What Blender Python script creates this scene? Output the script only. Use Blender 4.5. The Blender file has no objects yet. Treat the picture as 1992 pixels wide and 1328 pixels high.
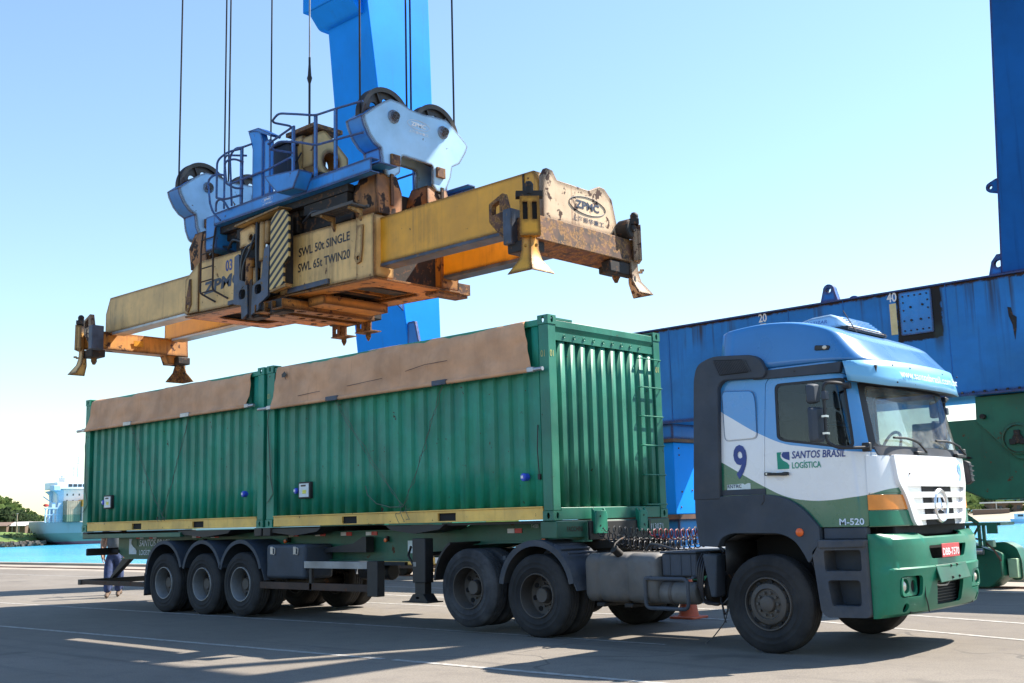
import bpy, bmesh, math, random
from mathutils import Vector, Matrix, noise
from mathutils.geometry import tessellate_polygon
rnd = random.Random(7)
R = math.radians
SC = bpy.context.scene
COL = SC.collection

# ---------------------------------------------------------------- camera
cam_d = bpy.data.cameras.new('camera'); cam = bpy.data.objects.new('camera', cam_d); COL.objects.link(cam)
cam_d.sensor_width = 36.0; cam_d.lens = 39.409; cam_d.clip_start = 0.1; cam_d.clip_end = 20000
def cam_axes(yaw, pitch, roll):
    f = Vector((math.cos(yaw)*math.cos(pitch), math.sin(yaw)*math.cos(pitch), math.sin(pitch)))
    r = Vector((math.sin(yaw), -math.cos(yaw), 0)); u = r.cross(f)
    r2 = math.cos(roll)*r + math.sin(roll)*u; u2 = -math.sin(roll)*r + math.cos(roll)*u
    return r2, u2, f
CAM = Vector((9.12247, -10.62293, 1.44371))
cr, cu, cf = cam_axes(2.31307907, 0.15750950, -0.02621659)
cam.matrix_world = Matrix(((cr.x, cu.x, -cf.x, CAM.x), (cr.y, cu.y, -cf.y, CAM.y), (cr.z, cu.z, -cf.z, CAM.z), (0, 0, 0, 1)))
SC.camera = cam

# ---------------------------------------------------------------- sky, sun, exposure
SUNV = Vector((0.357, 0.79, 1.0)).normalized()
elev = math.asin(SUNV.z); azim = math.atan2(SUNV.x, SUNV.y)
W = bpy.data.worlds.new('World'); SC.world = W; W.use_nodes = True
wn = W.node_tree; wn.nodes.clear()
wo = wn.nodes.new('ShaderNodeOutputWorld'); bg = wn.nodes.new('ShaderNodeBackground'); sky = wn.nodes.new('ShaderNodeTexSky')
sky.sky_type = 'NISHITA'; sky.sun_disc = False; sky.sun_elevation = elev; sky.sun_rotation = azim
sky.air_density = 1.35; sky.dust_density = 0.25; sky.ozone_density = 4.0; sky.altitude = 0
bg.inputs['Strength'].default_value = 0.095
wn.links.new(sky.outputs[0], bg.inputs[0]); wn.links.new(bg.outputs[0], wo.inputs[0])
sl = bpy.data.lights.new('sun', 'SUN'); sl.energy = 5.0; sl.angle = R(0.53); sl.color = (1.0, 0.92, 0.81)
so = bpy.data.objects.new('sun', sl); COL.objects.link(so); so.location = (30, 60, 80)
so.rotation_euler = SUNV.to_track_quat('Z', 'Y').to_euler()
SC.view_settings.view_transform = 'Standard'; SC.view_settings.look = 'None'
SC.view_settings.gamma = 1.0; SC.view_settings.use_curve_mapping = False
SC.view_settings.exposure = 1.32
try:
    SC.cycles.max_bounces = 8; SC.cycles.transparent_max_bounces = 12; SC.cycles.caustics_reflective = False; SC.cycles.caustics_refractive = False
except Exception: pass

# ---------------------------------------------------------------- materials
MATS = {}
def nn(nt, t, **kw):
    n = nt.nodes.new(t)
    for k, v in kw.items(): setattr(n, k, v)
    return n
def mixc(nt, fac, a, b, mode='MIX'):
    m = nt.nodes.new('ShaderNodeMix'); m.data_type = 'RGBA'; m.blend_type = mode
    for i, v in ((0, fac), (6, a), (7, b)):
        if isinstance(v, (int, float)): m.inputs[i].default_value = v
        elif isinstance(v, tuple): m.inputs[i].default_value = (*v, 1) if len(v) == 3 else v
        else: nt.links.new(v, m.inputs[i])
    return m.outputs[2]
def mth(nt, op, a, b=None, c=None, clamp=False):
    m = nt.nodes.new('ShaderNodeMath'); m.operation = op; m.use_clamp = clamp
    for i, v in enumerate((a, b, c)):
        if v is None: continue
        if isinstance(v, (int, float)): m.inputs[i].default_value = v
        else: nt.links.new(v, m.inputs[i])
    return m.outputs[0]
def ramp(nt, v, lo, hi):
    m = nt.nodes.new('ShaderNodeMapRange'); m.clamp = True; m.interpolation_type = 'SMOOTHSTEP'
    nt.links.new(v, m.inputs[0]); m.inputs[1].default_value = lo; m.inputs[2].default_value = hi
    return m.outputs[0]
def noi(nt, co, scale, detail=4, rough=.55, sx=1, sy=1, sz=1, dist=0):
    if (sx, sy, sz) != (1, 1, 1):
        mp = nt.nodes.new('ShaderNodeMapping'); mp.inputs['Scale'].default_value = (sx, sy, sz)
        nt.links.new(co, mp.inputs[0]); co = mp.outputs[0]
    n = nt.nodes.new('ShaderNodeTexNoise'); n.inputs['Scale'].default_value = scale
    n.inputs['Detail'].default_value = detail; n.inputs['Roughness'].default_value = rough; n.inputs['Distortion'].default_value = dist
    nt.links.new(co, n.inputs['Vector']); return n.outputs[0]
def base(name):
    m = bpy.data.materials.new(name); m.use_nodes = True; nt = m.node_tree
    b = nt.nodes['Principled BSDF']; tc = nt.nodes.new('ShaderNodeTexCoord')
    MATS[name] = m
    return m, nt, b, tc.outputs['Object']
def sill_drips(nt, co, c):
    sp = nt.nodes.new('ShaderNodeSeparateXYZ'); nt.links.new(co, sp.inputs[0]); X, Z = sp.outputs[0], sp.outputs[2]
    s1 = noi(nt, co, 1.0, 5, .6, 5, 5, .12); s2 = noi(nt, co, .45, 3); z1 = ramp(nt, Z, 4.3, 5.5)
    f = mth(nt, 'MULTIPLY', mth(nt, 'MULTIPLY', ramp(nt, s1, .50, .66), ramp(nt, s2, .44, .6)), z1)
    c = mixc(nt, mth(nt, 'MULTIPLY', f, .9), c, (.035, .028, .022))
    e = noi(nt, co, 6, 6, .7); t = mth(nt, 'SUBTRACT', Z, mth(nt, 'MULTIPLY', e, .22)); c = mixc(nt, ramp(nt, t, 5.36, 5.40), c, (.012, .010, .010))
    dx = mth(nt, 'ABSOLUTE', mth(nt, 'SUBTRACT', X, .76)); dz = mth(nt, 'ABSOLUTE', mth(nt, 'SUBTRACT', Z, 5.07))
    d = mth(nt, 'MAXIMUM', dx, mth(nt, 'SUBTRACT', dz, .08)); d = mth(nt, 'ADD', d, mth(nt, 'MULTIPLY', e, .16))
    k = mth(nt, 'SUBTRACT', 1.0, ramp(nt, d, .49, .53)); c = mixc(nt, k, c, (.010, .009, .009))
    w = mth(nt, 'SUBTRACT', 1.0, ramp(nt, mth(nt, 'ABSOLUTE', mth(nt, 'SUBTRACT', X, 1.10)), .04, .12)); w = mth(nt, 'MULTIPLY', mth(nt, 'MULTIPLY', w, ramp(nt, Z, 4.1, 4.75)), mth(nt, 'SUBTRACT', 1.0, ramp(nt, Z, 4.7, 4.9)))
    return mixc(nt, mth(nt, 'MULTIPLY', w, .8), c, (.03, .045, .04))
def paint(name, col, rough=.42, metal=0.0, var=.14, vscale=1.6, streak=0.0, scol=(.05, .03, .02), rust=0.0, rcol=(.10, .035, .012),
          rscale=5.0, edge=0.0, edge_r=.03, dust=0.0, dcol=(.30, .26, .21), bump=.06, bscale=60, spec=.5, colfn=None, coat=0, grime_glare=0.0, gcol=(.022, .015, .011), extra=None):
    m, nt, b, co = base(name)
    n1 = noi(nt, co, vscale, 5); n2 = noi(nt, co, vscale*9, 3)
    lo = tuple(c*(1-var*1.6) for c in col); hi = tuple(min(1, c*(1+var)) for c in col)
    c = colfn(nt, co) if colfn else None
    if c is None: c = mixc(nt, ramp(nt, n1, .3, .7), lo, hi)
    else: c = mixc(nt, 1.0, c, mixc(nt, ramp(nt, n1, .3, .7), (1-var,)*3, (1, 1, 1)), 'MULTIPLY')
    c = mixc(nt, mth(nt, 'MULTIPLY', ramp(nt, n2, .45, .8), .35*var*3), c, tuple(x*.55 for x in col) if not colfn else (.2, .2, .2))
    rg = None
    if dust:
        d = mth(nt, 'MULTIPLY', ramp(nt, noi(nt, co, 2.3, 6, .65), .38, .72), dust)
        c = mixc(nt, d, c, dcol); rg = d
    if streak:
        s = noi(nt, co, 1.0, 5, .6, 7, 7, .35)
        f = mth(nt, 'MULTIPLY', ramp(nt, s, .56, .74), streak)
        c = mixc(nt, f, c, scol)
    if grime_glare:
        g1 = noi(nt, co, .8, 7, .68, 1, 1, .8); g2 = noi(nt, co, 1.0, 6, .65, 9, 9, .45)
        f = mth(nt, 'MULTIPLY', mth(nt, 'MULTIPLY', ramp(nt, g1, .47, .68), ramp(nt, g2, .35, .65)), grime_glare)
        c = mixc(nt, f, c, gcol)
    if extra: c = extra(nt, co, c)
    mask = None
    if rust:
        r1 = noi(nt, co, rscale, 8, .68); 
        mask = ramp(nt, r1, .66-rust*.26, .69-rust*.26)
    if edge:
        bv = nt.nodes.new('ShaderNodeBevel'); bv.samples = 4; bv.inputs['Radius'].default_value = edge_r
        ge = nt.nodes.new('ShaderNodeNewGeometry')
        dp = nt.nodes.new('ShaderNodeVectorMath'); dp.operation = 'DOT_PRODUCT'
        nt.links.new(bv.outputs[0], dp.inputs[0]); nt.links.new(ge.outputs['Normal'], dp.inputs[1])
        e = mth(nt, 'SUBTRACT', 1.0, dp.outputs['Value'])
        e = mth(nt, 'MULTIPLY', ramp(nt, e, .002, .055), ramp(nt, noi(nt, co, rscale*.9, 6, .7), .62-edge*.35, .72-edge*.3))
        mask = e if mask is None else mth(nt, 'MAXIMUM', mask, e)
    if mask is not None:
        rc = mixc(nt, ramp(nt, noi(nt, co, rscale*4, 4), .35, .65), tuple(x*.35 for x in rcol), rcol)
        c = mixc(nt, mask, c, rc)
    nt.links.new(c, b.inputs['Base Color'])
    b.inputs['Metallic'].default_value = metal; b.inputs['Specular IOR Level'].default_value = spec
    ro = mth(nt, 'ADD', rough-.08, mth(nt, 'MULTIPLY', n1, .16))
    if rg is not None: ro = mth(nt, 'ADD', ro, mth(nt, 'MULTIPLY', rg, .35), clamp=True)
    if mask is not None: ro = mth(nt, 'MAXIMUM', ro, mth(nt, 'MULTIPLY', mask, .85))
    nt.links.new(ro, b.inputs['Roughness'])
    if coat: b.inputs['Coat Weight'].default_value = coat; b.inputs['Coat Roughness'].default_value = .08
    if bump:
        bp = nt.nodes.new('ShaderNodeBump'); bp.inputs['Strength'].default_value = bump*3; bp.inputs['Distance'].default_value = .01
        h = noi(nt, co, bscale, 3)
        if mask is not None: h = mth(nt, 'SUBTRACT', h, mth(nt, 'MULTIPLY', mask, .6))
        h2 = mth(nt, 'ADD', mth(nt, 'MULTIPLY', h, .25), mth(nt, 'MULTIPLY', noi(nt, co, 2.2, 2), .6))
        nt.links.new(h2, bp.inputs['Height']); nt.links.new(bp.outputs[0], b.inputs['Normal'])
    return m
def simple(name, col, rough=.5, metal=0, var=.1, scale=8, emit=None, spec=.5):
    m, nt, b, co = base(name)
    n = noi(nt, co, scale, 4)
    nt.links.new(mixc(nt, ramp(nt, n, .3, .7), tuple(c*(1-var) for c in col), tuple(min(1, c*(1+var)) for c in col)), b.inputs['Base Color'])
    b.inputs['Roughness'].default_value = rough; b.inputs['Metallic'].default_value = metal; b.inputs['Specular IOR Level'].default_value = spec
    return m
def glassmat(name, tint, rough=.02, refl=1.0, grime_glare=.0):
    m = bpy.data.materials.new(name); m.use_nodes = True; nt = m.node_tree; nt.nodes.clear(); MATS[name] = m
    o = nn(nt, 'ShaderNodeOutputMaterial'); tr = nn(nt, 'ShaderNodeBsdfTransparent'); gl = nn(nt, 'ShaderNodeBsdfGlossy'); fr = nn(nt, 'ShaderNodeLayerWeight'); mx = nn(nt, 'ShaderNodeMixShader')
    tr.inputs[0].default_value = (*tint, 1); gl.inputs['Roughness'].default_value = rough; fr.inputs['Blend'].default_value = .5
    gl.inputs[0].default_value = (refl, refl, refl, 1)
    tc = nn(nt, 'ShaderNodeTexCoord')
    nt.links.new(mth(nt, 'ADD', .035, mth(nt, 'MULTIPLY', mth(nt, 'POWER', fr.outputs['Facing'], 5.0), .9)), mx.inputs[0]); nt.links.new(tr.outputs[0], mx.inputs[1]); nt.links.new(gl.outputs[0], mx.inputs[2])
    out = mx.outputs[0]
    if grime_glare:  # pale diffuse layer imitates veiling glare and reflection on the glass
        df = nn(nt, 'ShaderNodeBsdfDiffuse'); df.inputs[0].default_value = (.55, .55, .52, 1); m2 = nn(nt, 'ShaderNodeMixShader')
        f = mth(nt, 'MULTIPLY', ramp(nt, noi(nt, tc.outputs['Object'], 3, 6, .7), .3, .8), grime_glare)
        nt.links.new(f, m2.inputs[0]); nt.links.new(out, m2.inputs[1]); nt.links.new(df.outputs[0], m2.inputs[2]); out = m2.outputs[0]
    nt.links.new(out, o.inputs[0]); return m

M = MATS
GREEN = (.009, .25, .16); CGREEN = (.018, .115, .062)
paint('container_green', GREEN, .45, var=.2, vscale=1.1, streak=.5, scol=(.010, .10, .07), rust=.03, rcol=(.05, .03, .015), rscale=7, dust=.35, dcol=(.04, .21, .09), bump=.05)
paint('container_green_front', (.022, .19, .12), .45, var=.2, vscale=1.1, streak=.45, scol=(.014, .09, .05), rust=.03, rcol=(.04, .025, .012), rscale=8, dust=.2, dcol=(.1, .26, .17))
paint('rail_yellow', (.88, .54, .12), .5, var=.14, streak=.3, scol=(.4, .22, .04), rust=.06, rscale=9, dust=.15)
paint('chassis_green', (.018, .12, .072), .45, var=.2, streak=.3, scol=(.01, .04, .025), dust=.25, dcol=(.10, .10, .08), rust=.1)
paint('black_steel', (.018, .018, .02), .55, var=.3, dust=.35, dcol=(.07, .06, .05))
paint('rusty_brown', (.055, .028, .018), .7, var=.35, rust=.3)
paint('tarp_tan', (.66, .36, .20), .75, var=.14, vscale=1.5, streak=.3, scol=(.36, .19, .10), dust=.25, dcol=(.60, .40, .27), bump=.05, bscale=90, spec=.2)
paint('galvanised', (.42, .42, .42), .4, .7, var=.2, dust=.3)
paint('rubber', (.022, .022, .024), .78, var=.3, dust=.5, dcol=(.075, .072, .068), bscale=120, spec=.3)
paint('rubber_dusty', (.035, .036, .04), .82, var=.3, dust=.8, dcol=(.11, .11, .112), bscale=120, spec=.3)
paint('rim_steel', (.085, .075, .068), .55, .3, var=.3, dust=.6, dcol=(.13, .11, .09))
paint('rim_silver', (.30, .31, .32), .45, .35, var=.25, dust=.4, dcol=(.2, .18, .15))
paint('grey_plastic', (.042, .055, .075), .6, var=.16, dust=.3, dcol=(.11, .11, .11), bscale=200, spec=.35)
paint('grey_plastic_dusty', (.055, .066, .085), .7, var=.2, dust=.5, dcol=(.15, .14, .13), bscale=160, spec=.3)
paint('tank_alloy', (.115, .115, .115), .6, .1, var=.3, dust=.8, dcol=(.15, .13, .11))
paint('dark_void', (.006, .006, .007), .8, var=.2, bump=0)
paint('crane_blue', (.012, .18, .55), .5, spec=.3, var=.12, vscale=.5, streak=.55, scol=(.02, .11, .33), rust=.0, rscale=2.2, edge=1.0, edge_r=.12, dust=.10, dcol=(.08, .3, .65), bump=.05)
paint('sill_blue', (.018, .20, .56), .5, spec=.3, var=.16, vscale=.6, streak=.6, scol=(.02, .12, .34), dust=.2, dcol=(.06, .26, .52), edge=.9, edge_r=.10, extra=sill_drips)
paint('crane_blue_shaded', (.005, .10, .34), .55, spec=.15, var=.14, vscale=.6, streak=.5, scol=(.003, .05, .18), edge=.9, edge_r=.06)  # same crane blue, darkened for the shade on the right leg
paint('crane_blue_clean', (.006, .28, .90), .6, spec=.12, var=.10, vscale=.3, streak=.25, scol=(.025, .15, .45), bump=.03)
paint('headblock_blue', (.022, .25, .66), .45, var=.14, vscale=1.2, streak=.5, scol=(.03, .12, .3), rust=.08, rscale=6, edge=1.0, edge_r=.06, dust=.08)
paint('headblock_pale', (.36, .60, .82), .42, var=.12, vscale=1.0, streak=.3, scol=(.34, .55, .75), rust=.05, rscale=5, edge=1.0, edge_r=.07, dust=.1, dcol=(.3, .5, .7))
paint('crane_green', (.006, .135, .078), .45, var=.2, vscale=.9, streak=.4, scol=(.008, .05, .03), rust=.12, edge=.6, edge_r=.03)
paint('pale_green', (.28, .45, .29), .5, var=.2, streak=.3, scol=(.15, .2, .1), rust=.25)
paint('spreader_yellow', (.80, .37, .014), .45, var=.12, vscale=1.2, streak=.6, scol=(.34, .15, .02), rust=.05, rcol=(.09, .03, .01), rscale=5, edge=1.0, edge_r=.09, dust=.05, grime_glare=.35)
paint('spreader_cream', (.72, .44, .15), .5, var=.14, vscale=1.4, streak=.55, scol=(.34, .18, .06), rust=.10, rcol=(.10, .035, .012), rscale=5, edge=1.0, edge_r=.10, dust=.05, dcol=(.6, .46, .28), grime_glare=.5)
paint('spreader_pale', (.72, .52, .33), .55, var=.14, vscale=1.4, streak=.85, scol=(.22, .085, .03), rust=.40, rcol=(.07, .03, .018), rscale=4.5, edge=1.25, edge_r=.16, grime_glare=.6)
paint('spreader_rust', (.11, .05, .028), .75, var=.5, vscale=5, rust=.62, rcol=(.30, .15, .05), rscale=9, streak=.5, scol=(.015, .011, .01), edge=.8)
paint('spreader_orange', (.52, .22, .035), .55, var=.2, vscale=1.5, streak=.75, scol=(.16, .05, .015), rust=.36, rcol=(.07, .025, .01), rscale=4, edge=1.1, edge_r=.10, grime_glare=.6)
paint('leg_rust', (.36, .14, .03), .6, var=.3, vscale=3, streak=.9, scol=(.07, .025, .01), rust=.5, rcol=(.03, .014, .008), rscale=3, edge=1.2, edge_r=.08)
paint('slate_steel', (.055, .075, .115), .55, var=.3, vscale=3, rust=.22, rcol=(.2, .13, .06), rscale=10, edge=.4)
paint('sooty_steel', (.02, .016, .014), .7, var=.4, rust=.35, rcol=(.12, .06, .03), rscale=7)
paint('sheave_steel', (.075, .06, .052), .5, .3, var=.35, rust=.3, rcol=(.12, .06, .035), rscale=8)
paint('bright_steel', (.55, .55, .55), .3, .9, var=.1)
paint('wire_rope_steel', (.02, .02, .022), .6, .3, var=.3, vscale=14)
paint('cab_white', (.80, .81, .83), .3, var=.05, dust=.08, dcol=(.55, .5, .45), coat=.4, bump=.015)
paint('roof_blue', (.035, .19, .46), .28, var=.05, coat=.5, bump=.012)
paint('visor_blue', (.17, .47, .74), .35, var=.05, coat=.3, bump=.01)
paint('bumper_green', (.009, .17, .10), .33, var=.14, vscale=2, streak=.2, scol=(.015, .11, .06), dust=.12, dcol=(.08, .2, .13), spec=.3, coat=.04, bump=.02)
paint('cone_orange', (.62, .09, .025), .6, var=.2, dust=.3)
simple('amber_lens', (.75, .24, .03), .2); simple('orange_lens', (.8, .13, .02), .25); simple('red_tape', (.62, .04, .03), .4); simple('white_tape', (.7, .7, .68), .4)
simple('white_paint', (.8, .8, .8), .5, var=.05); simple('cream_paint', (.70, .58, .30), .5, var=.08); simple('black_paint', (.015, .015, .018), .5)
simple('navy_paint', (.025, .055, .24), .45); simple('logo_green', (.0, .27, .17), .45); simple('sky_paint', (.18, .42, .85), .4); simple('pale_letter', (.62, .74, .86), .5); simple('slate_letter', (.03, .045, .08), .5, var=.3)
simple('stencil_yellow', (.5, .47, .16), .6, var=.2); simple('plate_red', (.55, .045, .05), .4); simple('socket_blue', (.03, .08, .6), .35); simple('meter_white', (.62, .7, .72), .3); simple('sticker_yellow', (.8, .75, .1), .5)
simple('sticker_white', (.62, .72, .72), .45); simple('chrome', (.75, .75, .76), .25, .8, var=.03); simple('lamp_glass', (.65, .6, .5), .12, .2, spec=.8)
simple('rope_fibre', (.10, .13, .10), .8); simple('hose_dark', (.02, .02, .025), .4); simple('hose_red', (.20, .02, .035), .35); simple('seat_cloth', (.02, .022, .025), .8); simple('dash_grey', (.045, .048, .052), .6)
simple('denim', (.03, .05, .13), .85, var=.3, scale=14); simple('shirt_beige', (.42, .38, .24), .85, var=.15); simple('boot_leather', (.11, .07, .045), .7); simple('skin', (.36, .20, .13), .55); simple('hair_dark', (.02, .015, .012), .6); simple('shirt_grey', (.12, .14, .16), .8)
simple('ship_white', (.78, .80, .82), .5, var=.05, scale=.3); simple('ship_pale_blue', (.42, .58, .74), .5); simple('ship_window', (.03, .04, .06), .2)
simple('box_tan', (.36, .29, .20), .6, var=.2, scale=.6); simple('box_grey', (.42, .40, .38), .6, var=.1); simple('box_orange', (.62, .30, .05), .6); simple('box_green', (.14, .2, .13), .6)
simple('bark', (.06, .045, .03), .9); simple('roof_white', (.72, .70, .66), .6); simple('wall_brown', (.16, .11, .08), .8); simple('wall_pale', (.5, .47, .42), .8); simple('sand', (.34, .29, .21), .9, scale=.05); simple('rock', (.11, .095, .08), .9, var=.4, scale=.6); simple('grass', (.10, .16, .03), .9, var=.3, scale=.2)
for k, c in (('leaf_dark', (.07, .10, .05)), ('leaf_mid', (.10, .15, .05)), ('leaf_olive', (.12, .16, .05))): 
    m_ = bpy.data.materials.new(k); m_.use_nodes = True; nt_ = m_.node_tree; nt_.nodes.clear(); MATS[k] = m_
    o_ = nn(nt_, 'ShaderNodeOutputMaterial'); d_ = nn(nt_, 'ShaderNodeBsdfDiffuse'); t_ = nn(nt_, 'ShaderNodeBsdfTranslucent'); x_ = nn(nt_, 'ShaderNodeMixShader'); x_.inputs[0].default_value = .45
    tc_ = nn(nt_, 'ShaderNodeTexCoord'); c_ = mixc(nt_, ramp(nt_, noi(nt_, tc_.outputs['Object'], .16, 4), .3, .7), tuple(v*.6 for v in c), tuple(v*1.35 for v in c))
    nt_.links.new(c_, d_.inputs[0]); nt_.links.new(c_, t_.inputs[0]); nt_.links.new(d_.outputs[0], x_.inputs[1]); nt_.links.new(t_.outputs[0], x_.inputs[2]); nt_.links.new(x_.outputs[0], o_.inputs[0])
glassmat('windscreen_glass', (.90, .96, .95), .015, 1.0, .30); glassmat('side_glass', (.64, .68, .69), .02, .9, .03); glassmat('mirror_glass', (.1, .1, .1))
# ---------------------------------------------------------------- mesh building helpers
ORG = {}
def setp(o, label=None, cat=None, group=None, kind=None):
    if label: o['label'] = label
    if cat: o['category'] = cat
    if group: o['group'] = group
    if kind: o['kind'] = kind
    return o
def thing(name, loc, label, cat, group=None):
    o = bpy.data.objects.new(name, None); COL.objects.link(o); o.location = loc; o.empty_display_size = .3
    ORG[o.name] = Vector(loc); return setp(o, label, cat, group)
def clean(n): return n
class MB:
    def __init__(s): s.v = []; s.f = []
    def add(s, vs, fs):
        b = len(s.v); s.v += [Vector(v) for v in vs]; s.f += [tuple(i+b for i in f) for f in fs]; return s
    def box(s, x0, x1, y0, y1, z0, z1):
        return s.add([(x0,y0,z0),(x1,y0,z0),(x1,y1,z0),(x0,y1,z0),(x0,y0,z1),(x1,y0,z1),(x1,y1,z1),(x0,y1,z1)],
                     [(0,3,2,1),(4,5,6,7),(0,1,5,4),(1,2,6,5),(2,3,7,6),(3,0,4,7)])
    def prism(s, poly, ax, a0, a1, holes=()):
        def P(p, a):
            return (a, p[0], p[1]) if ax == 'x' else (p[0], a, p[1]) if ax == 'y' else (p[0], p[1], a)
        loops = [list(poly)] + [list(h) for h in holes]
        vs = []; fs = []; n = sum(len(l) for l in loops)
        for a in (a0, a1):
            for l in loops: vs += [P(p, a) for p in l]
        if holes:
            tri = tessellate_polygon([[Vector((p[0], p[1], 0)) for p in l] for l in loops])
            for t in tri: fs.append(tuple(t)); fs.append(tuple(i+n for i in reversed(t)))
        else:
            fs.append(tuple(range(n))); fs.append(tuple(i+n for i in reversed(range(n))))
        o = 0
        for l in loops:
            m = len(l)
            for i in range(m):
                j = (i+1) % m; fs.append((o+i, o+i+n, o+j+n, o+j))
            o += m
        return s.add(vs, fs)
    def loft(s, rings, closed=True, cap=True):
        n = len(rings[0]); vs = [p for r in rings for p in r]; fs = []
        for k in range(len(rings)-1):
            for i in range(n if closed else n-1):
                j = (i+1) % n; fs.append((k*n+i, k*n+j, (k+1)*n+j, (k+1)*n+i))
        if cap and closed:
            fs.append(tuple(reversed(range(n)))); fs.append(tuple((len(rings)-1)*n+i for i in range(n)))
        return s.add(vs, fs)
    def tube(s, pts, r, n=8, closed=False):
        pts = [Vector(p) for p in pts]; rings = []; N = len(pts); up = None
        for i, p in enumerate(pts):
            a = pts[(i-1) % N] if (closed or i > 0) else p; b = pts[(i+1) % N] if (closed or i < N-1) else p
            t = (b-a).normalized()
            if up is None:
                up = Vector((0, 0, 1)) if abs(t.z) < .9 else Vector((1, 0, 0))
            x = up - t*up.dot(t)
            if x.length < 1e-4: x = t.orthogonal()
            x.normalize(); up = x; y = t.cross(x)
            rr = r[i] if isinstance(r, (list, tuple)) else r
            rings.append([p + (x*math.cos(2*math.pi*k/n) + y*math.sin(2*math.pi*k/n))*rr for k in range(n)])
        if closed:
            rings.append(rings[0]); return s.loft(rings, True, False)
        return s.loft(rings, True, True)
    def rtube(s, pts, r, rad=.08, n=8, seg=5):
        return s.tube(rounded(pts, rad, seg), r, n)
    def cyl(s, p0, p1, r, n=16, r1=None): return s.tube([p0, p1], [r, r if r1 is None else r1], n)
    def lathe(s, prof, c, ax='y', n=32, closed_prof=False):
        c = Vector(c); rings = []
        for (r, h) in prof:
            ring = []
            for k in range(n):
                a = 2*math.pi*k/n; q, w = r*math.cos(a), r*math.sin(a)
                ring.append(c + (Vector((h, q, w)) if ax == 'x' else Vector((q, h, w)) if ax == 'y' else Vector((q, w, h))))
            rings.append(ring)
        if closed_prof: rings.append(rings[0]); return s.loft(rings, True, False)
        a_, b_ = len(s.f), len(s.f)
        s.loft(rings, True, False); off = len(s.v)-len(rings)*n
        if prof[0][0] < .01: s.f.append(tuple(off+i for i in range(n)))
        if prof[-1][0] < .01: s.f.append(tuple(off+(len(rings)-1)*n+i for i in range(n)))
        return s
    def sphere(s, c, r, n=12, sx=1, sy=1, sz=1):
        c = Vector(c); prof = [(max(1e-4, r*math.sin(math.pi*i/(n//2))), -r*math.cos(math.pi*i/(n//2))) for i in range(n//2+1)]
        rings = [[c+Vector((q*math.cos(2*math.pi*k/n)*sx, q*math.sin(2*math.pi*k/n)*sy, h*sz)) for k in range(n)] for q, h in prof]
        return s.loft(rings)
    def grid(s, fn, nu, nv):
        vs = [fn(i/nu, j/nv) for j in range(nv+1) for i in range(nu+1)]
        fs = [(j*(nu+1)+i, j*(nu+1)+i+1, (j+1)*(nu+1)+i+1, (j+1)*(nu+1)+i) for j in range(nv) for i in range(nu)]
        return s.add(vs, fs)
    def xf(s, m): s.v = [m @ v for v in s.v]; return s
    def mesh(s, name, mat, org, fix=True, sharp=38):
        me = bpy.data.meshes.new(name); me.from_pydata([v-org for v in s.v], [], s.f)
        if fix:
            bm = bmesh.new(); bm.from_mesh(me); bmesh.ops.recalc_face_normals(bm, faces=bm.faces); bm.to_mesh(me); bm.free()
        me.polygons.foreach_set('use_smooth', [True]*len(me.polygons)); me.set_sharp_from_angle(angle=R(sharp))
        me.materials.append(M[mat] if isinstance(mat, str) else mat)
        return me
    def build(s, name, mat, parent=None, org=None, bevel=0, seg=2, fix=True, label=None, solid=0, sub=0, sharp=38, kind=None, cat=None, group=None):
        po = ORG[parent.name] if parent else Vector((0, 0, 0))
        if org is None:
            if parent: org = po
            else:
                c = [v for v in s.v]; org = Vector(((min(v.x for v in c)+max(v.x for v in c))/2, (min(v.y for v in c)+max(v.y for v in c))/2, min(v.z for v in c)))
        org = Vector(org)
        o = bpy.data.objects.new(name, s.mesh(name, mat, org, fix, sharp)); COL.objects.link(o)
        o.location = org-po
        if parent: o.parent = parent
        ORG[o.name] = org
        if solid:
            md = o.modifiers.new('solid', 'SOLIDIFY'); md.thickness = solid; md.offset = -1
        if sub:
            md = o.modifiers.new('sub', 'SUBSURF'); md.levels = sub; md.render_levels = sub
        if bevel:
            md = o.modifiers.new('bevel', 'BEVEL'); md.width = bevel; md.segments = seg; md.limit_method = 'ANGLE'; md.angle_limit = R(40); md.use_clamp_overlap = True
            md.harden_normals = False
        return setp(o, label, cat, group, kind)
def rounded(pts, rad, seg=5):
    pts = [Vector(p) for p in pts]; out = [pts[0]]
    for i in range(1, len(pts)-1):
        p = pts[i]; a = pts[i-1]-p; b = pts[i+1]-p; k = min(rad, a.length*.49, b.length*.49)
        p0 = p+a.normalized()*k; p1 = p+b.normalized()*k
        for t in range(seg+1):
            u = t/seg; out.append(p0*(1-u)**2 + p*2*u*(1-u) + p1*u*u)
    out.append(pts[-1]); return out
def rpoly(poly, rad, seg=4):
    n = len(poly); out = []
    for i in range(n):
        p = Vector((*poly[i], 0)); a = Vector((*poly[i-1], 0))-p; b = Vector((*poly[(i+1) % n], 0))-p
        r = rad[i] if isinstance(rad, (list, tuple)) else rad
        if r <= 0: out.append((p.x, p.y)); continue
        k = min(r, a.length*.48, b.length*.48); p0 = p+a.normalized()*k; p1 = p+b.normalized()*k
        for t in range(seg+1):
            u = t/seg; q = p0*(1-u)**2 + p*2*u*(1-u) + p1*u*u; out.append((q.x, q.y))
    return out
def circ(cx, cy, r, n=16, rx=None): return [(cx+(rx or r)*math.cos(2*math.pi*k/n), cy+r*math.sin(2*math.pi*k/n)) for k in range(n)]
def rect(a0, a1, b0, b1): return [(a0, b0), (a1, b0), (a1, b1), (a0, b1)]
def cpart(o, parent=None):
    c = o.copy(); COL.objects.link(c)
    if parent: c.parent = parent
    return c
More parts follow.
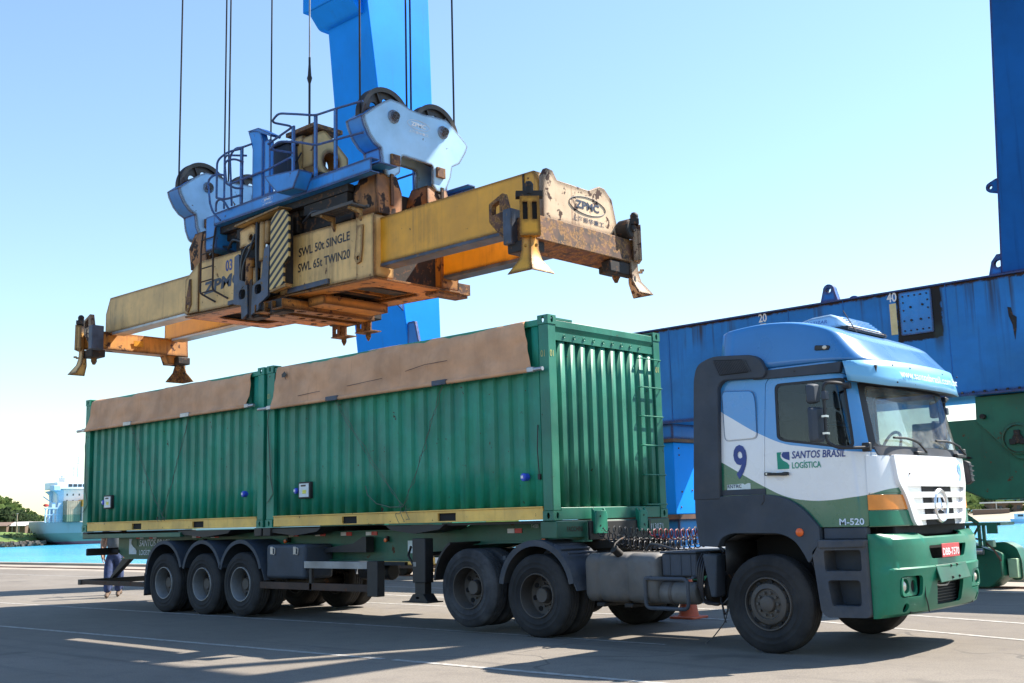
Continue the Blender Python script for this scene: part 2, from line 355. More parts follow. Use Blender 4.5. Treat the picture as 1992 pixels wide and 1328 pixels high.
def copy_tree(o, parent=None, loc=None):
    c = cpart(o, parent)
    if loc is not None: c.location = loc
    for ch in list(o.children):
        d = cpart(ch, c)
        for g in list(ch.children): cpart(g, d)
    return c
def boolean(o, cutters, op='DIFFERENCE'):
    """bake boolean result of o with cutters into o's mesh (modifiers evaluated)"""
    for c in cutters:
        md = o.modifiers.new('b', 'BOOLEAN'); md.object = c; md.operation = op; md.solver = 'EXACT'
    dg = bpy.context.evaluated_depsgraph_get(); me = bpy.data.meshes.new_from_object(o.evaluated_get(dg))
    old = o.data; o.modifiers.clear(); o.data = me
    me.polygons.foreach_set('use_smooth', [True]*len(me.polygons)); me.set_sharp_from_angle(angle=R(30))
    return o
def cutter(mb):
    me = mb.mesh('cut', 'black_paint', Vector((0, 0, 0))); o = bpy.data.objects.new('cut', me); COL.objects.link(o); return o
def drop(*os):
    for o in os: bpy.data.objects.remove(o, do_unlink=True)
def bevelmod(o, w, seg=2):
    md = o.modifiers.new('bevel', 'BEVEL'); md.width = w; md.segments = seg; md.limit_method = 'ANGLE'; md.angle_limit = R(40); return o
def text(s, h, org, xd, yd, mat, parent, name='lettering', depth=.003, bold=.0, width=1.0, shear=0, align='LEFT', fit=None, label=None):
    """text whose capital height is h, standing at org (baseline), along xd, up yd"""
    cu = bpy.data.curves.new('t', 'FONT'); cu.body = s; cu.size = h/.70; cu.offset = bold*h; cu.shear = shear; cu.align_x = align; cu.resolution_u = 3
    o = bpy.data.objects.new('t', cu); COL.objects.link(o)
    dg = bpy.context.evaluated_depsgraph_get(); me = bpy.data.meshes.new_from_object(o.evaluated_get(dg))
    bpy.data.objects.remove(o, do_unlink=True)
    xd = Vector(xd).normalized(); yd = Vector(yd).normalized(); n = xd.cross(yd).normalized()
    if fit and len(me.vertices):
        xs = [v.co.x for v in me.vertices]; w = max(xs)-min(xs); width = fit/w
        x0 = min(xs)
    else: x0 = 0
    po = ORG[parent.name]; mb = MB(); org = Vector(org)
    mb.v = [org + xd*((v.co.x-x0)*width) + yd*v.co.y + n*depth for v in me.vertices]; mb.f = [tuple(p.vertices) for p in me.polygons]
    bpy.data.meshes.remove(me)
    me2 = bpy.data.meshes.new(name); me2.from_pydata([v-po for v in mb.v], [], mb.f); me2.materials.append(M[mat])
    o2 = bpy.data.objects.new(name, me2); COL.objects.link(o2); o2.parent = parent; ORG[o2.name] = po
    if label: o2['label'] = label
    return o2
# ---------------------------------------------------------------- the setting
def ground_mat():
    m, nt, b, co = base('quay_concrete')
    a = noi(nt, co, .16, 6, .6); f = noi(nt, co, 3.0, 6, .7); g = noi(nt, co, 55, 3, .6); s = noi(nt, co, 1.0, 6, .65, .09, 1.6, 1)
    c = mixc(nt, ramp(nt, a, .32, .68), (.165, .143, .118), (.225, .20, .168))
    c = mixc(nt, mth(nt, 'MULTIPLY', ramp(nt, f, .45, .75), .5), c, (.115, .10, .09))
    c = mixc(nt, mth(nt, 'MULTIPLY', ramp(nt, s, .52, .70), .55), c, (.085, .078, .072))
    oil = noi(nt, co, .55, 3, .5); c = mixc(nt, mth(nt, 'MULTIPLY', ramp(nt, oil, .66, .74), .5), c, (.05, .047, .047))
    c = mixc(nt, mth(nt, 'MULTIPLY', ramp(nt, g, .45, .62), .5), c, (.11, .10, .09))
    vo = nt.nodes.new('ShaderNodeTexVoronoi'); vo.feature = 'DISTANCE_TO_EDGE'; vo.inputs['Scale'].default_value = .23
    dm = nt.nodes.new('ShaderNodeVectorMath'); dm.operation = 'ADD'; nz = nt.nodes.new('ShaderNodeTexNoise'); nz.inputs['Scale'].default_value = .9
    nt.links.new(co, nz.inputs[0]); nt.links.new(co, dm.inputs[0]); nt.links.new(nz.outputs[1], dm.inputs[1]); nt.links.new(dm.outputs[0], vo.inputs[0])
    cr_ = mth(nt, 'SUBTRACT', 1.0, ramp(nt, vo.outputs[0], .002, .006)); cr_ = mth(nt, 'MULTIPLY', cr_, ramp(nt, noi(nt, co, .3, 2), .5, .6))
    c = mixc(nt, mth(nt, 'MULTIPLY', cr_, .6), c, (.08, .075, .07))
    nt.links.new(c, b.inputs['Base Color']); b.inputs['Roughness'].default_value = .86; b.inputs['Specular IOR Level'].default_value = .25
    bp = nt.nodes.new('ShaderNodeBump'); bp.inputs['Strength'].default_value = .5; bp.inputs['Distance'].default_value = .012
    nt.links.new(mth(nt, 'ADD', mth(nt, 'MULTIPLY', g, .6), mth(nt, 'ADD', f, mth(nt, 'MULTIPLY', cr_, -.6))), bp.inputs['Height']); nt.links.new(bp.outputs[0], b.inputs['Normal'])
ground_mat()
paint('strip_concrete', (.30, .255, .205), .85, var=.16, vscale=.5, streak=.2, scol=(.25, .2, .16), dust=.3, dcol=(.34, .3, .25))
paint('rail_rust', (.16, .075, .045), .7, var=.3)
def mark_mat():
    m, nt, b, co = base('worn_marking')
    f = noi(nt, co, 9, 6, .7); c = mixc(nt, ramp(nt, f, .30, .62), (.20, .18, .16), (.40, .385, .35))
    nt.links.new(c, b.inputs['Base Color']); b.inputs['Roughness'].default_value = .85
mark_mat()
def water_mat():
    m, nt, b, co = base('sea_water')
    n = noi(nt, co, .02, 4); c = mixc(nt, ramp(nt, n, .3, .7), (.035, .26, .42), (.05, .33, .50))
    nt.links.new(c, b.inputs['Base Color']); b.inputs['Roughness'].default_value = .22; b.inputs['IOR'].default_value = 1.33; b.inputs['Specular IOR Level'].default_value = .4
    w1 = noi(nt, co, .9, 5, .6, 1, 1.6, 1); w2 = noi(nt, co, .22, 3)
    bp = nt.nodes.new('ShaderNodeBump'); bp.inputs['Strength'].default_value = 1.0; bp.inputs['Distance'].default_value = .55
    nt.links.new(mth(nt, 'ADD', w1, mth(nt, 'MULTIPLY', w2, 1.6)), bp.inputs['Height']); nt.links.new(bp.outputs[0], b.inputs['Normal'])
water_mat()
g = MB()
xs = [-600, -120, -60, -30, -15, 0, 15, 40, 150, 500]; ys = [-500, -100, -40, -20, -10, -3, 3, 9.2, 12.6]
g.grid(lambda u, v: (xs[round(u*9)], ys[round(v*8)], 0), 9, 8)
g.build('quay_pavement', 'quay_concrete', org=(0, 0, 0), kind='structure')
MB().box(-600, 500, 12.2, 12.62, -3.2, .10).build('quay_edge', 'strip_concrete', org=(0, 12.4, 0), bevel=.03, kind='structure')
s = MB()
for i in range(-14, 12):      # separate cast slabs of the rail apron
    s.add([(i*12+.02, 9.25, .004), (i*12+11.98, 9.25, .004), (i*12+11.98, 12.2, .004), (i*12+.02, 12.2, .004)], [(0, 1, 2, 3)])
s.build('rail_apron_pavement', 'strip_concrete', org=(0, 10, 0), kind='structure')
MB().box(-170, 140, 10.36, 10.44, .005, .035).box(-170, 140, 10.25, 10.28, .005, .012).box(-170, 140, 10.52, 10.55, .005, .012).build('crane_rail', 'rail_rust', org=(0, 10.4, 0), kind='structure')
def line(p, q, w, name='road_marking'):
    p = Vector((*p, .004)); q = Vector((*q, .004)); d = (q-p).normalized(); n = Vector((-d.y, d.x, 0))*w/2
    MB().add([p-n, q-n, q+n, p+n], [(0, 1, 2, 3)]).build(name, 'worn_marking', org=(p+q)/2, fix=False, kind='structure')
line((-30, -3.72), (-.35, -2.47), .10); line((-.2, -2.46), (14, -2.0), .10)
line((-24, -.55), (-3, .1), .09); line((-3, .1), (1.5, .12), .07)
line((1.4, 3.45), (9, .95), .10); line((1.2, 5.06), (12, 1.75), .11); line((-22, 5.2), (1.0, 4.35), .12); line((-40, 7.0), (0, 6.6), .10)
line((-12, 3.1), (.5, 3.05), .10)
w = MB(); w.add([(-6000, 12.3, -2.6), (6000, 12.3, -2.6), (6000, 9000, -2.6), (-6000, 9000, -2.6)], [(0, 1, 2, 3)])
w.build('sea_water', 'sea_water', org=(0, 12, -2.6), fix=False, kind='structure')

# far shore: frame of the far scenery, given by bearing and depth from the quay
def far(px, depth, z=0.0):
    """a place on the ground plane seen in column px (of 1992) at that distance, laid out on site"""
    d = cf + cr*((px-996)/2180.6) ; h = Vector((d.x, d.y, 0)).normalized()
    p = Vector((CAM.x, CAM.y, 0)) + h*depth; p.z = z; return p
def terrain(name, cols, mat, n=40):
    """cols: list of (px, depth0, z0, depth1, z1, depth2, z2)"""
    mb = MB(); K = len(cols[0]); pts = []
    for c in cols:
        row = []
        for k in range(1, K, 2): row.append(far(c[0], c[k], c[k+1]))
        pts.append(row)
    nr = len(pts[0]); vs = []; fs = []
    sub = 10
    def lerp(a, b, t): return a+(b-a)*t
    rows = []
    for i in range(len(pts)-1):
        for t in range(sub): rows.append([lerp(pts[i][k], pts[i+1][k], t/sub) for k in range(nr)])
    rows.append(pts[-1]); fine = []
    for r_ in rows:
        q = []
        for k in range(nr-1):
            for t in range(6): q.append(lerp(r_[k], r_[k+1], t/6))
        q.append(r_[-1]); fine.append(q)
    for j, r_ in enumerate(fine):
        for k, p in enumerate(r_):
            if 0 < k: p = p + Vector((0, 0, noise.noise(p*.05)*1.2))
            vs.append(p)
    nk = len(fine[0])
    for j in range(len(fine)-1):
        for k in range(nk-1): fs.append((j*nk+k, j*nk+k+1, (j+1)*nk+k+1, (j+1)*nk+k))
    mb.add(vs, fs); return mb.build(name, mat, kind='structure', sharp=180)
terrain('headland_bank', [(-220, 352, -2.8, 368, .6, 400, 1.2, 470, 3), (-60, 352, -2.8, 366, .6, 400, 1.2, 470, 3), (40, 356, -2.8, 372, .6, 402, 1.2, 470, 3), (92, 372, -2.8, 384, .3, 402, 1.0, 470, 2), (190, 420, -2.8, 430, .2, 445, 1.0, 490, 2)], 'grass')
terrain('headland_hill', [(-220, 430, 1, 500, 14, 580, 26, 700, 26), (-60, 430, 1, 500, 12, 580, 19, 700, 19), (20, 430, 1, 500, 11, 580, 15.5, 700, 15.5), (60, 430, 1, 500, 7, 580, 10, 700, 9), (120, 450, 0, 520, 2, 600, 4, 700, 4), (260, 470, -1, 540, 2, 620, 4, 720, 4), (1000, 700, -3, 800, 2, 900, 6, 1100, 8)], 'leaf_mid')
terrain('beach', [(1500, 345, -2.8, 354, -1.9, 376, -1.2, 420, .5), (1800, 345, -2.8, 354, -1.9, 376, -1.2, 420, .5), (1900, 340, -2.8, 350, -1.9, 372, -1.2, 410, .5), (2060, 330, -2.8, 340, -1.9, 362, -1.2, 400, .5), (2300, 320, -2.8, 330, -1.9, 352, -1.2, 400, .5)], 'sand')
terrain('far_hill', [(1200, 420, 1, 500, 12, 620, 22, 800, 22), (1700, 420, 1, 500, 14, 620, 26, 800, 26), (1900, 410, 2, 490, 16, 600, 30, 800, 30), (2100, 400, 2, 480, 17, 600, 32, 800, 32), (2400, 400, 2, 480, 17, 600, 32, 800, 32)], 'leaf_mid')

# foliage: leaf clumps spread through a crown's volume
def clump(mb, c, r, n, sq=.8):
    for _ in range(n):
        a = rnd.uniform(0, 6.283); t = rnd.uniform(-1, 1); q = rnd.uniform(.45, 1)**.6
        d = Vector((math.sqrt(1-t*t)*math.cos(a), math.sqrt(1-t*t)*math.sin(a), t*sq))*q*r
        p = c+d; s_ = r*rnd.uniform(.16, .34)
        ax = Vector((rnd.gauss(0, 1), rnd.gauss(0, 1), rnd.gauss(0, 1))).normalized(); u = ax.orthogonal().normalized(); v = ax.cross(u)
        mb.add([p-u*s_-v*s_*.6, p+u*s_*1.1-v*s_*.2, p+u*s_*.5+v*s_, p-u*s_*.7+v*s_*.7], [(0, 1, 2, 3)])
def wood(name, spots, mat, leaves):
    mb = MB()
    for (c, r) in spots: clump(mb, c, r, leaves)
    return mb.build(name, mat, fix=False, kind='stuff', sharp=180)
def hz(px):   # height of the headland's back slope under the wood
    return max(3, 14.5 - max(0, px-20)*.13 + max(0, 20-px)*.06)
for mat, nm in (('leaf_mid', 'headland_wood'), ('leaf_olive', 'headland_scrub')):
    sp = []
    for i in range(150 if mat == 'leaf_mid' else 90):
        px = rnd.uniform(-140, 150); dep = rnd.uniform(470, 600); f = (dep-430)/150
        sp.append((far(px, dep, min(f, 1)*hz(px)+rnd.uniform(0, 1.6)), rnd.uniform(2.2, 4.6)))
    wood(nm, sp, mat, 46)
sp = []
for i in range(240):
    px = rnd.uniform(1480, 2200); dep = rnd.uniform(420, 620); sp.append((far(px, dep, -.2+(dep-405)*.125+rnd.uniform(0, 2)), rnd.uniform(2.4, 5)))
wood('far_wood', sp, 'leaf_mid', 40)
sp = [(far(rnd.uniform(1850, 2100), rnd.uniform(390, 405), .6), rnd.uniform(1.0, 2.0)) for _ in range(70)]; wood('beach_scrub', sp, 'leaf_olive', 30)
sp = [(far(rnd.uniform(-60, 96), rnd.uniform(364, 380), .6), rnd.uniform(.5, 1.2)) for _ in range(34)]; wood('bank_bushes', sp, 'leaf_dark', 26)
rk = MB()
for i in range(420):
    px = rnd.uniform(-120, 105); c = far(px, rnd.uniform(352, 364)+max(0, px-40)*.3, -2.4+rnd.uniform(0, 1.1)); r_ = rnd.uniform(.25, .6)
    rk.add([c+Vector((rnd.uniform(.5, 1)*sx*r_, rnd.uniform(.5, 1)*sy*r_, rnd.uniform(.4, .9)*sz*r_)) for sx, sy, sz in ((-1, -1, -1), (1, -1, -1), (1, 1, -1), (-1, 1, -1), (-1, -1, 1), (1, -1, 1), (1, 1, 1), (-1, 1, 1))],
           [(0, 3, 2, 1), (4, 5, 6, 7), (0, 1, 5, 4), (1, 2, 6, 5), (2, 3, 7, 6), (3, 0, 4, 7)])
rk.build('shore_rocks', 'rock', kind='stuff')
def tree(px, dep, z, h, w_, mat, label):
    p = far(px, dep, z); t = thing('tree', p, label, 'tree', 'trees on the headland')
    tk = MB(); tk.tube([p, p+Vector((.2, .1, h*.35)), p+Vector((0, .2, h*.7))], [.35, .26, .12], 7)
    for k in range(5):
        a = rnd.uniform(0, 6.28); tk.tube([p+Vector((0, 0, h*(.3+.07*k))), p+Vector((math.cos(a)*w_*.5, math.sin(a)*w_*.5, h*(.55+.07*k)))], [.14, .05], 5)
    tk.build('trunk', 'bark', t)
    cw = MB()
    for k in range(16):
        a = rnd.uniform(0, 6.28); q = rnd.uniform(0, 1)**.5
        clump(cw, p+Vector((math.cos(a)*w_*q, math.sin(a)*w_*q, h*rnd.uniform(.42, .92))), w_*rnd.uniform(.3, .5), 34)
    cw.build('crown', mat, t, fix=False, sharp=180)
TREE_L = ['dark tree at the left edge of the picture on the headland', 'broad dark tree behind the shed roofs', 'tall dark tree just left of the lamp pole', 'dark tree right behind the lamp pole', 'small dark tree between lamp pole and ship stern', 'low dark tree partly behind the ship stern']
for i, (px, h) in enumerate(((4, 8), (24, 7.4), (41, 8.4), (54, 7.6), (66, 6.5), (78, 6.5))): tree(px, 425+i % 2*14, 1.2, h, 4.6-.3*i, 'leaf_dark', TREE_L[i])
tree(1899, 408, .2, 9, 3.6, 'leaf_dark', 'dark tree behind the beach seen beside the truck grille'); tree(1975, 402, .0, 9, 4, 'leaf_dark', 'dark tree on the shore at the right edge beyond the beach house')
tree(1945, 412, .4, 11, 4.5, 'leaf_mid', 'mid green tree rising behind the flat roofed beach house')
# sheds under the trees, lamp pole
def shed(px, dep, wd, label, roof):
    p = far(px, dep, 1.0); t = thing('shed', p, label, 'shed'); u = Vector((cr.x, cr.y, 0)).normalized(); v = Vector((-u.y, u.x, 0))
    m = Matrix(((u.x, v.x, 0, p.x), (u.y, v.y, 0, p.y), (0, 0, 1, p.z), (0, 0, 0, 1)))
    MB().box(-wd/2, wd/2, 0, 4, 0, 2.6).xf(m).build('wall', 'wall_brown', t)
    MB().add([(-wd/2-.5, -1.4, 2.5), (wd/2+.5, -1.4, 2.5), (wd/2+.5, 4.4, 3.7), (-wd/2-.5, 4.4, 3.7), (-wd/2-.5, -1.4, 2.7), (wd/2+.5, -1.4, 2.7), (wd/2+.5, 4.4, 3.9), (-wd/2-.5, 4.4, 3.9)], [(0, 3, 2, 1), (4, 5, 6, 7), (0, 1, 5, 4), (1, 2, 6, 5), (2, 3, 7, 6), (3, 0, 4, 7)]).xf(m).build('roof', roof, t)
    for k in range(int(wd/2.2)):
        x = -wd/2+.6+k*2.2; MB().box(x, x+.16, -1.2, -1.04, 0, 2.55).xf(m).build('post', 'wall_pale', t)
    MB().box(-wd*.1, wd*.08, -.06, 0, 0, 2.0).xf(m).build('door', 'wall_pale', t)
shed(8, 404, 7, 'dark shed with post verandah at the left edge under the trees', 'wall_brown'); shed(32, 406, 11, 'long open shed with pale roof left of the lamp pole', 'roof_white'); shed(68, 408, 7, 'small pale roofed shed between lamp pole and ship stern', 'roof_white')
p = far(48, 388, .8); lp = thing('lamp_pole', p, 'pale concrete lamp pole standing on the grassy headland', 'pole')
MB().cyl(p, p+Vector((0, 0, 6.4)), .26, 8, .18).build('pole', 'box_tan', lp); MB().box(p.x-.5, p.x+.5, p.y-.12, p.y+.12, p.z+6.4, p.z+6.6).build('lamp', 'box_grey', lp)
# beach house, wall and boat on the right
p = far(1934, 392, -.55); bh = thing('beach_house', p, 'brown beach house with a flat white roof beyond the water', 'house')
u = Vector((cr.x, cr.y, 0)).normalized(); v = Vector((-u.y, u.x, 0)); mm = Matrix(((u.x, v.x, 0, p.x), (u.y, v.y, 0, p.y), (0, 0, 1, p.z), (0, 0, 0, 1)))
MB().box(-5.2, 4.2, 0, 7, 0, 3.1).xf(mm).build('wall', 'wall_brown', bh); MB().box(-6.2, 6.4, -1.6, 8, 3.15, 3.6).xf(mm).build('roof', 'roof_white', bh)
for x in (-3.6, -.6, 2.2): MB().box(x, x+1.2, -.05, 0, 1.1, 2.3).xf(mm).build('window', 'ship_window', bh)
MB().box(-4.9, -4.6, -1.3, -1.1, 0, 3.1).xf(mm).build('post', 'wall_pale', bh)
p = far(1912, 384, -1.0); mm2 = Matrix(((u.x, v.x, 0, p.x), (u.y, v.y, 0, p.y), (0, 0, 1, p.z), (0, 0, 0, 1)))
gw = thing('garden_wall', p, 'grey brown garden wall below the beach house', 'wall'); MB().box(-8, 3.4, 0, .4, -.6, 1.7).xf(mm2).build('wall', 'wall_brown', gw); MB().box(-8.1, 3.5, -.06, .46, 1.703, 1.85).xf(mm2).build('coping', 'box_grey', gw)
p = far(1955, 300, -2.6); bo = thing('boat', p, 'small blue and white fishing boat at anchor off the beach', 'boat'); mm3 = Matrix(((u.x, v.x, 0, p.x), (u.y, v.y, 0, p.y), (0, 0, 1, p.z), (0, 0, 0, 1)))
MB().loft([[(-2.6, -.7, 1.1), (-2.6, .7, 1.1), (-2.4, .5, 0), (-2.4, -.5, 0)], [(0, -1, .95), (0, 1, .95), (0, .7, -.1), (0, -.7, -.1)], [(2.9, -.06, 1.5), (2.9, .06, 1.5), (2.5, .05, .1), (2.5, -.05, .1)]]).xf(mm3).build('hull', 'ship_pale_blue', bo)
MB().box(-1.6, .5, -.6, .6, .95, 2.3).xf(mm3).build('cabin', 'ship_white', bo); MB().cyl((.9, 0, .9), (.9, 0, 4.0), .05, 6).xf(mm3).build('mast', 'wall_brown', bo); MB().box(-1.2, .1, -.63, -.6, 1.6, 2.1).xf(mm3).build('window', 'ship_window', bo)

# ---------------------------------------------------------------- container ship beyond the basin
def hull_mat():
    m, nt, b, co = base('ship_hull'); sp = nt.nodes.new('ShaderNodeSeparateXYZ'); nt.links.new(co, sp.inputs[0])
    n = noi(nt, co, .12, 5); z = mth(nt, 'ADD', sp.outputs[2], mth(nt, 'MULTIPLY', n, .25))
    c = mixc(nt, ramp(nt, z, 3.6, 3.75), (.17, .23, .20), (.30, .34, .36)); c = mixc(nt, ramp(nt, z, 1.0, 1.1), (.24, .07, .10), c)
    c = mixc(nt, mth(nt, 'MULTIPLY', ramp(nt, noi(nt, co, 1, 5, .6, .5, .5, .06), .52, .7), .35), c, (.25, .22, .2))
    nt.links.new(c, b.inputs['Base Color']); b.inputs['Roughness'].default_value = .5
hull_mat()
sp0 = far(136, 372, -2.6); sh = thing('container_ship', sp0, 'pale blue hulled container ship with white superstructure moored beyond the water', 'ship')
us = Vector((cr.x, cr.y, 0)).normalized(); us = (Matrix.Rotation(R(45), 4, 'Z') @ us); vs_ = Vector((-us.y, us.x, 0))
SM = Matrix(((us.x, vs_.x, 0, sp0.x), (us.y, vs_.y, 0, sp0.y), (0, 0, .83, sp0.z), (0, 0, 0, 1)))
def ship(mb, name, mat, par=None, **k): return mb.xf(SM).build(name, mat, par or sh, **k)
rings = []
for (x, hw, top, bot, flare) in ((-6.0, 7.5, 8.6, 6.6, .96), (-4.6, 9.2, 8.4, 3.6, .9), (-1.5, 10.4, 8.2, 1.2, .88), (2.5, 11, 8.1, -.6, .92), (9, 11.3, 8.0, -1, .97), (40, 11.4, 8.0, -1, .98), (90, 11.0, 8.4, -1, .9), (112, 4, 10, -1, .3), (118, .3, 11, -1, .3)):
    rings.append([(x, -hw, top), (x, -hw*(.3*flare+.7), (top+bot)*.45), (x, -hw*flare*.8, bot), (x, hw*flare*.8, bot), (x, hw*(.3*flare+.7), (top+bot)*.45), (x, hw, top)])
mbh = MB(); mbh.loft(rings, True, True); mbh.v = [Vector((v_.x, (v_.y+11)*.6, v_.z)) for v_ in mbh.v]; ship(mbh, 'hull', 'ship_hull', sharp=60)
for r0 in range(2):
    mb = MB()
    for x in range(-5, 40, 2): mb.cyl((x, .3, 8.1), (x, .3, 9.1), .04, 5)
    mb.tube([(-5, .3, 8.5+.6*r0), (40, .3, 8.5+.6*r0)], .04, 5); ship(mb, 'rail', 'ship_white')
ship(MB().box(-.6, 30, 1.2, 8.2, 8.05, 20.2), 'superstructure', 'ship_white', bevel=.15)
ship(MB().box(-2.6, 30.3, -.5, 8.5, 20.2, 22.8), 'bridge_wing', 'ship_white', bevel=.2)
ship(MB().box(-3.6, -1.4, -.6, 2.4, 19.6, 21.6), 'wing_tip', 'ship_pale_blue', bevel=.2)
pl = [(.2, 8.2), (-1.8, 8.2), (-1.7, 12.5), (-1.2, 16), (-1.5, 18.4), (-2.8, 19.6), (.2, 20.1)]
ship(MB().prism(pl, 'y', .9, 2.2), 'wing_support', 'ship_pale_blue')
ship(MB().prism(pl, 'y', 6.8, 7.9), 'wing_support', 'ship_pale_blue')
for x in range(12): ship(MB().box(1+x*1.5, 2.2+x*1.5, -.56, -.5, 21.1, 22.1), 'bridge_window', 'ship_window')
for zz in (11, 13.3, 15.6, 17.9):
    for x in range(8): ship(MB().box(1.2+x*1.9, 1.6+x*1.9, 1.14, 1.2, zz, zz+.7), 'porthole', 'ship_window')
ship(MB().box(1, 6, 2, 7, 22.8, 24.6), 'funnel_house', 'ship_white', bevel=.2)
ms = MB(); ms.cyl((8, 9, 22.8), (8, 9, 33), .22, 8, .1); ms.cyl((5.4, 6, 22.8), (5.4, 6, 29.2), .14, 8); ms.cyl((10.4, 9, 22.8), (10.4, 9, 28.5), .12, 8)
for zz, l in ((26, 2.4), (28.2, 1.8), (30.4, 1.2)): ms.tube([(8-l, 9, zz), (8+l, 9, zz)], .09, 5)
ms.tube([(4.2, 6, 28.3), (6.6, 6, 28.3)], .08, 5); ms.tube([(9, 9, 27.4), (12, 9, 27.4)], .09, 5); ms.tube([(8, 9, 31), (10.4, 9, 28)], .04, 5); ms.tube([(8, 9, 31), (5.4, 6, 29)], .04, 5)
ship(ms, 'radar_mast', 'ship_pale_blue')
ship(MB().sphere((2.2, 6, 24.9), .9, 12), 'radome', 'ship_white')
# aft mooring deck frames and crane
fr_ = MB()
for x in (-5.4, -4.2, -3.0, -1.9): fr_.box(x, x+.35, .6, .95, 8.1, 13.4)
fr_.box(-5.6, -.6, .5, 1, 13.1, 13.6).box(-5.6, -.6, .5, 1, 10.8, 11.1); ship(fr_, 'deck_frame', 'ship_pale_blue')
dc = MB(); dc.box(-3.2, -2.2, 1, 3, 13.6, 15.4).tube([(-2.7, 2, 15.2), (-5.6, 2, 17.6)], .2, 6); ship(dc, 'deck_crane', 'ship_pale_blue')
ship(MB().sphere((-5.0, 1.2, 14.4), .6, 10, 1.5, 1, .9), 'rescue_boat', 'red_tape')
def deck_box(x, y, z, mat, label):
    c = SM @ Vector((x, y, z)); t = thing('deck_container', c, label, 'container', 'containers on the deck of the ship')
    MB().box(x, x+4.1, y, y+3.2, z, z+2.6).xf(SM).build('body', mat, t)
    for a in (x-.06, x+3.8): MB().box(a, a+.36, y-.06, y+.3, z, z+2.62).xf(SM).build('corner_post', mat, t)
    rb = MB()
    for k in range(5): rb.box(x+.5+k*.65, x+.75+k*.65, y-.05, y, z+.2, z+2.4)
    rb.xf(SM).build('side_rib', mat, t)
for lv in range(3):
    deck_box(0.1, -2.2+lv*.02, 8.3+lv*2.5, ['box_green', 'box_tan', 'box_tan'][lv], ['dark olive container lowest of the aft stack on the ship', 'tan container in the middle of the aft stack on the ship', 'tan container on top of the aft stack on the ship'][lv])
for lv in range(3):
    deck_box(4.5, -3.2+lv*.02, 8.5+lv*2.6, ['box_grey', 'box_grey', 'box_orange'][lv], ['pale grey container at deck level beside the green container on the truck', 'pale grey container just below the orange one on the ship', 'orange topped container above the grey ones on the ship'][lv])
# ---------------------------------------------------------------- gantry crane standing on the quay
CR = thing('gantry_crane', (-5.6, 10.4, 0), 'blue ship to shore gantry crane on green bogies behind the truck', 'crane')
def leg(x0, x1):
    def ring(z, yn, yf, a=0): return [(x0+a, yn, z), (x1, yn, z), (x1, yf, z), (x0+a, yf, z)]
    mb = MB().loft([ring(5.56, 10.02, 11.2), ring(10.5, 9.3, 11.05, .12), ring(16, 8.5, 10.9, .42), ring(30, 6.5, 10.5, .8)])
    return mb.build('leg', 'crane_blue_clean', CR, bevel=.03)
LA = leg(-15.8, -13.6)
LB = MB().loft([[(2.27, 9.86, 5.56), (4.6, 9.86, 5.56), (4.6, 11.2, 5.56), (2.27, 11.2, 5.56)], [(2.50, 9.8, 9.6), (4.6, 9.8, 9.6), (4.6, 11.1, 9.6), (2.50, 11.1, 9.6)], [(2.66, 9.7, 12), (4.6, 9.7, 12), (4.6, 11.0, 12), (2.66, 11.0, 12)]]).build('leg', 'crane_blue_shaded', CR, bevel=.03)  # leg drawn in the shade-darkened blue, stopped above view to leave the container sunlit
MB().box(4.36, 4.6, 9.0, 9.3, 12, 30).build('unseen_post', 'crane_blue_clean', CR)  # unseen slim post added for the missing upper leg, so little shade falls
tri = [(9.72, 7.65), (9.72, 7.2), (9.35, 7.45)]
MB().prism(tri, 'x', -13.60, -13.55).build('bracket', 'crane_blue', LA)
MB().prism(rpoly([(-13.6, 5.56), (-13.6, 6.9), (-13.3, 6.9), (-12.95, 5.56)], .05), 'y', 9.9, 9.98).build('gusset', 'crane_blue', LA)
MB().prism(rpoly([(2.39, 7.05), (2.39, 7.35), (2.16, 7.25), (2.16, 7.12)], .06), 'y', 9.86, 9.94, [circ(2.24, 7.19, .035, 10)]).build('lug', 'crane_blue_shaded', LB)
# sill beam
SB = MB().box(-18.2, 8.4, 9.8, 11.25, 3.47, 5.53).build('sill_beam', 'sill_blue', CR, org=(0, 0, 0), bevel=.01)
MB().box(-18.3, 8.5, 9.75, 11.3, 5.531, 5.56).build('top_flange', 'crane_blue', SB)
MB().box(-18.3, 8.5, 9.70, 11.35, 3.43, 3.469).build('bottom_flange', 'crane_blue', SB)
for x in (-4.9, -1.95, -.75, 1.28, 3.4): MB().box(x, x+.012, 9.792, 9.80, 3.47, 5.53).build('weld_seam', 'crane_blue', SB)
MB().prism(rpoly(rect(.40, 1.02, 4.68, 5.50), .03), 'y', 9.775, 9.798).build('patch_plate', 'headblock_blue', SB)
bt = MB()
for i in range(5):
    for zz in (4.76, 5.42): bt.cyl((.48+i*.115, 9.78, zz), (.48+i*.115, 9.755, zz), .016, 6)
for z in (4.95, 5.15, 5.3):
    for x in (.48, .95): bt.cyl((x, 9.78, z), (x, 9.755, z), .016, 6)
for x, z in ((.62, 5.2), (.62, 4.95), (.8, 4.95), (.85, 5.22)): bt.cyl((x, 9.78, z), (x, 9.75, z), .022, 8)
bt.build('bolt', 'sooty_steel', SB, kind='stuff')
MB().prism([(-1.24, 5.56), (-.86, 5.56), (-.93, 5.80)]+[(-1.05+.12*math.cos(a), 5.80+.12*math.sin(a)) for a in [k*math.pi/8 for k in range(0, 9)]]+[(-1.17, 5.80)], 'y', 9.84, 9.98, [circ(-1.05, 5.80, .055, 12)]).build('lifting_lug', 'crane_blue', SB)
MB().prism([(2.05, 5.56), (2.33, 5.56), (2.33, 5.95), (2.22, 5.95), (2.12, 5.83)], 'y', 9.9, 10.0, [circ(2.235, 5.78, .07, 12)]).build('lifting_lug', 'crane_blue', SB)
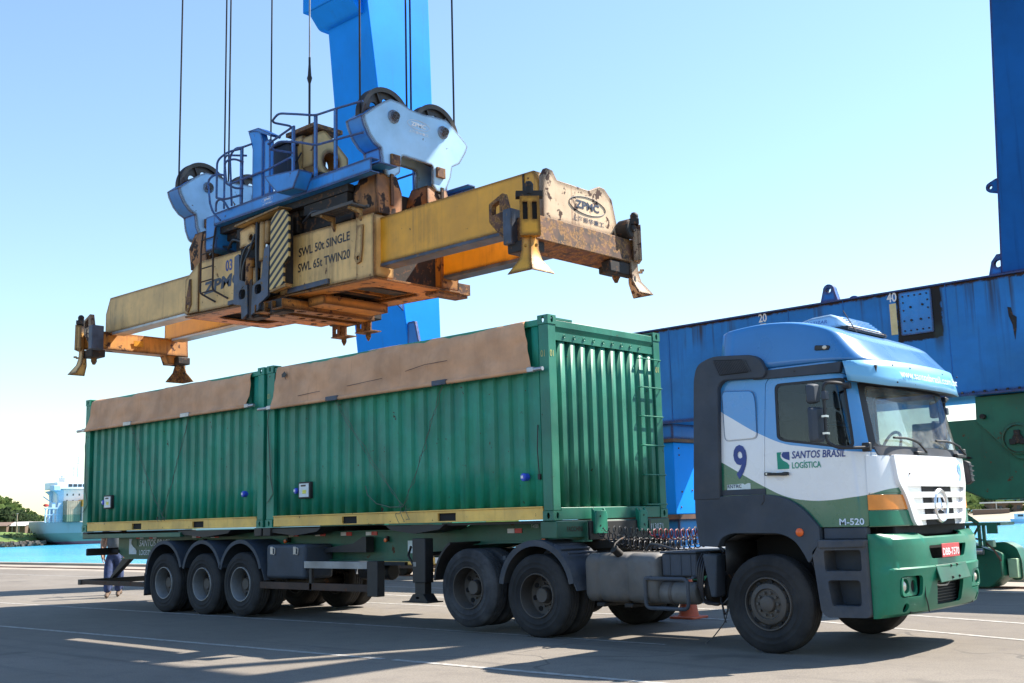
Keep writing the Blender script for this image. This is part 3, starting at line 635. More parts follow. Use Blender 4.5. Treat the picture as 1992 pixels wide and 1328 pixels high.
MB().prism([(-.56+.1*math.cos(k*math.pi/8), 5.56+.06*math.sin(k*math.pi/8)) for k in range(9)], 'y', 9.9, 10.1).build('light_dome', 'crane_blue', SB)
text('20', .17, (-2.63, 9.797, 5.36), (1, 0, 0), (0, 0, 1), 'white_paint', SB, bold=.03, width=.8); text('40', .17, (.16, 9.797, 5.36), (1, 0, 0), (0, 0, 1), 'white_paint', SB, bold=.03, width=.8)
MB().box(-2.60, -2.46, 9.790, 9.7975, 4.72, 5.32).build('bay_mark', 'cream_paint', SB); MB().box(.20, .33, 9.790, 9.7975, 4.72, 5.32).build('bay_mark', 'cream_paint', SB)
sc_ = [(2.36, 4.95), (2.42, 4.93), (2.44, 4.8), (2.5, 4.75), (2.48, 4.55), (2.44, 4.35), (2.42, 4.62), (2.37, 4.78)]
MB().prism(sc_, 'y', 9.788, 9.798).build('scar', 'sooty_steel', SB)
fb0 = MB().cyl((1.25, 9.74, 3.47), (1.25, 9.74, 3.51), .025, 6).build('flange_bolt', 'sooty_steel', SB, org=(1.25, 9.74, 3.47))
for i in range(1, 14): c_ = cpart(fb0, SB); c_.location.x += i*.2
# portal tie beam, unseen cross beams and landside legs
TB = MB().box(-15.8, 6.1, 7.95, 8.68, 16.05, 18.3).build('portal_tie_beam', 'crane_blue_clean', CR, bevel=.03)
MB().prism(rpoly([(8.0, 16.04), (8.4, 15.6), (8.95, 15.6), (8.95, 16.04)], [0, .1, 0, 0]), 'x', -15.6, -13.8).build('haunch', 'crane_blue_clean', TB)
MB().box(3.85, 4.65, -19, 9.2, 12.005, 12.3).build('unseen_cross_beam', 'crane_blue_clean', CR, bevel=.02)  # unseen beam added overhead, sized for the shadow strip on the ground
MB().box(-15.8, -13.6, -19, 6.5, 28, 30).build('unseen_cross_beam', 'crane_blue_clean', CR, bevel=.03)
MB().box(-15.8, -13.6, -21, -19, 2, 30).build('landside_leg', 'crane_blue_clean', CR, bevel=.03); MB().box(2.33, 4.65, -21, -19, 2, 12.3).build('landside_leg', 'crane_blue_clean', CR, bevel=.03)
# pedestal under the sill, left of the truck cab
MB().box(-7.4, -4.93, 9.82, 11.2, 3.10, 3.425).build('pedestal_head', 'crane_blue', CR)
MB().box(-7.5, -4.87, 9.74, 11.3, 3.03, 3.098).build('pedestal_flange', 'rail_rust', CR)
PD = MB().box(-7.3, -4.95, 9.84, 11.15, 1.46, 3.028).build('pedestal', 'crane_blue_clean', CR, bevel=.02)
for y, z in ((10.05, 2.9), (10.05, 2.75), (10.1, 1.95), (10.5, 1.98), (10.05, 1.62), (10.9, 1.75)): MB().sphere((-4.95, y, z), .022, 8).build('bolt', 'rail_rust', PD)
MB().box(-7.6, -4.75, 9.7, 11.4, 1.36, 1.458).build('pedestal_base', 'rail_rust', CR)
MB().box(-5.95, -4.95, 9.95, 11.0, .5, 1.358).build('pedestal_post', 'crane_blue', CR)
MB().box(-7.2, -3.6, 9.9, 11.0, .06, .5).build('wheel_truck', 'crane_green', CR, bevel=.04)
# green equaliser at the right
eq = [(.35, 3.02), (1.60, 3.02), (1.60, 3.425), (4.2, 3.425), (4.2, 1.57), (1.62, 1.57), (.75, 1.95), (.3, 2.35)]
EQ = MB().prism(eq, 'y', 10.02, 11.0).build('equaliser_beam', 'crane_green', CR, bevel=.02)
gp = [(1.60, 3.42), (3.4, 3.42), (3.4, 2.2), (2.55, 2.2), (2.22, 2.28), (2.02, 2.48), (1.58, 2.98)]
MB().prism(gp, 'y', 9.93, 10.017).build('gusset_plate', 'crane_green', EQ, bevel=.01)
MB().lathe([(.28, 0), (.28, -.05), (.24, -.06), (.24, -.02), (.0005, -.02)], (2.29, 9.93, 2.62), 'y', 28).build('pin_ring', 'crane_green', EQ)
kp = MB(); kp.cyl((2.29, 9.92, 2.62), (2.29, 9.85, 2.62), .09, 10)
for k in range(3):
    a = R(90+120*k); kp.box(2.29+.1*math.cos(a)-.05, 2.29+.1*math.cos(a)+.05, 9.84, 9.9, 2.62+.1*math.sin(a)-.05, 2.62+.1*math.sin(a)+.05)
kp.build('pin_keeper', 'sooty_steel', EQ, bevel=.008)
MB().cyl((1.73, 9.93, 3.05), (1.73, 9.82, 3.05), .045, 10).build('stop', 'sooty_steel', EQ)
MB().prism(rpoly([(1.28, 2.34), (1.36, 2.36), (1.44, 2.33), (1.36, 2.31)], .02), 'y', 9.99, 10.017).build('grease_hole', 'dark_void', EQ)
# small bogie with motor beyond the truck bumper
BG = MB().prism(rpoly([(.2, .75), (1.2, .82), (1.72, .62), (1.75, .22), (1.50, .02), (.2, .02)], .05), 'y', 10.1, 10.75).build('bogie', 'crane_green', CR, bevel=.02)
MB().prism(rpoly([(1.4, .80), (1.72, .82), (1.9, .72), (1.97, .5), (1.97, .16), (1.8, .14)], .06), 'y', 10.45, 10.8).build('rail_guard', 'crane_green', BG)
MB().box(1.77, 1.93, 10.30, 10.62, .19, .53).build('buffer_box', 'pale_green', BG, bevel=.015)
MB().tube([(1.2, 10.05, .92), (1.5, 10.0, .86), (1.68, 9.98, .68), (1.78, 9.98, .50)], .018, 6).build('cable', 'rail_rust', BG)
MB().cyl((.6, 10.0, .66), (1.48, 10.0, .66), .055, 12).build('pipe', 'bright_steel', BG)
mt = MB(); mt.cyl((1.02, 9.95, .93), (1.26, 9.95, .93), .15, 20); mt.cyl((.8, 9.95, .93), (1.02, 9.95, .93), .12, 20)
MO = mt.build('motor', 'slate_steel', BG)
fn = MB()
for k in range(10):
    a = 2*math.pi*k/10; fn.box(1.26, 1.27, 9.95+.05*math.cos(a)-.012, 9.95+.05*math.cos(a)+.012, .93+.05*math.sin(a)-.012, .93+.05*math.sin(a)+.012)
fn.lathe([(.15, 1.26), (.15, 1.28), (.11, 1.285), (.11, 1.262)], (0, 9.95, .93), 'x', 20, True).build('fan_grille', 'galvanised', MO)
pf = MB(); pf.box(1.2, 1.85, 9.9, 10.6, 1.12, 1.17).box(1.62, 1.80, 9.86, 9.9, .98, 1.17).box(1.0, 1.35, 9.9, 9.97, 1.20, 1.28)
pf.tube([(.8, 9.92, 1.55), (1.2, 9.92, 1.35), (1.45, 9.92, 1.16)], .035, 6); pf.build('service_platform', 'crane_green', BG)
ps = MB()
for x in (1.22, 1.42, 1.5): ps.box(x, x+.05, 9.95, 10.0, .75, 1.13)
ps.tube([(1.22, 9.97, .75), (1.45, 9.97, 1.12)], .02, 6); ps.build('platform_post', 'crane_green', BG)
MB().box(1.53, 1.66, 10.0, 10.14, .74, .86).build('oil_box', 'pale_green', BG, bevel=.01)
# bogie of the far left leg, glimpsed under the trailer
B2 = MB().box(-19.5, -13.2, 10.1, 10.9, .30, .78).build('bogie', 'rail_yellow', CR, bevel=.03)
MB().box(-19.8, -13.0, 10.05, 10.95, .22, .297).build('bogie_flange', 'rusty_brown', B2)
for x in (-18.6, -17.2, -15.8, -14.4): MB().lathe([(.02, -.12), (.27, -.12), (.30, -.1), (.30, .1), (.27, .12), (.02, .12)], (x, 10.4, .30), 'y', 20).build('rail_wheel', 'sooty_steel', B2)
MB().box(-16.9, -16.45, 9.6, 9.95, .0, .28).build('cable_chute', 'rail_rust', CR)
MB().box(-12.95, -12.6, 10.2, 10.5, .35, .7).build('buffer_box', 'cab_white', B2)
MB().box(-17.5, -12, 9.9, 11.2, 1.2, 3.43).build('equaliser_beam', 'crane_green', CR, bevel=.02)
# ---------------------------------------------------------------- containers
CZ, CT, CW, CLEN = 1.42, 4.011, 2.438, 6.058
def corrug(a0, a1, pitch, d, sl=.10, fl=.40):
    """trapezoid corrugation along a: list of (a, depth 0..d)"""
    n = max(1, round((a1-a0)/pitch)); p = (a1-a0)/n; out = []
    for i in range(n):
        s = a0+i*p; out += [(s, d), (s+p*fl, d), (s+p*(fl+sl), 0), (s+p*(1-sl), 0)]
    out.append((a1, d)); return out
def container(X0, label, front):
    X1 = X0-CLEN
    t = thing('open_top_container', (X0-3.03, 1.22, CZ), label, 'container', 'green containers on the trailer')
    mf = 'container_green_front'
    # castings with real holes
    def casting(xc0, xc1, y0, y1, z0, z1, fx, fy):
        mb = MB(); th = .022
        xs_ = xc1 if fx > 0 else xc0; ys_ = y0 if fy < 0 else y1
        hz_ = (z0+z1)/2; hy = (y0+y1)/2; hx = (xc0+xc1)/2
        mb.prism(rect(xc0, xc1, z0, z1), 'y', ys_, ys_-fy*th, [circ(hx, hz_, .042, 12, .026)])
        a, b = (y0+th, y1) if fy < 0 else (y0, y1-th)
        mb.prism(rect(a, b, z0, z1), 'x', xs_, xs_-fx*th, [circ(hy, hz_, .042, 12, .026)])
        mb.box(xc0+.001, xc1-.001-th*(fx > 0)+0, a, b, (z0, z1-th)[z1 > 3], (z0+th, z1)[z1 > 3])
        mb.box(xc0+.07, xc1-.07, y0+.06, y1-.06, z0+th, z1-th)
        return mb.build('corner_casting', mf if (fx > 0 and front) else 'container_green', t)
    for (xa, xb, fx) in ((X0-.178, X0, 1), (X1, X1+.178, -1)):
        for (ya, yb, fy) in ((0, .162, -1), (CW-.162, CW, 1)):
            casting(xa, xb, ya, yb, CZ, CZ+.118, fx, fy); casting(xa, xb, ya, yb, CT-.118, CT, fx, fy)
    for (xa, xb) in ((X0-.168, X0-.008), (X1+.008, X1+.21)):
        for (ya, yb) in ((.006, .155), (CW-.155, CW-.006)):
            MB().box(xa, xb, ya, yb, CZ+.119, CT-.119).build('corner_post', mf if (front and xb == X0-.008) else 'container_green', t, bevel=.008)
    for k, (yf, sg) in enumerate(((.03, 1), (CW-.03, -1))):
        pr_ = corrug(X1+.215, X0-.172, .272, .042)
        mb = MB(); vs = []; fs = []
        for (a, d) in pr_:
            for z in (1.60, 2.2, 2.8, 3.4, 3.90):
                p = Vector((a, yf+sg*d, z)); q = noise.noise(Vector((a*1.3, z*1.1, X0+k*9)))*.010 + noise.noise(Vector((a*4, z*3, X0)))*.004
                vs.append((p.x, p.y+q, p.z))
        for i in range(len(pr_)-1):
            for j in range(4): fs.append((i*5+j, (i+1)*5+j, (i+1)*5+j+1, i*5+j+1))
        mb.add(vs, fs).build('side_panel', 'container_green', t, solid=.003, sharp=4, fix=False)
        ya, yb = (.012, .10) if k == 0 else (CW-.10, CW-.012)
        MB().box(X1+.215, X0-.182, ya, yb, 3.885, 3.965).build('top_rail', 'container_green', t, bevel=.006)
        # bottom rail with two fork pockets
        pk = [(X0-4.14, X0-3.80), (X0-2.085, X0-1.735)]
        RL = MB().prism(rect(X1+.205, X0-.182, 1.432, 1.578), 'y', ya-.004, ya+.03, [rect(a, b, 1.448, 1.552) for a, b in pk]).box(X1+.205, X0-.182, ya-.016, ya+.05, 1.580, 1.598)
        RL = RL.build('bottom_rail', 'rail_yellow', t, bevel=.003)
        for a, b in pk: MB().box(a-.01, b+.01, ya+.031, ya+.6, 1.44, 1.56).build('fork_pocket', 'dark_void', t)
    for kx, (xe, sg) in enumerate(((X0-.035, -1), (X1+.035, 1))):
        zt = 3.70 if kx == 0 else 3.86
        pr_ = corrug(.158, CW-.158, .212, .048); mb = MB(); vs = []; fs = []
        for (a, d) in pr_:
            for z in (1.585, 2.3, 3.0, zt):
                q = noise.noise(Vector((a*1.7, z*1.3, X0+5)))*.009; vs.append((xe+sg*d+q, a, z))
        for i in range(len(pr_)-1):
            for j in range(3): fs.append((i*4+j, (i+1)*4+j, (i+1)*4+j+1, i*4+j+1))
        mb.add(vs, fs).build('end_panel', mf if (front and kx == 0) else 'container_green', t, solid=.003, sharp=4, fix=False)
        xa = X0-.09 if kx == 0 else X1+.012; xb = X0-.012 if kx == 0 else X1+.09
        MB().box(xa, xb, .164, CW-.164, 1.425, 1.578).build('bottom_sill', mf if (front and kx == 0) else 'container_green', t, bevel=.008)
        hd = MB().box(xa, xb, .158, CW-.158, 3.86, 3.955); hd.build('top_header', mf if (front and kx == 0) else 'container_green', t, bevel=.008)
    hp = MB().add([(X0-.012, .158, 3.86), (X0-.045, .158, 3.80), (X0-.045, CW-.158, 3.80), (X0-.012, CW-.158, 3.86), (X0-.09, .158, 3.86), (X0-.09, .158, 3.80), (X0-.09, CW-.158, 3.80), (X0-.09, CW-.158, 3.86)],
                  [(0, 1, 2, 3), (4, 7, 6, 5), (0, 4, 5, 1), (3, 2, 6, 7), (1, 5, 6, 2)]).box(X0-.06, X0-.022, .158, CW-.158, 3.695, 3.799)
    hp.build('header_plate', mf, t)
    if front:
        MB().box(X0-.17, X0-.011, .162, .5, 3.957, 3.985).build('header_flap', mf, t)
        for i in range(9):
            y = .335+i*.2025; ring = [(X0-.012, y+.018*math.cos(a), 3.757+.018*math.sin(a)) for a in [k*math.pi/5 for k in range(10)]]
            MB().tube(ring, .005, 5, True).cyl((X0-.022, y, 3.775), (X0-.004, y, 3.775), .006, 6).build('lashing_ring', 'galvanised' if i in () else 'container_green', t)
        for i in range(6):
            z = 3.61-i*.402
            MB().rtube([(X0-.03, 1.92, z), (X0+.03, 1.92, z), (X0+.03, 2.40, z), (X0-.008, 2.40, z)], .0095, .02, 6, 3).build('ladder_rung', mf, t)
    MB().box(X1+.1, X0-.1, .05, CW-.05, 1.50, 1.56).build('floor', 'dark_void', t)
    # reefer style socket and meter box
    for (dx, r_) in ((-5.225 if front else -5.18, .045), (-.46 if front else -.51, .05)):
        sk = MB(); sk.cyl((X0+dx, .045, 1.97), (X0+dx, -.035, 1.97), r_, 16); sk.cyl((X0+dx, -.034, 1.97), (X0+dx, -.045, 1.97), r_*.8, 16)
        sk = sk.build('power_socket', 'socket_blue', t, bevel=.004)
        MB().box(X0+dx-.025, X0+dx+.01, -.052, -.046, 1.955, 1.99).build('socket_cap', 'white_paint', sk)
    bx = MB().box(X0-5.165, X0-4.87, -.025, .06, 1.845, 2.10).build('meter_box', 'black_steel', t, bevel=.01)
    MB().box(X0-5.135, X0-4.90, -.031, -.0255, 1.87, 2.075).build('meter_face', 'meter_white', bx)
    MB().box(X0-5.05, X0-4.96, -.034, -.0315, 1.92, 1.975).build('warning_sticker', 'sticker_yellow', bx); MB().box(X0-5.09, X0-4.97, -.034, -.0315, 2.03, 2.055).build('dial', 'black_paint', bx)
    # stencilled 01
    if front:
        text('01', .085, (X0-.14, -.001+.006, 3.475), (1, 0, 0), (0, 0, 1), 'stencil_yellow', t, width=.75); text('01', .085, (X0-.007, .03, 3.475), (0, 1, 0), (0, 0, 1), 'stencil_yellow', t, width=.75)
        text('01', .085, (X0-.007, CW-.135, 3.44), (0, 1, 0), (0, 0, 1), 'stencil_yellow', t, width=.75)
        text('01', .085, (X1+.02, .005, 3.475), (1, 0, 0), (0, 0, 1), 'stencil_yellow', t, width=.75)
        MB().rtube([(X0-.235, .02, 2.62), (X0-.228, -.01, 2.3), (X0-.222, .01, 1.95)], .007, .02, 5).box(X0-.24, X0-.205, -.005, .03, 1.93, 2.0).build('cable', 'black_steel', t)
    for zz, q in ((3.2, 0), (2.95, .01)):
        MB().tube([(X1+.10, -.012, 3.30), (X1+.06+q, -.02, 3.1), (X1+.12+q, -.02, 2.6), (X1+.14+q, -.015, 2.2), (X1+.2, .0, 1.95), (X1+.05, -.012, 1.8)], .006, 5).build('lashing_cord', 'rope_fibre', t)
    return t
container(0, 'green open top container nearest the truck cab with ladder rungs on its front', True)
container(-6.134, 'green open top container at the rear of the trailer', False)

# ---------------------------------------------------------------- tarpaulins over the open tops
def tarp(X0, xa, xb, xat, xbt, hem, label, seed, clips):
    t = thing('tarpaulin', (X0-3, 1.22, 4.0), label, 'tarpaulin', 'tan tarpaulins over the open containers')
    prof = [(-.075, 0), (-.055, .08), (-.038, .2), (-.03, .33), (-.02, .46), (-.012, .56), (.0, .635), (.03, .675), (.09, .69), (.3, .66), (.7, .64), (1.22, .65), (1.75, .64), (2.2, .66), (2.37, .685), (2.43, .65), (2.455, .4), (2.47, .2), (2.48, 0)]
    nv = len(prof)-1
    def fn(u, v):
        k = v*nv; i = min(int(k), nv-1); f = k-i; y = prof[i][0]*(1-f)+prof[i+1][0]*f; h = prof[i][1]*(1-f)+prof[i+1][1]*f
        hgt = max(0, min(1, h/.67)); H = CT-.02-hem-.015
        x = (xb*(1-hgt)+xbt*hgt)*(1-u) + (xa*(1-hgt)+xat*hgt)*u
        z = hem + h/.69*H
        w_ = noise.noise(Vector((x*1.1+seed, z*2.2, seed)))*.045 + noise.noise(Vector((x*3+z*2.5, z*3.2-x*1.0, seed+4)))*.028 + noise.noise(Vector((x*.5, z*7+x*.6, seed+8)))*.016
        fold = abs(math.sin((x*1.9+z*2.6+seed)))**6*.03*noise.noise(Vector((x*.8, 0, seed)))*2
        m_ = 1 if y < .05 else .3
        y += -abs(w_)*m_*1.0 - fold*m_; z += (w_*.35 if h > .5 else w_*.15)
        sag = .012*math.sin((u*9+seed)*1.3)*(1 if h > .5 else 0)
        return Vector((x, y, z+sag))
    MB().grid(fn, 130, nv*3).build('sheet', 'tarp_tan', t, solid=.004, fix=True, sharp=60)
    MB().cyl((xb-.005, -.083, hem-.004), (xa-.005, -.083, hem-.004), .030, 12).build('hem_roll', 'tarp_tan', t)
    e0 = xb-(.33 if X0 == 0 else .3)
    MB().cyl((e0, -.085, hem-.005), (xb-.006, -.085, hem-.005), .026, 12).build('roll_bar', 'galvanised', t); MB().cyl((xa-.004, -.085, hem-.005), (xa+.20, -.085, hem-.005), .026, 12).build('roll_bar', 'galvanised', t)
    for x in (xa+.005, xb-.02): MB().box(x-.055, x+.055, -.115, -.055, hem-.035, hem+.03).build('bar_clamp', 'galvanised', t, bevel=.008)
    for x in clips:
        MB().box(x-.14, x+.14, -.122, -.085, hem-.035, hem+.035).build('bar_clip', 'slate_steel' if X0 == 0 else 'galvanised', t, bevel=.006)
    return t
T1 = tarp(0, -.235, -5.83, -.39, -5.77, 3.315, 'tan tarpaulin draped over the container nearest the cab', 1.7, (-4.236, -1.895))
T2 = tarp(-6.134, -6.48, -12.03, -6.47, -11.92, 3.40, 'tan tarpaulin draped over the rear container', 5.2, (-10.333, -8.34))
MB().prism([(-5.55, 3.82), (-5.47, 3.86), (-5.42, 3.80), (-5.46, 3.78), (-5.43, 3.72), (-5.47, 3.77), (-5.54, 3.77)], 'y', -.075, -.069).build('torn_patch', 'black_paint', T1)
for pts in ([(-5.1, 3.435), (-4.75, 3.45), (-4.55, 3.455)], [(-3.9, 3.47), (-3.4, 3.49), (-3.1, 3.50)], [(-2.6, 3.55), (-2.2, 3.60), (-1.75, 3.605)]):
    MB().tube([(x, -.088, z) for x, z in pts], .004, 5).build('crease_shade', 'rusty_brown', T1)  # thin dark rods put the shade of the sheet's creases into colour
def cords(t, tops, join, lo, seed):
    r2 = random.Random(seed)
    for k, tp in enumerate(tops):
        for j in range(2):
            pts = []; 
            for i in range(15):
                f = i/14; p = Vector(tp)*(1-f)+Vector(join)*f
                p += Vector((r2.gauss(0, .02)+j*.03*math.sin(f*3.1)*(1 if k else -1), -.004*j, -.12*math.sin(f*3.14)*(.4 if k else .8)*f)); pts.append(p)
            MB().tube(pts, .0042, 5).build('tie_cord', 'rope_fibre', t)
    for j in range(3):
        c = Vector(join); pts = []
        for i in range(12):
            a = i*.7+j; pts.append(c+Vector((.05*math.sin(a)+.1*(j-1), -.01-.003*i, -.02*i*lo+.03*math.cos(a*1.3))))
        MB().tube(pts, .0042, 5).build('tie_cord', 'rope_fibre', t)
cords(T1, [(-4.236, -.03, 3.28), (-1.895, -.03, 3.28)], (-2.72, -.03, 1.67), 1, 3)
MB().tube([(-3.55, -.03, 1.98), (-3.5, -.035, 1.85), (-3.3, -.04, 1.72), (-3.0, -.04, 1.66), (-2.72, -.04, 1.66)], .007, 5).build('tie_cord', 'rope_fibre', T1)
cords(T2, [(-10.333, -.03, 3.36), (-8.34, -.03, 3.36)], (-9.15, -.03, 1.66), .3, 8)

# ---------------------------------------------------------------- wheels
def tyre_mesh(mb, c, ro=.505, wd=.27, ri=.275, s=-1):
    h = wd/2; pr_ = [(ri, -h*.86), (ri+.03, -h*.95), (ri+.06, -h*.97), (ri+.065, -h*1.01), (ri+.075, -h*1.01), (ri+.08, -h*.98), (ri+.12, -h), (ri+.125, -h*1.015), (ri+.135, -h*1.015), (ri+.14, -h), (ro-.07, -h*.97), (ro-.045, -h*.93), (ro-.018, -h*.85), (ro-.003, -h*.72)]
    for k in range(4):      # tread with grooves
        a = -h*.72+k*h*.36+.0; pr_ += [(ro, a+.004), (ro+.001, a+h*.28), (ro-.012, a+h*.30), (ro-.012, a+h*.35)]
    pr_ += [(ro-.003, h*.72), (ro-.018, h*.85), (ro-.045, h*.93), (ro-.10, h*.98), (ri+.10, h), (ri+.03, h*.95), (ri, h*.86)]
    return mb.lathe(pr_, c, 'y', 56, True)
def wheel(par, c, s, style, mat_t='rubber', twin=True, rimmat='rim_steel'):
    """s=-1 outer face toward the camera side; style 'dish' (twin, deep) or 'steer'"""
    c = Vector(c); w = .27
    rim = MB()
    if style == 'dish':
        d = -s    # inward
        pr_ = [(.278, s*.115), (.272, s*.135), (.262, s*.135), (.255, s*.10), (.250, d*.04), (.245, d*.10), (.256, d*.12), (.278, d*.12)]
        rim.lathe(pr_, c, 'y', 40)
        disc = MB().lathe([(.247, d*.055), (.225, d*.075), (.19, d*.08), (.135, d*.085), (.125, d*.05), (.001, d*.05)], c, 'y', 40)
    else:
        pr_ = [(.278, s*.115), (.272, s*.137), (.260, s*.137), (.252, s*.085), (.235, s*.075), (.208, s*.125), (.16, s*.140), (.150, s*.118), (.085, s*.118), (.001, s*.118), (.001, -s*.1), (.26, -s*.12), (.278, -s*.12)]
        rim.lathe(pr_, c, 'y', 48)
    ro = rim.build('wheel', rimmat, par, org=c, sharp=30)
    if style == 'dish': disc.build('wheel_disc', 'rim_steel', ro, org=c)
    # hand holes, hub, nuts
    n = 10 if style == 'steer' else 8; rr = .222 if style == 'steer' else .205; h0 = None
    for k in range(n):
        a = 2*math.pi*k/n+.2; q = Vector((rr*math.cos(a), s*(.102 if style == 'steer' else -.079), rr*math.sin(a)))
        if h0 is None: h0 = MB().lathe([(.032, 0), (.032, s*.012), (.0005, s*.012)], c+q, 'y', 12).build('hand_hole', 'dark_void', ro, org=c+q)
        else: h1 = cpart(h0, ro); h1.location = q
    hb = MB()
    if style == 'steer':
        hb.lathe([(.085, s*.118), (.080, s*.16), (.055, s*.175), (.0005, s*.178)], c, 'y', 24)
    else:
        hb.lathe([(.10, -s*.05), (.095, s*.02), (.085, s*.035), (.0005, s*.037)], c, 'y', 24)
    hb.build('hub', 'rim_steel' if style == 'steer' else 'rim_steel', ro, org=c)
    nt_ = MB()
    for k in range(10):
        a = 2*math.pi*k/10; rn, y0 = (.118, s*.118) if style == 'steer' else (.145, -s*.088)
        p = c+Vector((rn*math.cos(a), y0, rn*math.sin(a))); nt_.cyl(p, p+Vector((0, s*.028, 0)), .015, 6)
    nt_.build('wheel_nut', 'rim_steel', ro, org=c, kind='stuff')
    tyre_mesh(MB(), c).build('tyre', mat_t, ro, org=c, sharp=50)
    if twin:
        c2 = c+Vector((0, -s*.315, 0)); r2 = MB().lathe([(.278, s*.115), (.26, s*.135), (.25, 0), (.20, 0), (.2, -s*.05), (.26, -s*.12), (.278, -s*.12)], c2, 'y', 32, True).build('wheel', 'rim_steel', par, org=c2)
        tyre_mesh(MB(), c2).build('tyre', mat_t, r2, org=c2, sharp=50)
    return ro
# ---------------------------------------------------------------- skeletal semi trailer
ST = thing('semi_trailer', (-6.1, 1.22, 0), 'green skeletal semi trailer with three axles carrying both containers', 'trailer')
for (ya, yb, f0, f1) in ((.55, .562, .47, .64), (1.878, 1.89, 1.80, 1.97)):
    web = [(-11.75, 1.32), (-11.75, 1.0), (-11.5, .905), (-3.15, .905), (-2.85, .95), (-2.55, 1.045), (-2.1, 1.115), (-1.5, 1.15), (.08, 1.165), (.08, 1.385), (-2.0, 1.385), (-2.2, 1.32)]
    B = MB().prism(web, 'y', ya, yb).build('main_beam', 'chassis_green', ST)
    fl = MB().box(-11.5, -3.15, f0, f1, .885, .904).box(-11.75, -2.2, f0, f1, 1.321, 1.338)
    low = [(-3.15, .904), (-2.85, .949), (-2.55, 1.044), (-2.1, 1.114), (-1.5, 1.149), (.08, 1.164)]
    for i in range(5):
        (xa, za), (xb, zb) = low[i], low[i+1]
        fl.add([(xa, f0, za), (xb, f0, zb), (xb, f1, zb), (xa, f1, za), (xa, f0, za-.018), (xb, f0, zb-.018), (xb, f1, zb-.018), (xa, f1, za-.018)], [(0, 1, 2, 3), (4, 7, 6, 5), (0, 4, 5, 1), (1, 5, 6, 2), (2, 6, 7, 3), (3, 7, 4, 0)])
    fl.build('beam_flange', 'chassis_green', B)
for x0, x1, m_ in ((-12.19, -12.0, 'black_steel'), (-6.16, -5.96, 'black_steel'), (-6.4, -6.2, 'black_steel')):
    MB().box(x0, x1, .02, 2.42, 1.285, 1.415).build('bolster', m_, ST, bevel=.01)
MB().box(-.24, .03, .02, 2.42, 1.20, 1.412).build('front_bolster', 'chassis_green', ST, bevel=.012)
MB().box(-2.1, -.24, .1, 2.3, 1.387, 1.4185).build('gap_filler', 'black_steel', ST)  # dark filler added where the gap under the container showed bright
MB().box(.032, .06, .62, 1.95, 1.16, 1.40).build('kingpin_plate', 'black_steel', ST, bevel=.01)
for y0, y1, m_ in ((.70, .95, 1.24), (1.64, 1.83, 1.25)):
    br = MB().prism([(.0305, m_), (.095, m_), (.095, 1.50), (.05, 1.56), (.0305, 1.56)], 'y', y0, y0+.02).prism([(.0305, m_), (.095, m_), (.095, 1.50), (.05, 1.56), (.0305, 1.56)], 'y', y1-.02, y1).box(.075, .097, y0+.02, y1-.02, m_, 1.53)
    br.build('front_stop', 'container_green', ST, bevel=.006)
    for z in (1.34, 1.46): MB().cyl((.096, y0+.10, z), (.1005, y0+.10, z), .012, 8).build('stop_hole', 'dark_void', ST)
text('F-413071', .05, (-.86, .547, 1.325), (1, 0, 0), (0, 0, 1), 'pale_letter', ST, width=.5); text('F-413071', .075, (.033, 1.86, 1.27), (0, 1, 0), (0, 0, 1), 'pale_letter', ST, fit=.40)
text('FACCHINI', .06, (.0335, .20, 1.28), (0, 1, 0), (0, 0, 1), 'rusty_brown', ST, bold=.02, width=.8)
MB().box(-12.17, -8.62, .015, .10, 1.295, 1.375).build('side_rail', 'chassis_green', ST, bevel=.006)
MB().box(-12.17, -8.62, 2.338, 2.423, 1.295, 1.375).build('side_rail', 'chassis_green', ST, bevel=.006)
# outriggers under the container sides
for (xa, xb) in ((-8.75, -7.1), (-6.05, -4.7), (-3.2, -2.0)):
    ol = [(xa, 1.40), (xb, 1.40), (xb-.1, 1.34), ((xa+xb)/2, 1.285), (xa+.1, 1.34)]
    MB().prism(ol, 'y', .05, .54).build('outrigger', 'black_steel', ST); MB().prism(ol, 'y', 1.9, 2.39).build('outrigger', 'black_steel', ST)
for x in (-10.4, -8.3, -6.9, -4.4, -3.0, -1.2):
    MB().box(x-.05, x+.05, .563, 1.877, 1.0 if x < -3 else 1.17, 1.30).build('cross_member', 'chassis_green', ST)
for x in (-10.93, -10.45, -8.95, -8.35, -6.05, -5.35, -4.7, -4.1, -1.16):
    sw = 1 if x > -10 else -1
    MB().box(x-.13, x-.004, .538, .548, 1.265, 1.325).build('reflector_tape', 'white_tape' if sw > 0 else 'red_tape', ST); MB().box(x+.004, x+.13, .538, .548, 1.265, 1.325).build('reflector_tape', 'red_tape' if sw > 0 else 'white_tape', ST)
for x in (-8.62, -6.15, -3.72, -.6):
    MB().lathe([(.03, 0), (.03, -.02), (.0005, -.024)], (x, .50 if x > -5 else .46, 1.19), 'y', 12).build('side_marker', 'orange_lens', ST)
    MB().box(x-.02, x+.02, .48 if x < -5 else .51, .55, 1.17, 1.25).build('marker_bracket', 'black_steel', ST)
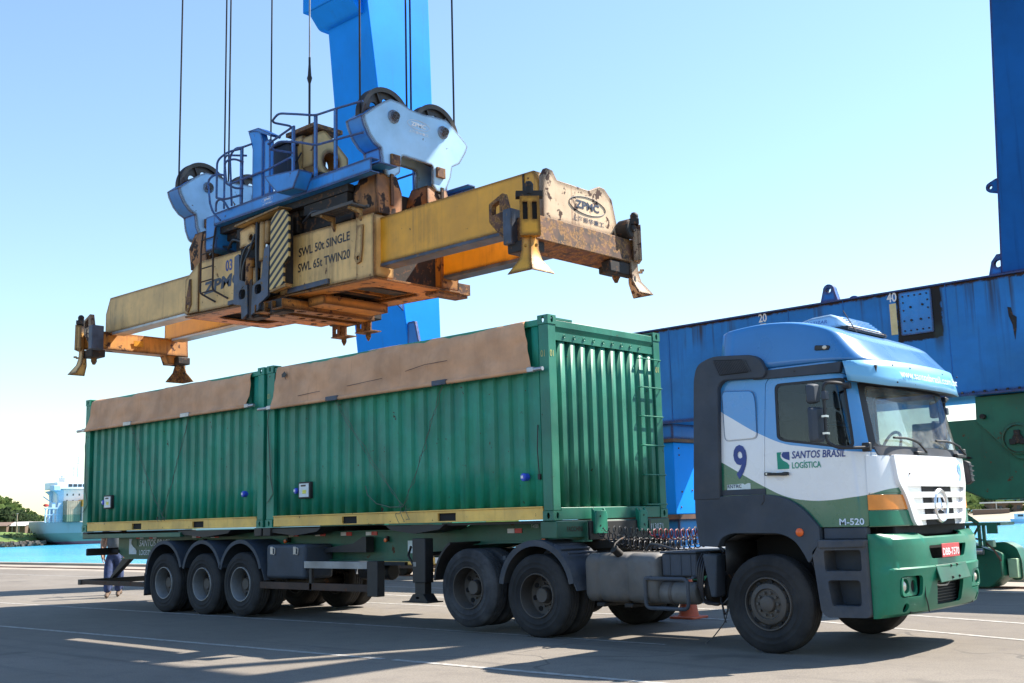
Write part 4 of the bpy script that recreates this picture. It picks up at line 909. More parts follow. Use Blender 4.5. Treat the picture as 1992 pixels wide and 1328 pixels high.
# door logo on the beam
def logo(par, x, z, w_, h_, y, m1, m2, sep=True):
    g = [(0, 0), (0, 1), (.36, 1), (.27, .80), (.30, .66), (.48, .50), (.80, .36), (.95, .2), (.92, 0)]
    b = [(1, 1), (.50, 1), (.38, .86), (.42, .72), (.62, .60), (.88, .52), (1, .5)]
    MB().prism([(x+w_*p[0], z+h_*p[1]) for p in g], 'y', y-.003, y).build('logo', m1, par)
    MB().prism([(x+w_*p[0], z+h_*p[1]) for p in b], 'y', y-.003, y).build('logo', m2, par)
logo(ST, -11.33, .975, .30, .29, .546, 'pale_letter', 'chassis_green')
text('SANTOS BRASIL', .125, (-10.95, .547, 1.125), (1, 0, 0), (0, 0, 1), 'pale_letter', ST, shear=.2, bold=.01, fit=1.12)
text('LOGÍSTICA', .095, (-10.95, .547, .96), (1, 0, 0), (0, 0, 1), 'pale_letter', ST, bold=.015, width=.85)
# running gear
for x in (-9.06, -7.84, -6.70):
    MB().cyl((x, .12, .5), (x, 2.32, .5), .07, 12).build('axle', 'sooty_steel', ST)
    dz = .02 if x > -7 else 0
    wheel(ST, (x, .105, .505+dz), -1, 'dish', rimmat='rim_silver'); wheel(ST, (x, 2.335, .505+dz), 1, 'dish', rimmat='rim_steel')
    for y in (.62, 1.80):
        MB().prism([(x-.42, .62), (x+.42, .62), (x+.3, .70), (x, .74), (x-.3, .70)], 'y', y, y+.09).build('leaf_spring', 'sooty_steel', ST)
        MB().box(x-.58, x-.42, y, y+.1, .6, .885).build('spring_hanger', 'chassis_green', ST)
def arc_guard(par, cx, cz, r, a0, a1, y0, y1, mat, lip=.06, tail0=None, tail1=None, th=.012, name='mudguard', n=22):
    out = []; inn = []
    for i in range(n+1):
        a = R(a0+(a1-a0)*i/n); out.append((cx+r*math.cos(a), cz+r*math.sin(a))); inn.append((cx+(r-th)*math.cos(a), cz+(r-th)*math.sin(a)))
    if tail1: out.append(tail1); inn.append((tail1[0]+th, tail1[1]))
    if tail0: out.insert(0, tail0); inn.insert(0, (tail0[0]-th, tail0[1]))
    mb = MB().prism(out+inn[::-1], 'y', y0, y1)
    lipi = [(cx+(r-lip)*math.cos(R(a0+(a1-a0)*i/n)), cz+(r-lip)*math.sin(R(a0+(a1-a0)*i/n))) for i in range(n+1)]
    lo = out[(1 if tail0 else 0):(n+1+(1 if tail0 else 0))]
    mb.prism(lo+lipi[::-1], 'y', y0-.012, y0-.001)
    return mb.build(name, mat, par, sharp=30)
for y0, y1 in ((-.03, .62), (1.82, 2.47)):
    for x, t0, t1 in ((-9.06, None, (-9.70, .30)), (-7.84, None, None), (-6.70, (-6.02, .60), None)):
        a0 = 12 if t0 is None else 4
        arc_guard(ST, x, .62, .615, 16, 166 if t1 is None else 178, y0, y1, 'grey_plastic', tail0=t0, tail1=t1)
tb = MB().box(-6.02, -5.02, -.01, .55, .63, 1.15).build('toolbox', 'grey_plastic', ST, bevel=.05, seg=3)
for x in (-5.9, -5.3):
    MB().box(x, x+.07, -.02, -.011, 1.00, 1.12).build('latch', 'galvanised', tb, bevel=.004); MB().rtube([(x+.07, -.022, 1.10), (x+.13, -.022, 1.10), (x+.13, -.022, 1.0), (x+.08, -.022, 1.0)], .008, .02, 6, 3).build('latch_handle', 'galvanised', tb)
MB().prism([(-5.0, 1.02), (-4.0, 1.02), (-4.0, 1.25), (-4.08, 1.25), (-4.3, 1.15), (-5.0, 1.08)], 'y', .35, .5).build('hanger_bracket', 'black_steel', ST)
MB().box(-5.02, -3.545, -.02, .01, .795, .90).build('side_guard', 'rim_silver', ST, bevel=.004)
MB().box(-3.54, -3.315, -.02, .12, .41, .91).build('guard_post', 'black_steel', ST, bevel=.008); MB().box(-4.92, -4.86, .0, .05, .47, .80).build('guard_post', 'black_steel', ST)
MB().box(-6.2, -3.545, -.0, .04, .47, .575).build('lower_guard', 'rusty_brown', ST, bevel=.004)
MB().box(-5.0, -3.2, .4, .46, .83, .88).build('guard_bracket', 'black_steel', ST)
MB().box(-3.28, -2.98, .535, .548, 1.0, 1.18).build('label_plate', 'sticker_white', ST)
# spare wheel carrier and air tank behind the guard
MB().cyl((-4.6, .8, .72), (-3.9, .8, .72), .13, 16).build('air_tank', 'black_steel', ST, bevel=.02)
for y in (.02, 2.30):
    LG = MB().box(-2.62, -2.36, y, y+.16, .62, 1.22).build('landing_leg', 'black_steel', ST, bevel=.01)
    MB().box(-2.59, -2.39, y+.02, y+.14, .46, .619).build('inner_tube', 'black_steel', LG)
    MB().prism([(-2.59, .47), (-2.39, .47), (-2.30, .372), (-2.68, .372)], 'y', y-.02, y+.18, [rect(-2.53, -2.47, .405, .435)]).build('foot', 'black_steel', LG); MB().box(-2.76, -2.25, y-.07, y+.23, .355, .371).build('foot_plate', 'black_steel', LG)
    MB().box(-2.60, -2.54, y-.004, y-.001, .84, .90).build('reflector', 'rim_silver', LG)
MB().cyl((-2.5, .2, 1.0), (-2.5, 2.3, 1.0), .03, 8).build('leg_shaft', 'black_steel', ST)
MB().box(-2.75, -2.25, .563, 1.877, .94, 1.0).build('leg_brace', 'chassis_green', ST)
MB().tube([(-2.95, .3, 1.1), (-2.9, .2, .98), (-2.72, .1, .9), (-2.6, .02, .86)], .018, 6).build('crank', 'black_steel', ST)
# tail
MB().box(-12.24, -12.12, -.02, 2.46, .41, .51).build('rear_bumper', 'black_steel', ST, bevel=.008)
for y in (.62, 1.80): MB().prism([(-12.2, .51), (-12.12, .51), (-11.4, .90), (-11.7, .90)], 'y', y, y+.10).build('bumper_arm', 'black_steel', ST)
MB().box(-12.119, -9.75, .0, .04, .42, .50).build('side_bar', 'rusty_brown', ST)
lb = MB().box(-12.10, -12.05, .05, .72, .96, 1.10).build('lamp_board', 'black_steel', ST, bevel=.02); MB().box(-12.10, -12.05, 1.72, 2.4, .96, 1.10).build('lamp_board', 'black_steel', ST, bevel=.02)
for y in (.1, .3, .5): MB().box(-12.108, -12.102, y, y+.15, .985, 1.075).build('tail_lamp', 'orange_lens', lb)
MB().box(-12.08, -11.7, .55, .6, 1.0, 1.06).build('board_arm', 'black_steel', ST)
MB().box(-9.735, -9.715, -.02, .6, .27, .66).build('mud_flap', 'rubber', ST); MB().box(-9.735, -9.715, 1.84, 2.46, .27, .66).build('mud_flap', 'rubber', ST)

# ---------------------------------------------------------------- tractor unit: chassis and running gear
TR = thing('truck_tractor', (2.6, 1.22, 0), 'blue white and green truck tractor with high roof cab', 'truck')
for y in (.78, 1.58): MB().box(-2.3, 4.1, y, y+.08, .78, 1.02).build('chassis_rail', 'sooty_steel', TR, bevel=.01)
for x in (-1.9, .7, 1.9): MB().box(x, x+.1, .86, 1.58, .8, 1.0).build('cross_member', 'sooty_steel', TR)
fw = [(.55, 1.12), (.62, 1.16), (.1, 1.162), (-.95, 1.162), (-1.05, 1.06), (-.4, 1.03), (.3, 1.05)]
MB().prism(fw, 'y', .80, 1.64).build('fifth_wheel', 'sooty_steel', TR, bevel=.01)
MB().box(-.9, .35, .86, 1.58, 1.02, 1.06).build('fifth_wheel_base', 'sooty_steel', TR)
for x, z in ((-1.50, .575), (-.30, .505)):
    MB().cyl((x, .2, z), (x, 2.24, z), .08, 12).sphere((x, 1.22, z), .2, 14).build('drive_axle', 'sooty_steel', TR)
    mt_ = 'rubber_dusty' if x < -1 else 'rubber'
    wheel(TR, (x, .105, z), -1, 'dish', mt_); wheel(TR, (x, 2.335, z), 1, 'dish')
MB().cyl((2.93, .3, .5), (2.93, 2.15, .5), .06, 12).build('front_axle', 'sooty_steel', TR)
wheel(TR, (2.93, .105, .505), -1, 'steer', twin=False); wheel(TR, (2.93, 2.335, .505), 1, 'steer', twin=False)
for y0, y1 in ((-.03, .62), (1.82, 2.47)):
    G = arc_guard(TR, -.30, .56, .625, 10, 172, y0, y1, 'grey_plastic_dusty', lip=.075, tail0=(.36, .58))
    for k in range(3): MB().tube([(-.02+.11*k, y0+.05, 1.12-.05*k), (-.02+.11*k, y1-.05, 1.12-.05*k)], .014, 6).build('rib', 'grey_plastic_dusty', G)
    arc_guard(TR, -1.50, .62, .63, 120, 176, y0, y1, 'black_steel', lip=.03)
MB().cyl((-.95, .1, .96), (-.95, .7, .96), .03, 10).build('guard_tube', 'grey_plastic', TR)
# fuel tank
def tank_ring(x, k=1.0):
    y0, y1, z0, z1 = .035, .70, .45, 1.02
    cy, cz = (y0+y1)/2, (z0+z1)/2; p = rpoly(rect(y0, y1, z0, z1), .13, 6)
    return [(x, cy+(q[0]-cy)*k, cz+(q[1]-cz)*k) for q in p]
xs_t = [(.42, .80), (.43, .93), (.46, .985), (.5, 1), (.60, 1), (.615, .955), (.655, .955), (.67, 1), (1.02, 1), (1.035, .955), (1.075, .955), (1.09, 1), (1.40, 1), (1.44, .985), (1.47, .93), (1.48, .80)]
FT = MB().loft([tank_ring(x, k) for x, k in xs_t]).build('fuel_tank', 'tank_alloy', TR, sharp=60)
MB().cyl((.93, .10, 1.0), (.905, .03, 1.06), .048, 14).cyl((.905, .03, 1.06), (.90, .015, 1.073), .055, 14).tube([(.89, .03, 1.08), (.87, .08, 1.13), (.84, .2, 1.17), (.82, .34, 1.20)], .012, 6).build('filler_cap', 'sooty_steel', FT, bevel=.004)
for x in (.645, 1.055): 
    MB().box(x-.06, x+.06, .05, .7, .40, .447).build('tank_cradle', 'sooty_steel', FT, bevel=.01)
bx = MB().box(1.50, 1.97, .12, .68, .76, 1.015).build('battery_box', 'grey_plastic_dusty', TR, bevel=.02)
for x in (1.6, 1.75, 1.88): MB().box(x, x+.02, .112, .119, .78, 1.0).build('rib', 'grey_plastic', bx)
MB().box(1.49, 1.98, .10, .70, 1.018, 1.04).build('battery_lid', 'grey_plastic_dusty', bx, bevel=.008)
rk_ = MB(); L_ = [(1.33, .02, .74), (1.91, .02, .74), (1.91, .02, .41), (1.33, .02, .41), (1.33, .02, .74)]
rk_.rtube(L_+[(1.4, .02, .74)], .022, .07, 8, 4); rk_.rtube([(1.40, .02, .755), (1.40, .3, .755), (1.95, .3, .755), (1.95, .06, .755)], .016, .05, 8, 4)
rk_.build('tank_rack', 'grey_plastic_dusty', TR)
AT = MB().cyl((1.42, .20, .575), (1.95, .20, .575), .125, 24).build('air_tank', 'tank_alloy', TR, bevel=.03, seg=3)
MB().lathe([(.127, 1.60), (.131, 1.60), (.131, 1.64), (.127, 1.64)], (0, .20, .575), 'x', 24, True).build('strap', 'rim_steel', AT)
for k in range(4):
    a0 = [(2.02+.02*k, .18+.02*k, 1.02), (1.98+.03*k, .12, .9), (1.99+.02*k, .10, .7), (2.02, .14, .52-.02*k), (2.1+.03*k, .2, .47)]
    MB().tube([p for p in rounded(a0, .1)], .013, 6).build('brake_hose', 'hose_dark', TR)
MB().cyl((2.02, .35, .62), (2.1, .35, .62), .19, 20).build('brake_drum', 'sooty_steel', TR, bevel=.02)
MB().box(2.0, 2.35, .5, .75, .42, .8).build('gear_bracket', 'sooty_steel', TR, bevel=.03)
sp_ = [(2.115, 1.012), (2.30, 1.012), (2.27, .55), (2.20, .55)]
MB().prism(sp_, 'y', .02, .22).build('side_plate', 'grey_plastic', TR, bevel=.02)
for k, pts in enumerate(([(2.25, .15, .56), (2.28, .1, .46), (2.36, .05, .50), (2.43, .08, .58)], [(2.22, .2, .52), (2.30, .12, .36), (2.36, .1, .40), (2.36, .1, .52), (2.45, .1, .60)], [(2.42, .06, .56), (2.36, .04, .30), (2.20, .02, .12), (2.12, .0, .06)], [(2.3, .1, .42), (2.31, .1, .33), (2.33, .1, .28)])):
    MB().tube(rounded(pts, .06), [.012, .012, .007, .008][k], 6).build('loose_cable', 'hose_dark', TR)
# coiled air lines between cab and trailer
def coil(p, q, sag, r, turns, mat, wire=.009):
    pts = []; N = turns*12
    for i in range(N+1):
        f = i/N; c = Vector(p)*(1-f)+Vector(q)*f; c.z -= sag*math.sin(math.pi*f)
        d = Vector(q)-Vector(p); d.normalize(); s1 = Vector((-d.y, d.x, 0)).normalized(); a = f*turns*2*math.pi
        rr = r*min(1, 8*f+.15, 8*(1-f)+.15)
        pts.append(c+s1*math.cos(a)*rr+Vector((0, 0, 1))*math.sin(a)*rr)
    MB().tube(pts, wire, 5).build('coiled_air_line', mat, TR, sharp=180)
coil((.16, .75, 1.30), (2.1, .95, 1.34), .10, .062, 24, 'hose_dark', .007); coil((.9, .72, 1.24), (2.1, .70, 1.25), .03, .062, 15, 'hose_red', .007); coil((.18, .62, 1.24), (2.1, .85, 1.30), .16, .060, 26, 'hose_dark', .007); coil((.4, .55, 1.16), (2.1, .6, 1.20), .10, .058, 22, 'hose_dark', .007)
for pts in ([(2.1, .7, 1.38), (1.95, .6, 1.34), (1.85, .55, 1.24), (2.0, .5, 1.1), (2.1, .5, 1.04)], [(2.1, .6, 1.3), (1.9, .55, 1.38), (1.8, .52, 1.3), (2.1, .5, 1.02)], [(1.1, .4, 1.05), (1.15, .4, 1.12), (1.3, .4, 1.1), (1.5, .4, 1.05)]):
    MB().tube(rounded(pts, .1), .016, 7).build('brake_hose', 'hose_dark', TR)
MB().box(1.1, 1.95, .86, 1.58, 1.03, 1.045).build('catwalk', 'galvanised', TR)
# ---------------------------------------------------------------- cab
def livery(nt, co):
    sp = nt.nodes.new('ShaderNodeSeparateXYZ'); nt.links.new(co, sp.inputs[0])
    u = mth(nt, 'DIVIDE', mth(nt, 'SUBTRACT', sp.outputs[0], 2.2), 2.4, clamp=True)
    def edge(pts):
        n = nt.nodes.new('ShaderNodeFloatCurve'); cm = n.mapping; c = cm.curves[0]
        q = [((x-2.2)/2.4, (z-1.2)/2.0) for x, z in pts]; q = [(0, q[0][1])]+q+[(1, q[-1][1])]
        while len(c.points) < len(q): c.points.new(.5, .5)
        for p, (a, b_) in zip(c.points, q): p.location = (a, b_); p.handle_type = 'AUTO'
        cm.update(); nt.links.new(u, n.inputs['Value']); return mth(nt, 'ADD', mth(nt, 'MULTIPLY', n.outputs[0], 2.0), 1.2)
    zb = edge([(2.33, 2.63), (2.488, 2.542), (3.01, 2.241), (3.248, 2.149), (3.424, 2.117), (3.7, 2.07), (4.0, 2.03), (4.3, 2.01)])
    zg = edge([(2.33, 2.065), (2.453, 1.998), (2.973, 1.71), (3.209, 1.605), (3.442, 1.561), (3.671, 1.554), (3.896, 1.573), (4.1, 1.601), (4.25, 1.66), (4.4, 1.70)])
    fb = ramp(nt, mth(nt, 'SUBTRACT', sp.outputs[2], zb), -.002, .002); fg = ramp(nt, mth(nt, 'SUBTRACT', zg, sp.outputs[2]), -.002, .002)
    c = mixc(nt, fb, (.78, .80, .83), (.045, .28, .64)); return mixc(nt, fg, c, (.008, .135, .078))
paint('cab_livery', (.5, .5, .5), .27, var=.04, dust=.10, dcol=(.5, .47, .42), coat=.5, bump=.012, colfn=livery)
simple('cab_seam', (.12, .2, .32), .5)
def ring2(xc, xs, rear, ins, n=3.2, na=44, x_only=None):
    """open plan outline from near rear, along the near side, round the front, to far rear"""
    A = xc-xs; pts = []
    for k in range(7): pts.append((rear+(xs-rear)*k/7, ins))
    hw = 1.22-ins
    for k in range(na+1):
        a = math.pi*k/na; cc, ss = math.cos(a), math.sin(a)
        t = math.copysign(abs(cc)**(2/n), cc); x = xs+A*(abs(ss)**(2/n)); pts.append((x, 1.22-hw*t))
    for k in range(7): pts.append((xs+(rear-xs)*(k+1)/7, 2.44-ins))
    return pts
CABZ = [(1.28, 4.30, 0), (1.5, 4.295, 0), (1.75, 4.285, 0), (1.98, 4.27, 0), (2.2, 4.235, .004), (2.5, 4.175, .012), (2.75, 4.125, .02), (2.97, 4.09, .028)]
def cab_shell(off, th, name='cab_shell', mat='cab_livery'):
    rings = []
    for z, xc, ins in CABZ:
        o_ = ring2(xc+off, xc-.42, 2.335, ins-off); i_ = ring2(xc+off-th, xc-.42, 2.337, ins-off+th)
        rings.append([(x, y, z) for x, y in o_]+[(x, y, z) for x, y in reversed(i_)])
    return MB().loft(rings).build(name, mat, TR, org=(0, 0, 0), sharp=30)
def cut_y(poly, a, b, holes=()): return cutter(MB().prism(poly, 'y', a, b, holes))
def cut_x(poly, a, b, holes=()): return cutter(MB().prism(poly, 'x', a, b, holes))
def piece(off, th, name, mat, cut, par=None, sub=(), **k):
    o = cab_shell(off, th, name, mat); boolean(o, [cut], 'INTERSECT')
    if sub: boolean(o, list(sub)); drop(*sub)
    drop(cut); 
    if par: o.parent = par; o.location = -ORG[par.name]; 
    return o
door_p = rpoly([(2.958, 1.638), (3.18, 1.607), (3.385, 1.50), (3.56, 1.287), (4.076, 1.285), (4.118, 2.01), (3.995, 2.775), (3.90, 2.838), (3.07, 2.862), (3.032, 2.80)], [.01, .08, .1, .01, .02, .02, .05, .05, .05, .03])
def grow(poly, d):
    cx = sum(p[0] for p in poly)/len(poly); cy = sum(p[1] for p in poly)/len(poly)
    return [(p[0]+d*(1 if p[0] > cx else -1), p[1]+d*(1 if p[1] > cy else -1)) for p in poly]
win_p = rpoly([(3.135, 2.80), (3.135, 2.215), (3.21, 2.18), (3.93, 2.062), (3.995, 2.085), (3.985, 2.22), (3.915, 2.79)], [.07, .10, .06, .04, .05, .05, .04])
win_g = rpoly([(3.16, 2.775), (3.16, 2.235), (3.22, 2.205), (3.92, 2.09), (3.965, 2.11), (3.955, 2.22), (3.893, 2.767)], [.06, .09, .05, .03, .04, .04, .03])
ws_p = rpoly([(.105, 2.045), (2.335, 2.045), (2.29, 2.74), (.15, 2.74)], .05)
ws_g = rpoly([(.185, 2.085), (2.255, 2.085), (2.215, 2.70), (.225, 2.70)], .06)
body = cab_shell(0, .03)
cs = [cut_y(grow(door_p, .006), -.3, .35), cut_y(win_p, 2.1, 2.7), cut_x(ws_p, 4.0, 4.6)]
boolean(body, cs); drop(*cs); ORG[body.name] = Vector((0, 0, 0))
DO = piece(0, .03, 'door', 'cab_livery', cut_y(door_p, -.3, .35), sub=[cut_y(win_p, -.4, .4)]); ORG[DO.name] = Vector((0, 0, 0))
bevelmod(DO, .006); 
piece(-.006, .02, 'window_seal', 'black_paint', cut_y(win_p, -.3, .35, [win_g]), DO); SW = piece(-.012, .006, 'window', 'side_glass', cut_y(win_g, -.3, .35), DO)
piece(-.006, .02, 'far_window_seal', 'black_paint', cut_y(win_p, 2.1, 2.7, [win_g])); piece(-.012, .006, 'far_window', 'side_glass', cut_y(win_g, 2.1, 2.7))
piece(-.004, .02, 'windscreen_frame', 'black_paint', cut_x(ws_p, 4.0, 4.6, [ws_g])); WS = piece(-.008, .006, 'windscreen', 'windscreen_glass', cut_x(ws_g, 4.0, 4.6))
piece(.012, .03, 'scuttle_panel', 'grey_plastic_dusty', cut_x(rpoly([(.17, 1.988), (2.27, 1.988), (2.30, 2.075), (.14, 2.075)], .02), 4.0, 4.6))
# corner panels and lamps on the near front corner
bl = piece(.010, .03, 'corner_panel', 'cab_livery', cut_x(rpoly([(-.1, 1.612), (.47, 1.612), (.31, 1.985), (-.1, 1.985)], .015), 4.086, 4.6)); bevelmod(bl, .006)
al = piece(.014, .04, 'indicator_lamp', 'amber_lens', cut_x(rpoly([(-.1, 1.445), (.535, 1.445), (.47, 1.592), (-.1, 1.596)], [0, .03, .05, 0]), 4.086, 4.6)); bevelmod(al, .006)
lp_ = piece(.012, .03, 'lower_corner_panel', 'bumper_green', cut_x(rpoly([(-.1, 1.288), (.66, 1.288), (.545, 1.435), (-.1, 1.435)], .012), 4.086, 4.6)); bevelmod(lp_, .006)
bl = piece(.010, .03, 'corner_panel', 'cab_livery', cut_x(rpoly([(1.97, 1.612), (2.6, 1.612), (2.6, 1.985), (2.13, 1.985)], .015), 4.086, 4.6))
al = piece(.014, .04, 'indicator_lamp', 'amber_lens', cut_x(rpoly([(1.91, 1.445), (2.6, 1.445), (2.6, 1.592), (1.97, 1.592)], .02), 4.086, 4.6))
lp_ = piece(.012, .03, 'lower_corner_panel', 'bumper_green', cut_x(rpoly([(1.79, 1.288), (2.6, 1.288), (2.6, 1.435), (1.9, 1.435)], .012), 4.086, 4.6))
# grille panel
gpoly = rpoly([(.325, 1.992), (2.115, 1.992), (2.095, 1.72), (2.0, 1.60), (1.86, 1.262), (.58, 1.262), (.44, 1.60), (.345, 1.72)], [.03, .03, .1, .1, .10, .10, .1, .1], 6)
slots = []
for i, (zc, hw) in enumerate(((1.645, .71), (1.53, .62), (1.415, .575), (1.305, .50))):
    slots.append(cut_x(rpoly([(1.22-hw, zc-.028), (1.22+hw, zc-.028), (1.22+hw+.045, zc+.030), (1.22-hw-.045, zc+.030)], .028, 5), 4.0, 4.7))
GP = piece(.045, .05, 'grille_panel', 'cab_white', cut_x(gpoly, 4.0, 4.7), sub=slots); bevelmod(GP, .012, 3); ORG[GP.name] = Vector((0, 0, 0))
piece(.008, .01, 'grille_backing', 'cab_white', cut_x(rpoly([(.5, 1.68), (1.94, 1.68), (1.78, 1.27), (.66, 1.27)], .03), 4.0, 4.7), GP)
for i, zc in enumerate((1.645, 1.53, 1.415, 1.305)):
    piece(.016, .006, 'grille_opening', 'dark_void', cut_x(rect(.845+.012*i, 1.595+.008*i, zc-.034, zc+.034), 4.0, 4.7), GP)
st = MB().lathe([(.128, 4.315), (.138, 4.345), (.165, 4.352), (.180, 4.335), (.180, 4.305), (.128, 4.305)], (0, 1.22, 1.475), 'x', 40, True).build('emblem_ring', 'chrome', GP, bevel=0)
MB().lathe([(.15, 4.30), (.15, 4.318), (.0005, 4.318)], (0, 1.22, 1.475), 'x', 32).build('emblem_disc', 'dark_void', GP)
em = MB()
for k in range(3):
    a = R(90+120*k); d = Vector((0, math.cos(a), math.sin(a))); q = Vector((0, -math.sin(a), math.cos(a))); c = Vector((4.32, 1.22, 1.475))
    a1 = a+R(60); a2 = a-R(60); w1 = Vector((0, math.cos(a1), math.sin(a1)))*.045; w2 = Vector((0, math.cos(a2), math.sin(a2)))*.036
    em.add([c+Vector((.032, 0, 0)), c+w1, c+d*.15, c+w2], [(0, 1, 2), (0, 2, 3)])
em.build('emblem_star', 'chrome', GP, fix=False, sharp=10)
MB().lathe([(.028, 4.308), (.028, 4.322), (.020, 4.325), (.0005, 4.322)], (0, 1.27, 1.86), 'x', 20).build('bonnet_badge', 'chrome', GP)
nd = Vector((-.09, 1, 0)).normalized()
text('9', .185, (4.318, 1.80, 1.735), nd, (-.04, 0, 1), 'sky_paint', GP, bold=.05, width=.95)
for y, z in ((.55, 1.80), (.80, 1.79), (1.62, 1.80)): MB().cyl((4.29, y, z), (4.318, y, z), .008, 6).build('stone_chip', 'rusty_brown', GP)
piece(-.05, .02, 'front_backing', 'dark_void', cut_x(rect(.1, 2.34, 1.30, 1.97), 4.0, 4.6))
MB().box(4.0, 4.22, .3, 2.14, 1.17, 1.30).build('radiator_top', 'dark_void', TR, bevel=.02); MB().box(3.5, 4.05, .25, 2.2, .75, 1.27).build('engine_bay', 'dark_void', TR)
# wipers
for y0, yb in ((.92, .45), (1.98, 1.52)):
    wz = MB().box(4.262, 4.315, y0-.13, y0+.13, 1.993, 2.035).build('wiper_base', 'black_paint', TR, bevel=.012)
    MB().tube([(4.315, y0+.10, 2.03), (4.30, y0-.05, 2.12), (4.282, y0-.13, 2.145)], .011, 6).build('wiper_arm', 'black_paint', wz)
    MB().tube([(4.255, y0-.55, 2.165), (4.275, y0-.3, 2.165), (4.282, y0-.13, 2.150), (4.288, y0+.02, 2.115)], .013, 6).build('wiper_blade', 'black_paint', wz)
# bumper
def bump_ring(z, xc, off=0):
    o_ = ring2(xc+off, 4.075, 4.07, .0-off, 2.5, 48); return o_
BZ = [(.395, 4.20), (.43, 4.30), (.50, 4.345), (.62, 4.365), (.80, 4.385), (.86, 4.395), (.875, 4.375), (.95, 4.375), (1.08, 4.385), (1.15, 4.37), (1.195, 4.31), (1.21, 4.26)]
def bump_shell(off, th, name, mat):
    rings = []
    for z, xc in BZ:
        o_ = bump_ring(z, xc, off); i_ = bump_ring(z, xc, off-th)
        rings.append([(x, y, z) for x, y in o_]+[(max(x, 4.0705), y, z) for x, y in reversed(i_)])
    return MB().loft(rings).build(name, mat, TR, org=(0, 0, 0), sharp=24)
BU = bump_shell(0, .035, 'bumper', 'bumper_green')
cs = [cut_x(rpoly([(.73, 1.075), (1.71, 1.075), (1.64, .94), (.80, .94)], .04), 4.2, 4.7), cut_x(rpoly([(.87, .72), (1.57, .72), (1.53, .475), (.91, .475)], .05), 4.2, 4.7),
      cut_x(rpoly(rect(.20, .575, .585, .79), .06), 4.18, 4.7), cut_x(rpoly(rect(1.865, 2.24, .585, .79), .06), 4.18, 4.7), cut_x(circ(.30, .485, .045, 16), 4.18, 4.7), cut_x(circ(2.14, .485, .045, 16), 4.18, 4.7),
      cut_x(rpoly([(.60, 1.26), (1.84, 1.26), (1.72, 1.165), (.72, 1.165)], .04), 4.0, 4.7)]
boolean(BU, cs); drop(*cs); bevelmod(BU, .012, 3); ORG[BU.name] = Vector((0, 0, 0))
MB().box(4.06, 4.27, .4, 2.04, .42, 1.14).build('bumper_void', 'dark_void', BU)
gl_ = MB()
for k in range(7): gl_.box(4.271, 4.29, .9, 1.55, .50+k*.03, .506+k*.03)
gl_.build('lower_grille', 'black_paint', BU); MB().tube([(4.30, .92, .70), (4.33, 1.0, .665), (4.33, 1.2, .66), (4.30, 1.35, .69)], .012, 6).build('tow_wire', 'galvanised', BU)
for s_, yc in ((1, .385), (-1, 2.055)):
    fr2 = MB().prism(rpoly(rect(yc-.175, yc+.175, .595, .782), .055), 'x', 4.20, 4.292, [circ(yc-.085*s_, .692, .072, 20), circ(yc+.085*s_, .685, .062, 20)]).build('headlight_frame', 'bumper_green', BU, bevel=.008)
    MB().lathe([(.075, 4.225), (.062, 4.262), (.035, 4.282), (.0005, 4.288)], (0, yc-.085*s_, .692), 'x', 24).build('headlight', 'lamp_glass', fr2); MB().lathe([(.062, 4.22), (.05, 4.25), (.0005, 4.268)], (0, yc+.085*s_, .685), 'x', 24).build('headlight', 'lamp_glass', fr2)
    MB().lathe([(.05, 4.21), (.05, 4.225), (.0005, 4.225)], (0, .30 if s_ > 0 else 2.14, .485), 'x', 16).build('fog_lamp_hole', 'black_paint', BU)
PLT = MB().box(4.395, 4.402, .985, 1.445, .945, 1.085).build('number_plate', 'plate_red', BU, bevel=.003)
text('DBB-7570', .072, (4.4005, 1.0, .968), (0, 1, 0), (0, 0, 1), 'white_paint', PLT, bold=.025, fit=.43); MB().box(4.37, 4.395, 1.05, 1.4, .98, 1.05).build('plate_bracket', 'black_paint', PLT)
pf_ = MB().add([(4.43, .84, .70), (4.43, 1.63, .72), (4.385, 1.63, .88), (4.385, .84, .875), (4.415, .84, .695), (4.415, 1.63, .715), (4.37, 1.63, .875), (4.37, .84, .87)], [(0, 1, 2, 3), (4, 7, 6, 5), (0, 4, 5, 1), (1, 5, 6, 2), (2, 6, 7, 3), (3, 7, 4, 0)]).build('plate_holder', 'chassis_green', BU, bevel=.006)
for y, z in ((1.15, .74), (1.33, .745), (1.2, .855), (1.36, .86)): MB().sphere((4.435-.045*(z-.71)/.165, y, z), .014, 8).build('bolt', 'sooty_steel', pf_)
MB().tube([(4.325, .60, .80), (4.345, .62, .70), (4.345, .62, .58), (4.345, .66, .50), (4.335, .70, .42)], .006, 5).build('bumper_crack', 'black_paint', BU)
# doors: handle, lettering, logo
HD = MB().prism(rpoly([(2.985, 1.868), (3.05, 1.865), (3.07, 1.86), (3.19, 1.856), (3.21, 1.862), (3.26, 1.86), (3.26, 1.826), (3.20, 1.824), (3.06, 1.832), (2.985, 1.832)], .008), 'y', -.045, -.008).build('handle', 'black_paint', DO, org=(0, 0, 0), bevel=.008)
MB().lathe([(.055, -.001), (.05, -.003), (.0005, -.0015)], (3.15, 0, 1.83), 'y', 24).build('handle_cup', 'cab_white', DO)
MB().cyl((3.015, -.044, 1.85), (3.015, -.048, 1.85), .010, 10).build('lock', 'bright_steel', DO)
logo(DO, 3.128, 1.893, .145, .177, -.001, 'logo_green', 'navy_paint')
text('SANTOS BRASIL', .076, (3.30, -.002, 1.998), (1, 0, -.02), (.16, 0, 1), 'navy_paint', DO, shear=.0, bold=.02, fit=.60); text('LOGÍSTICA', .062, (3.298, -.002, 1.895), (1, 0, -.01), (0, 0, 1), 'logo_green', DO, bold=.022, fit=.33)
text('M-520', .062, (3.785, -.002, 1.305), (1, 0, 0), (0, 0, 1), 'pale_letter', DO, bold=.03, fit=.265)
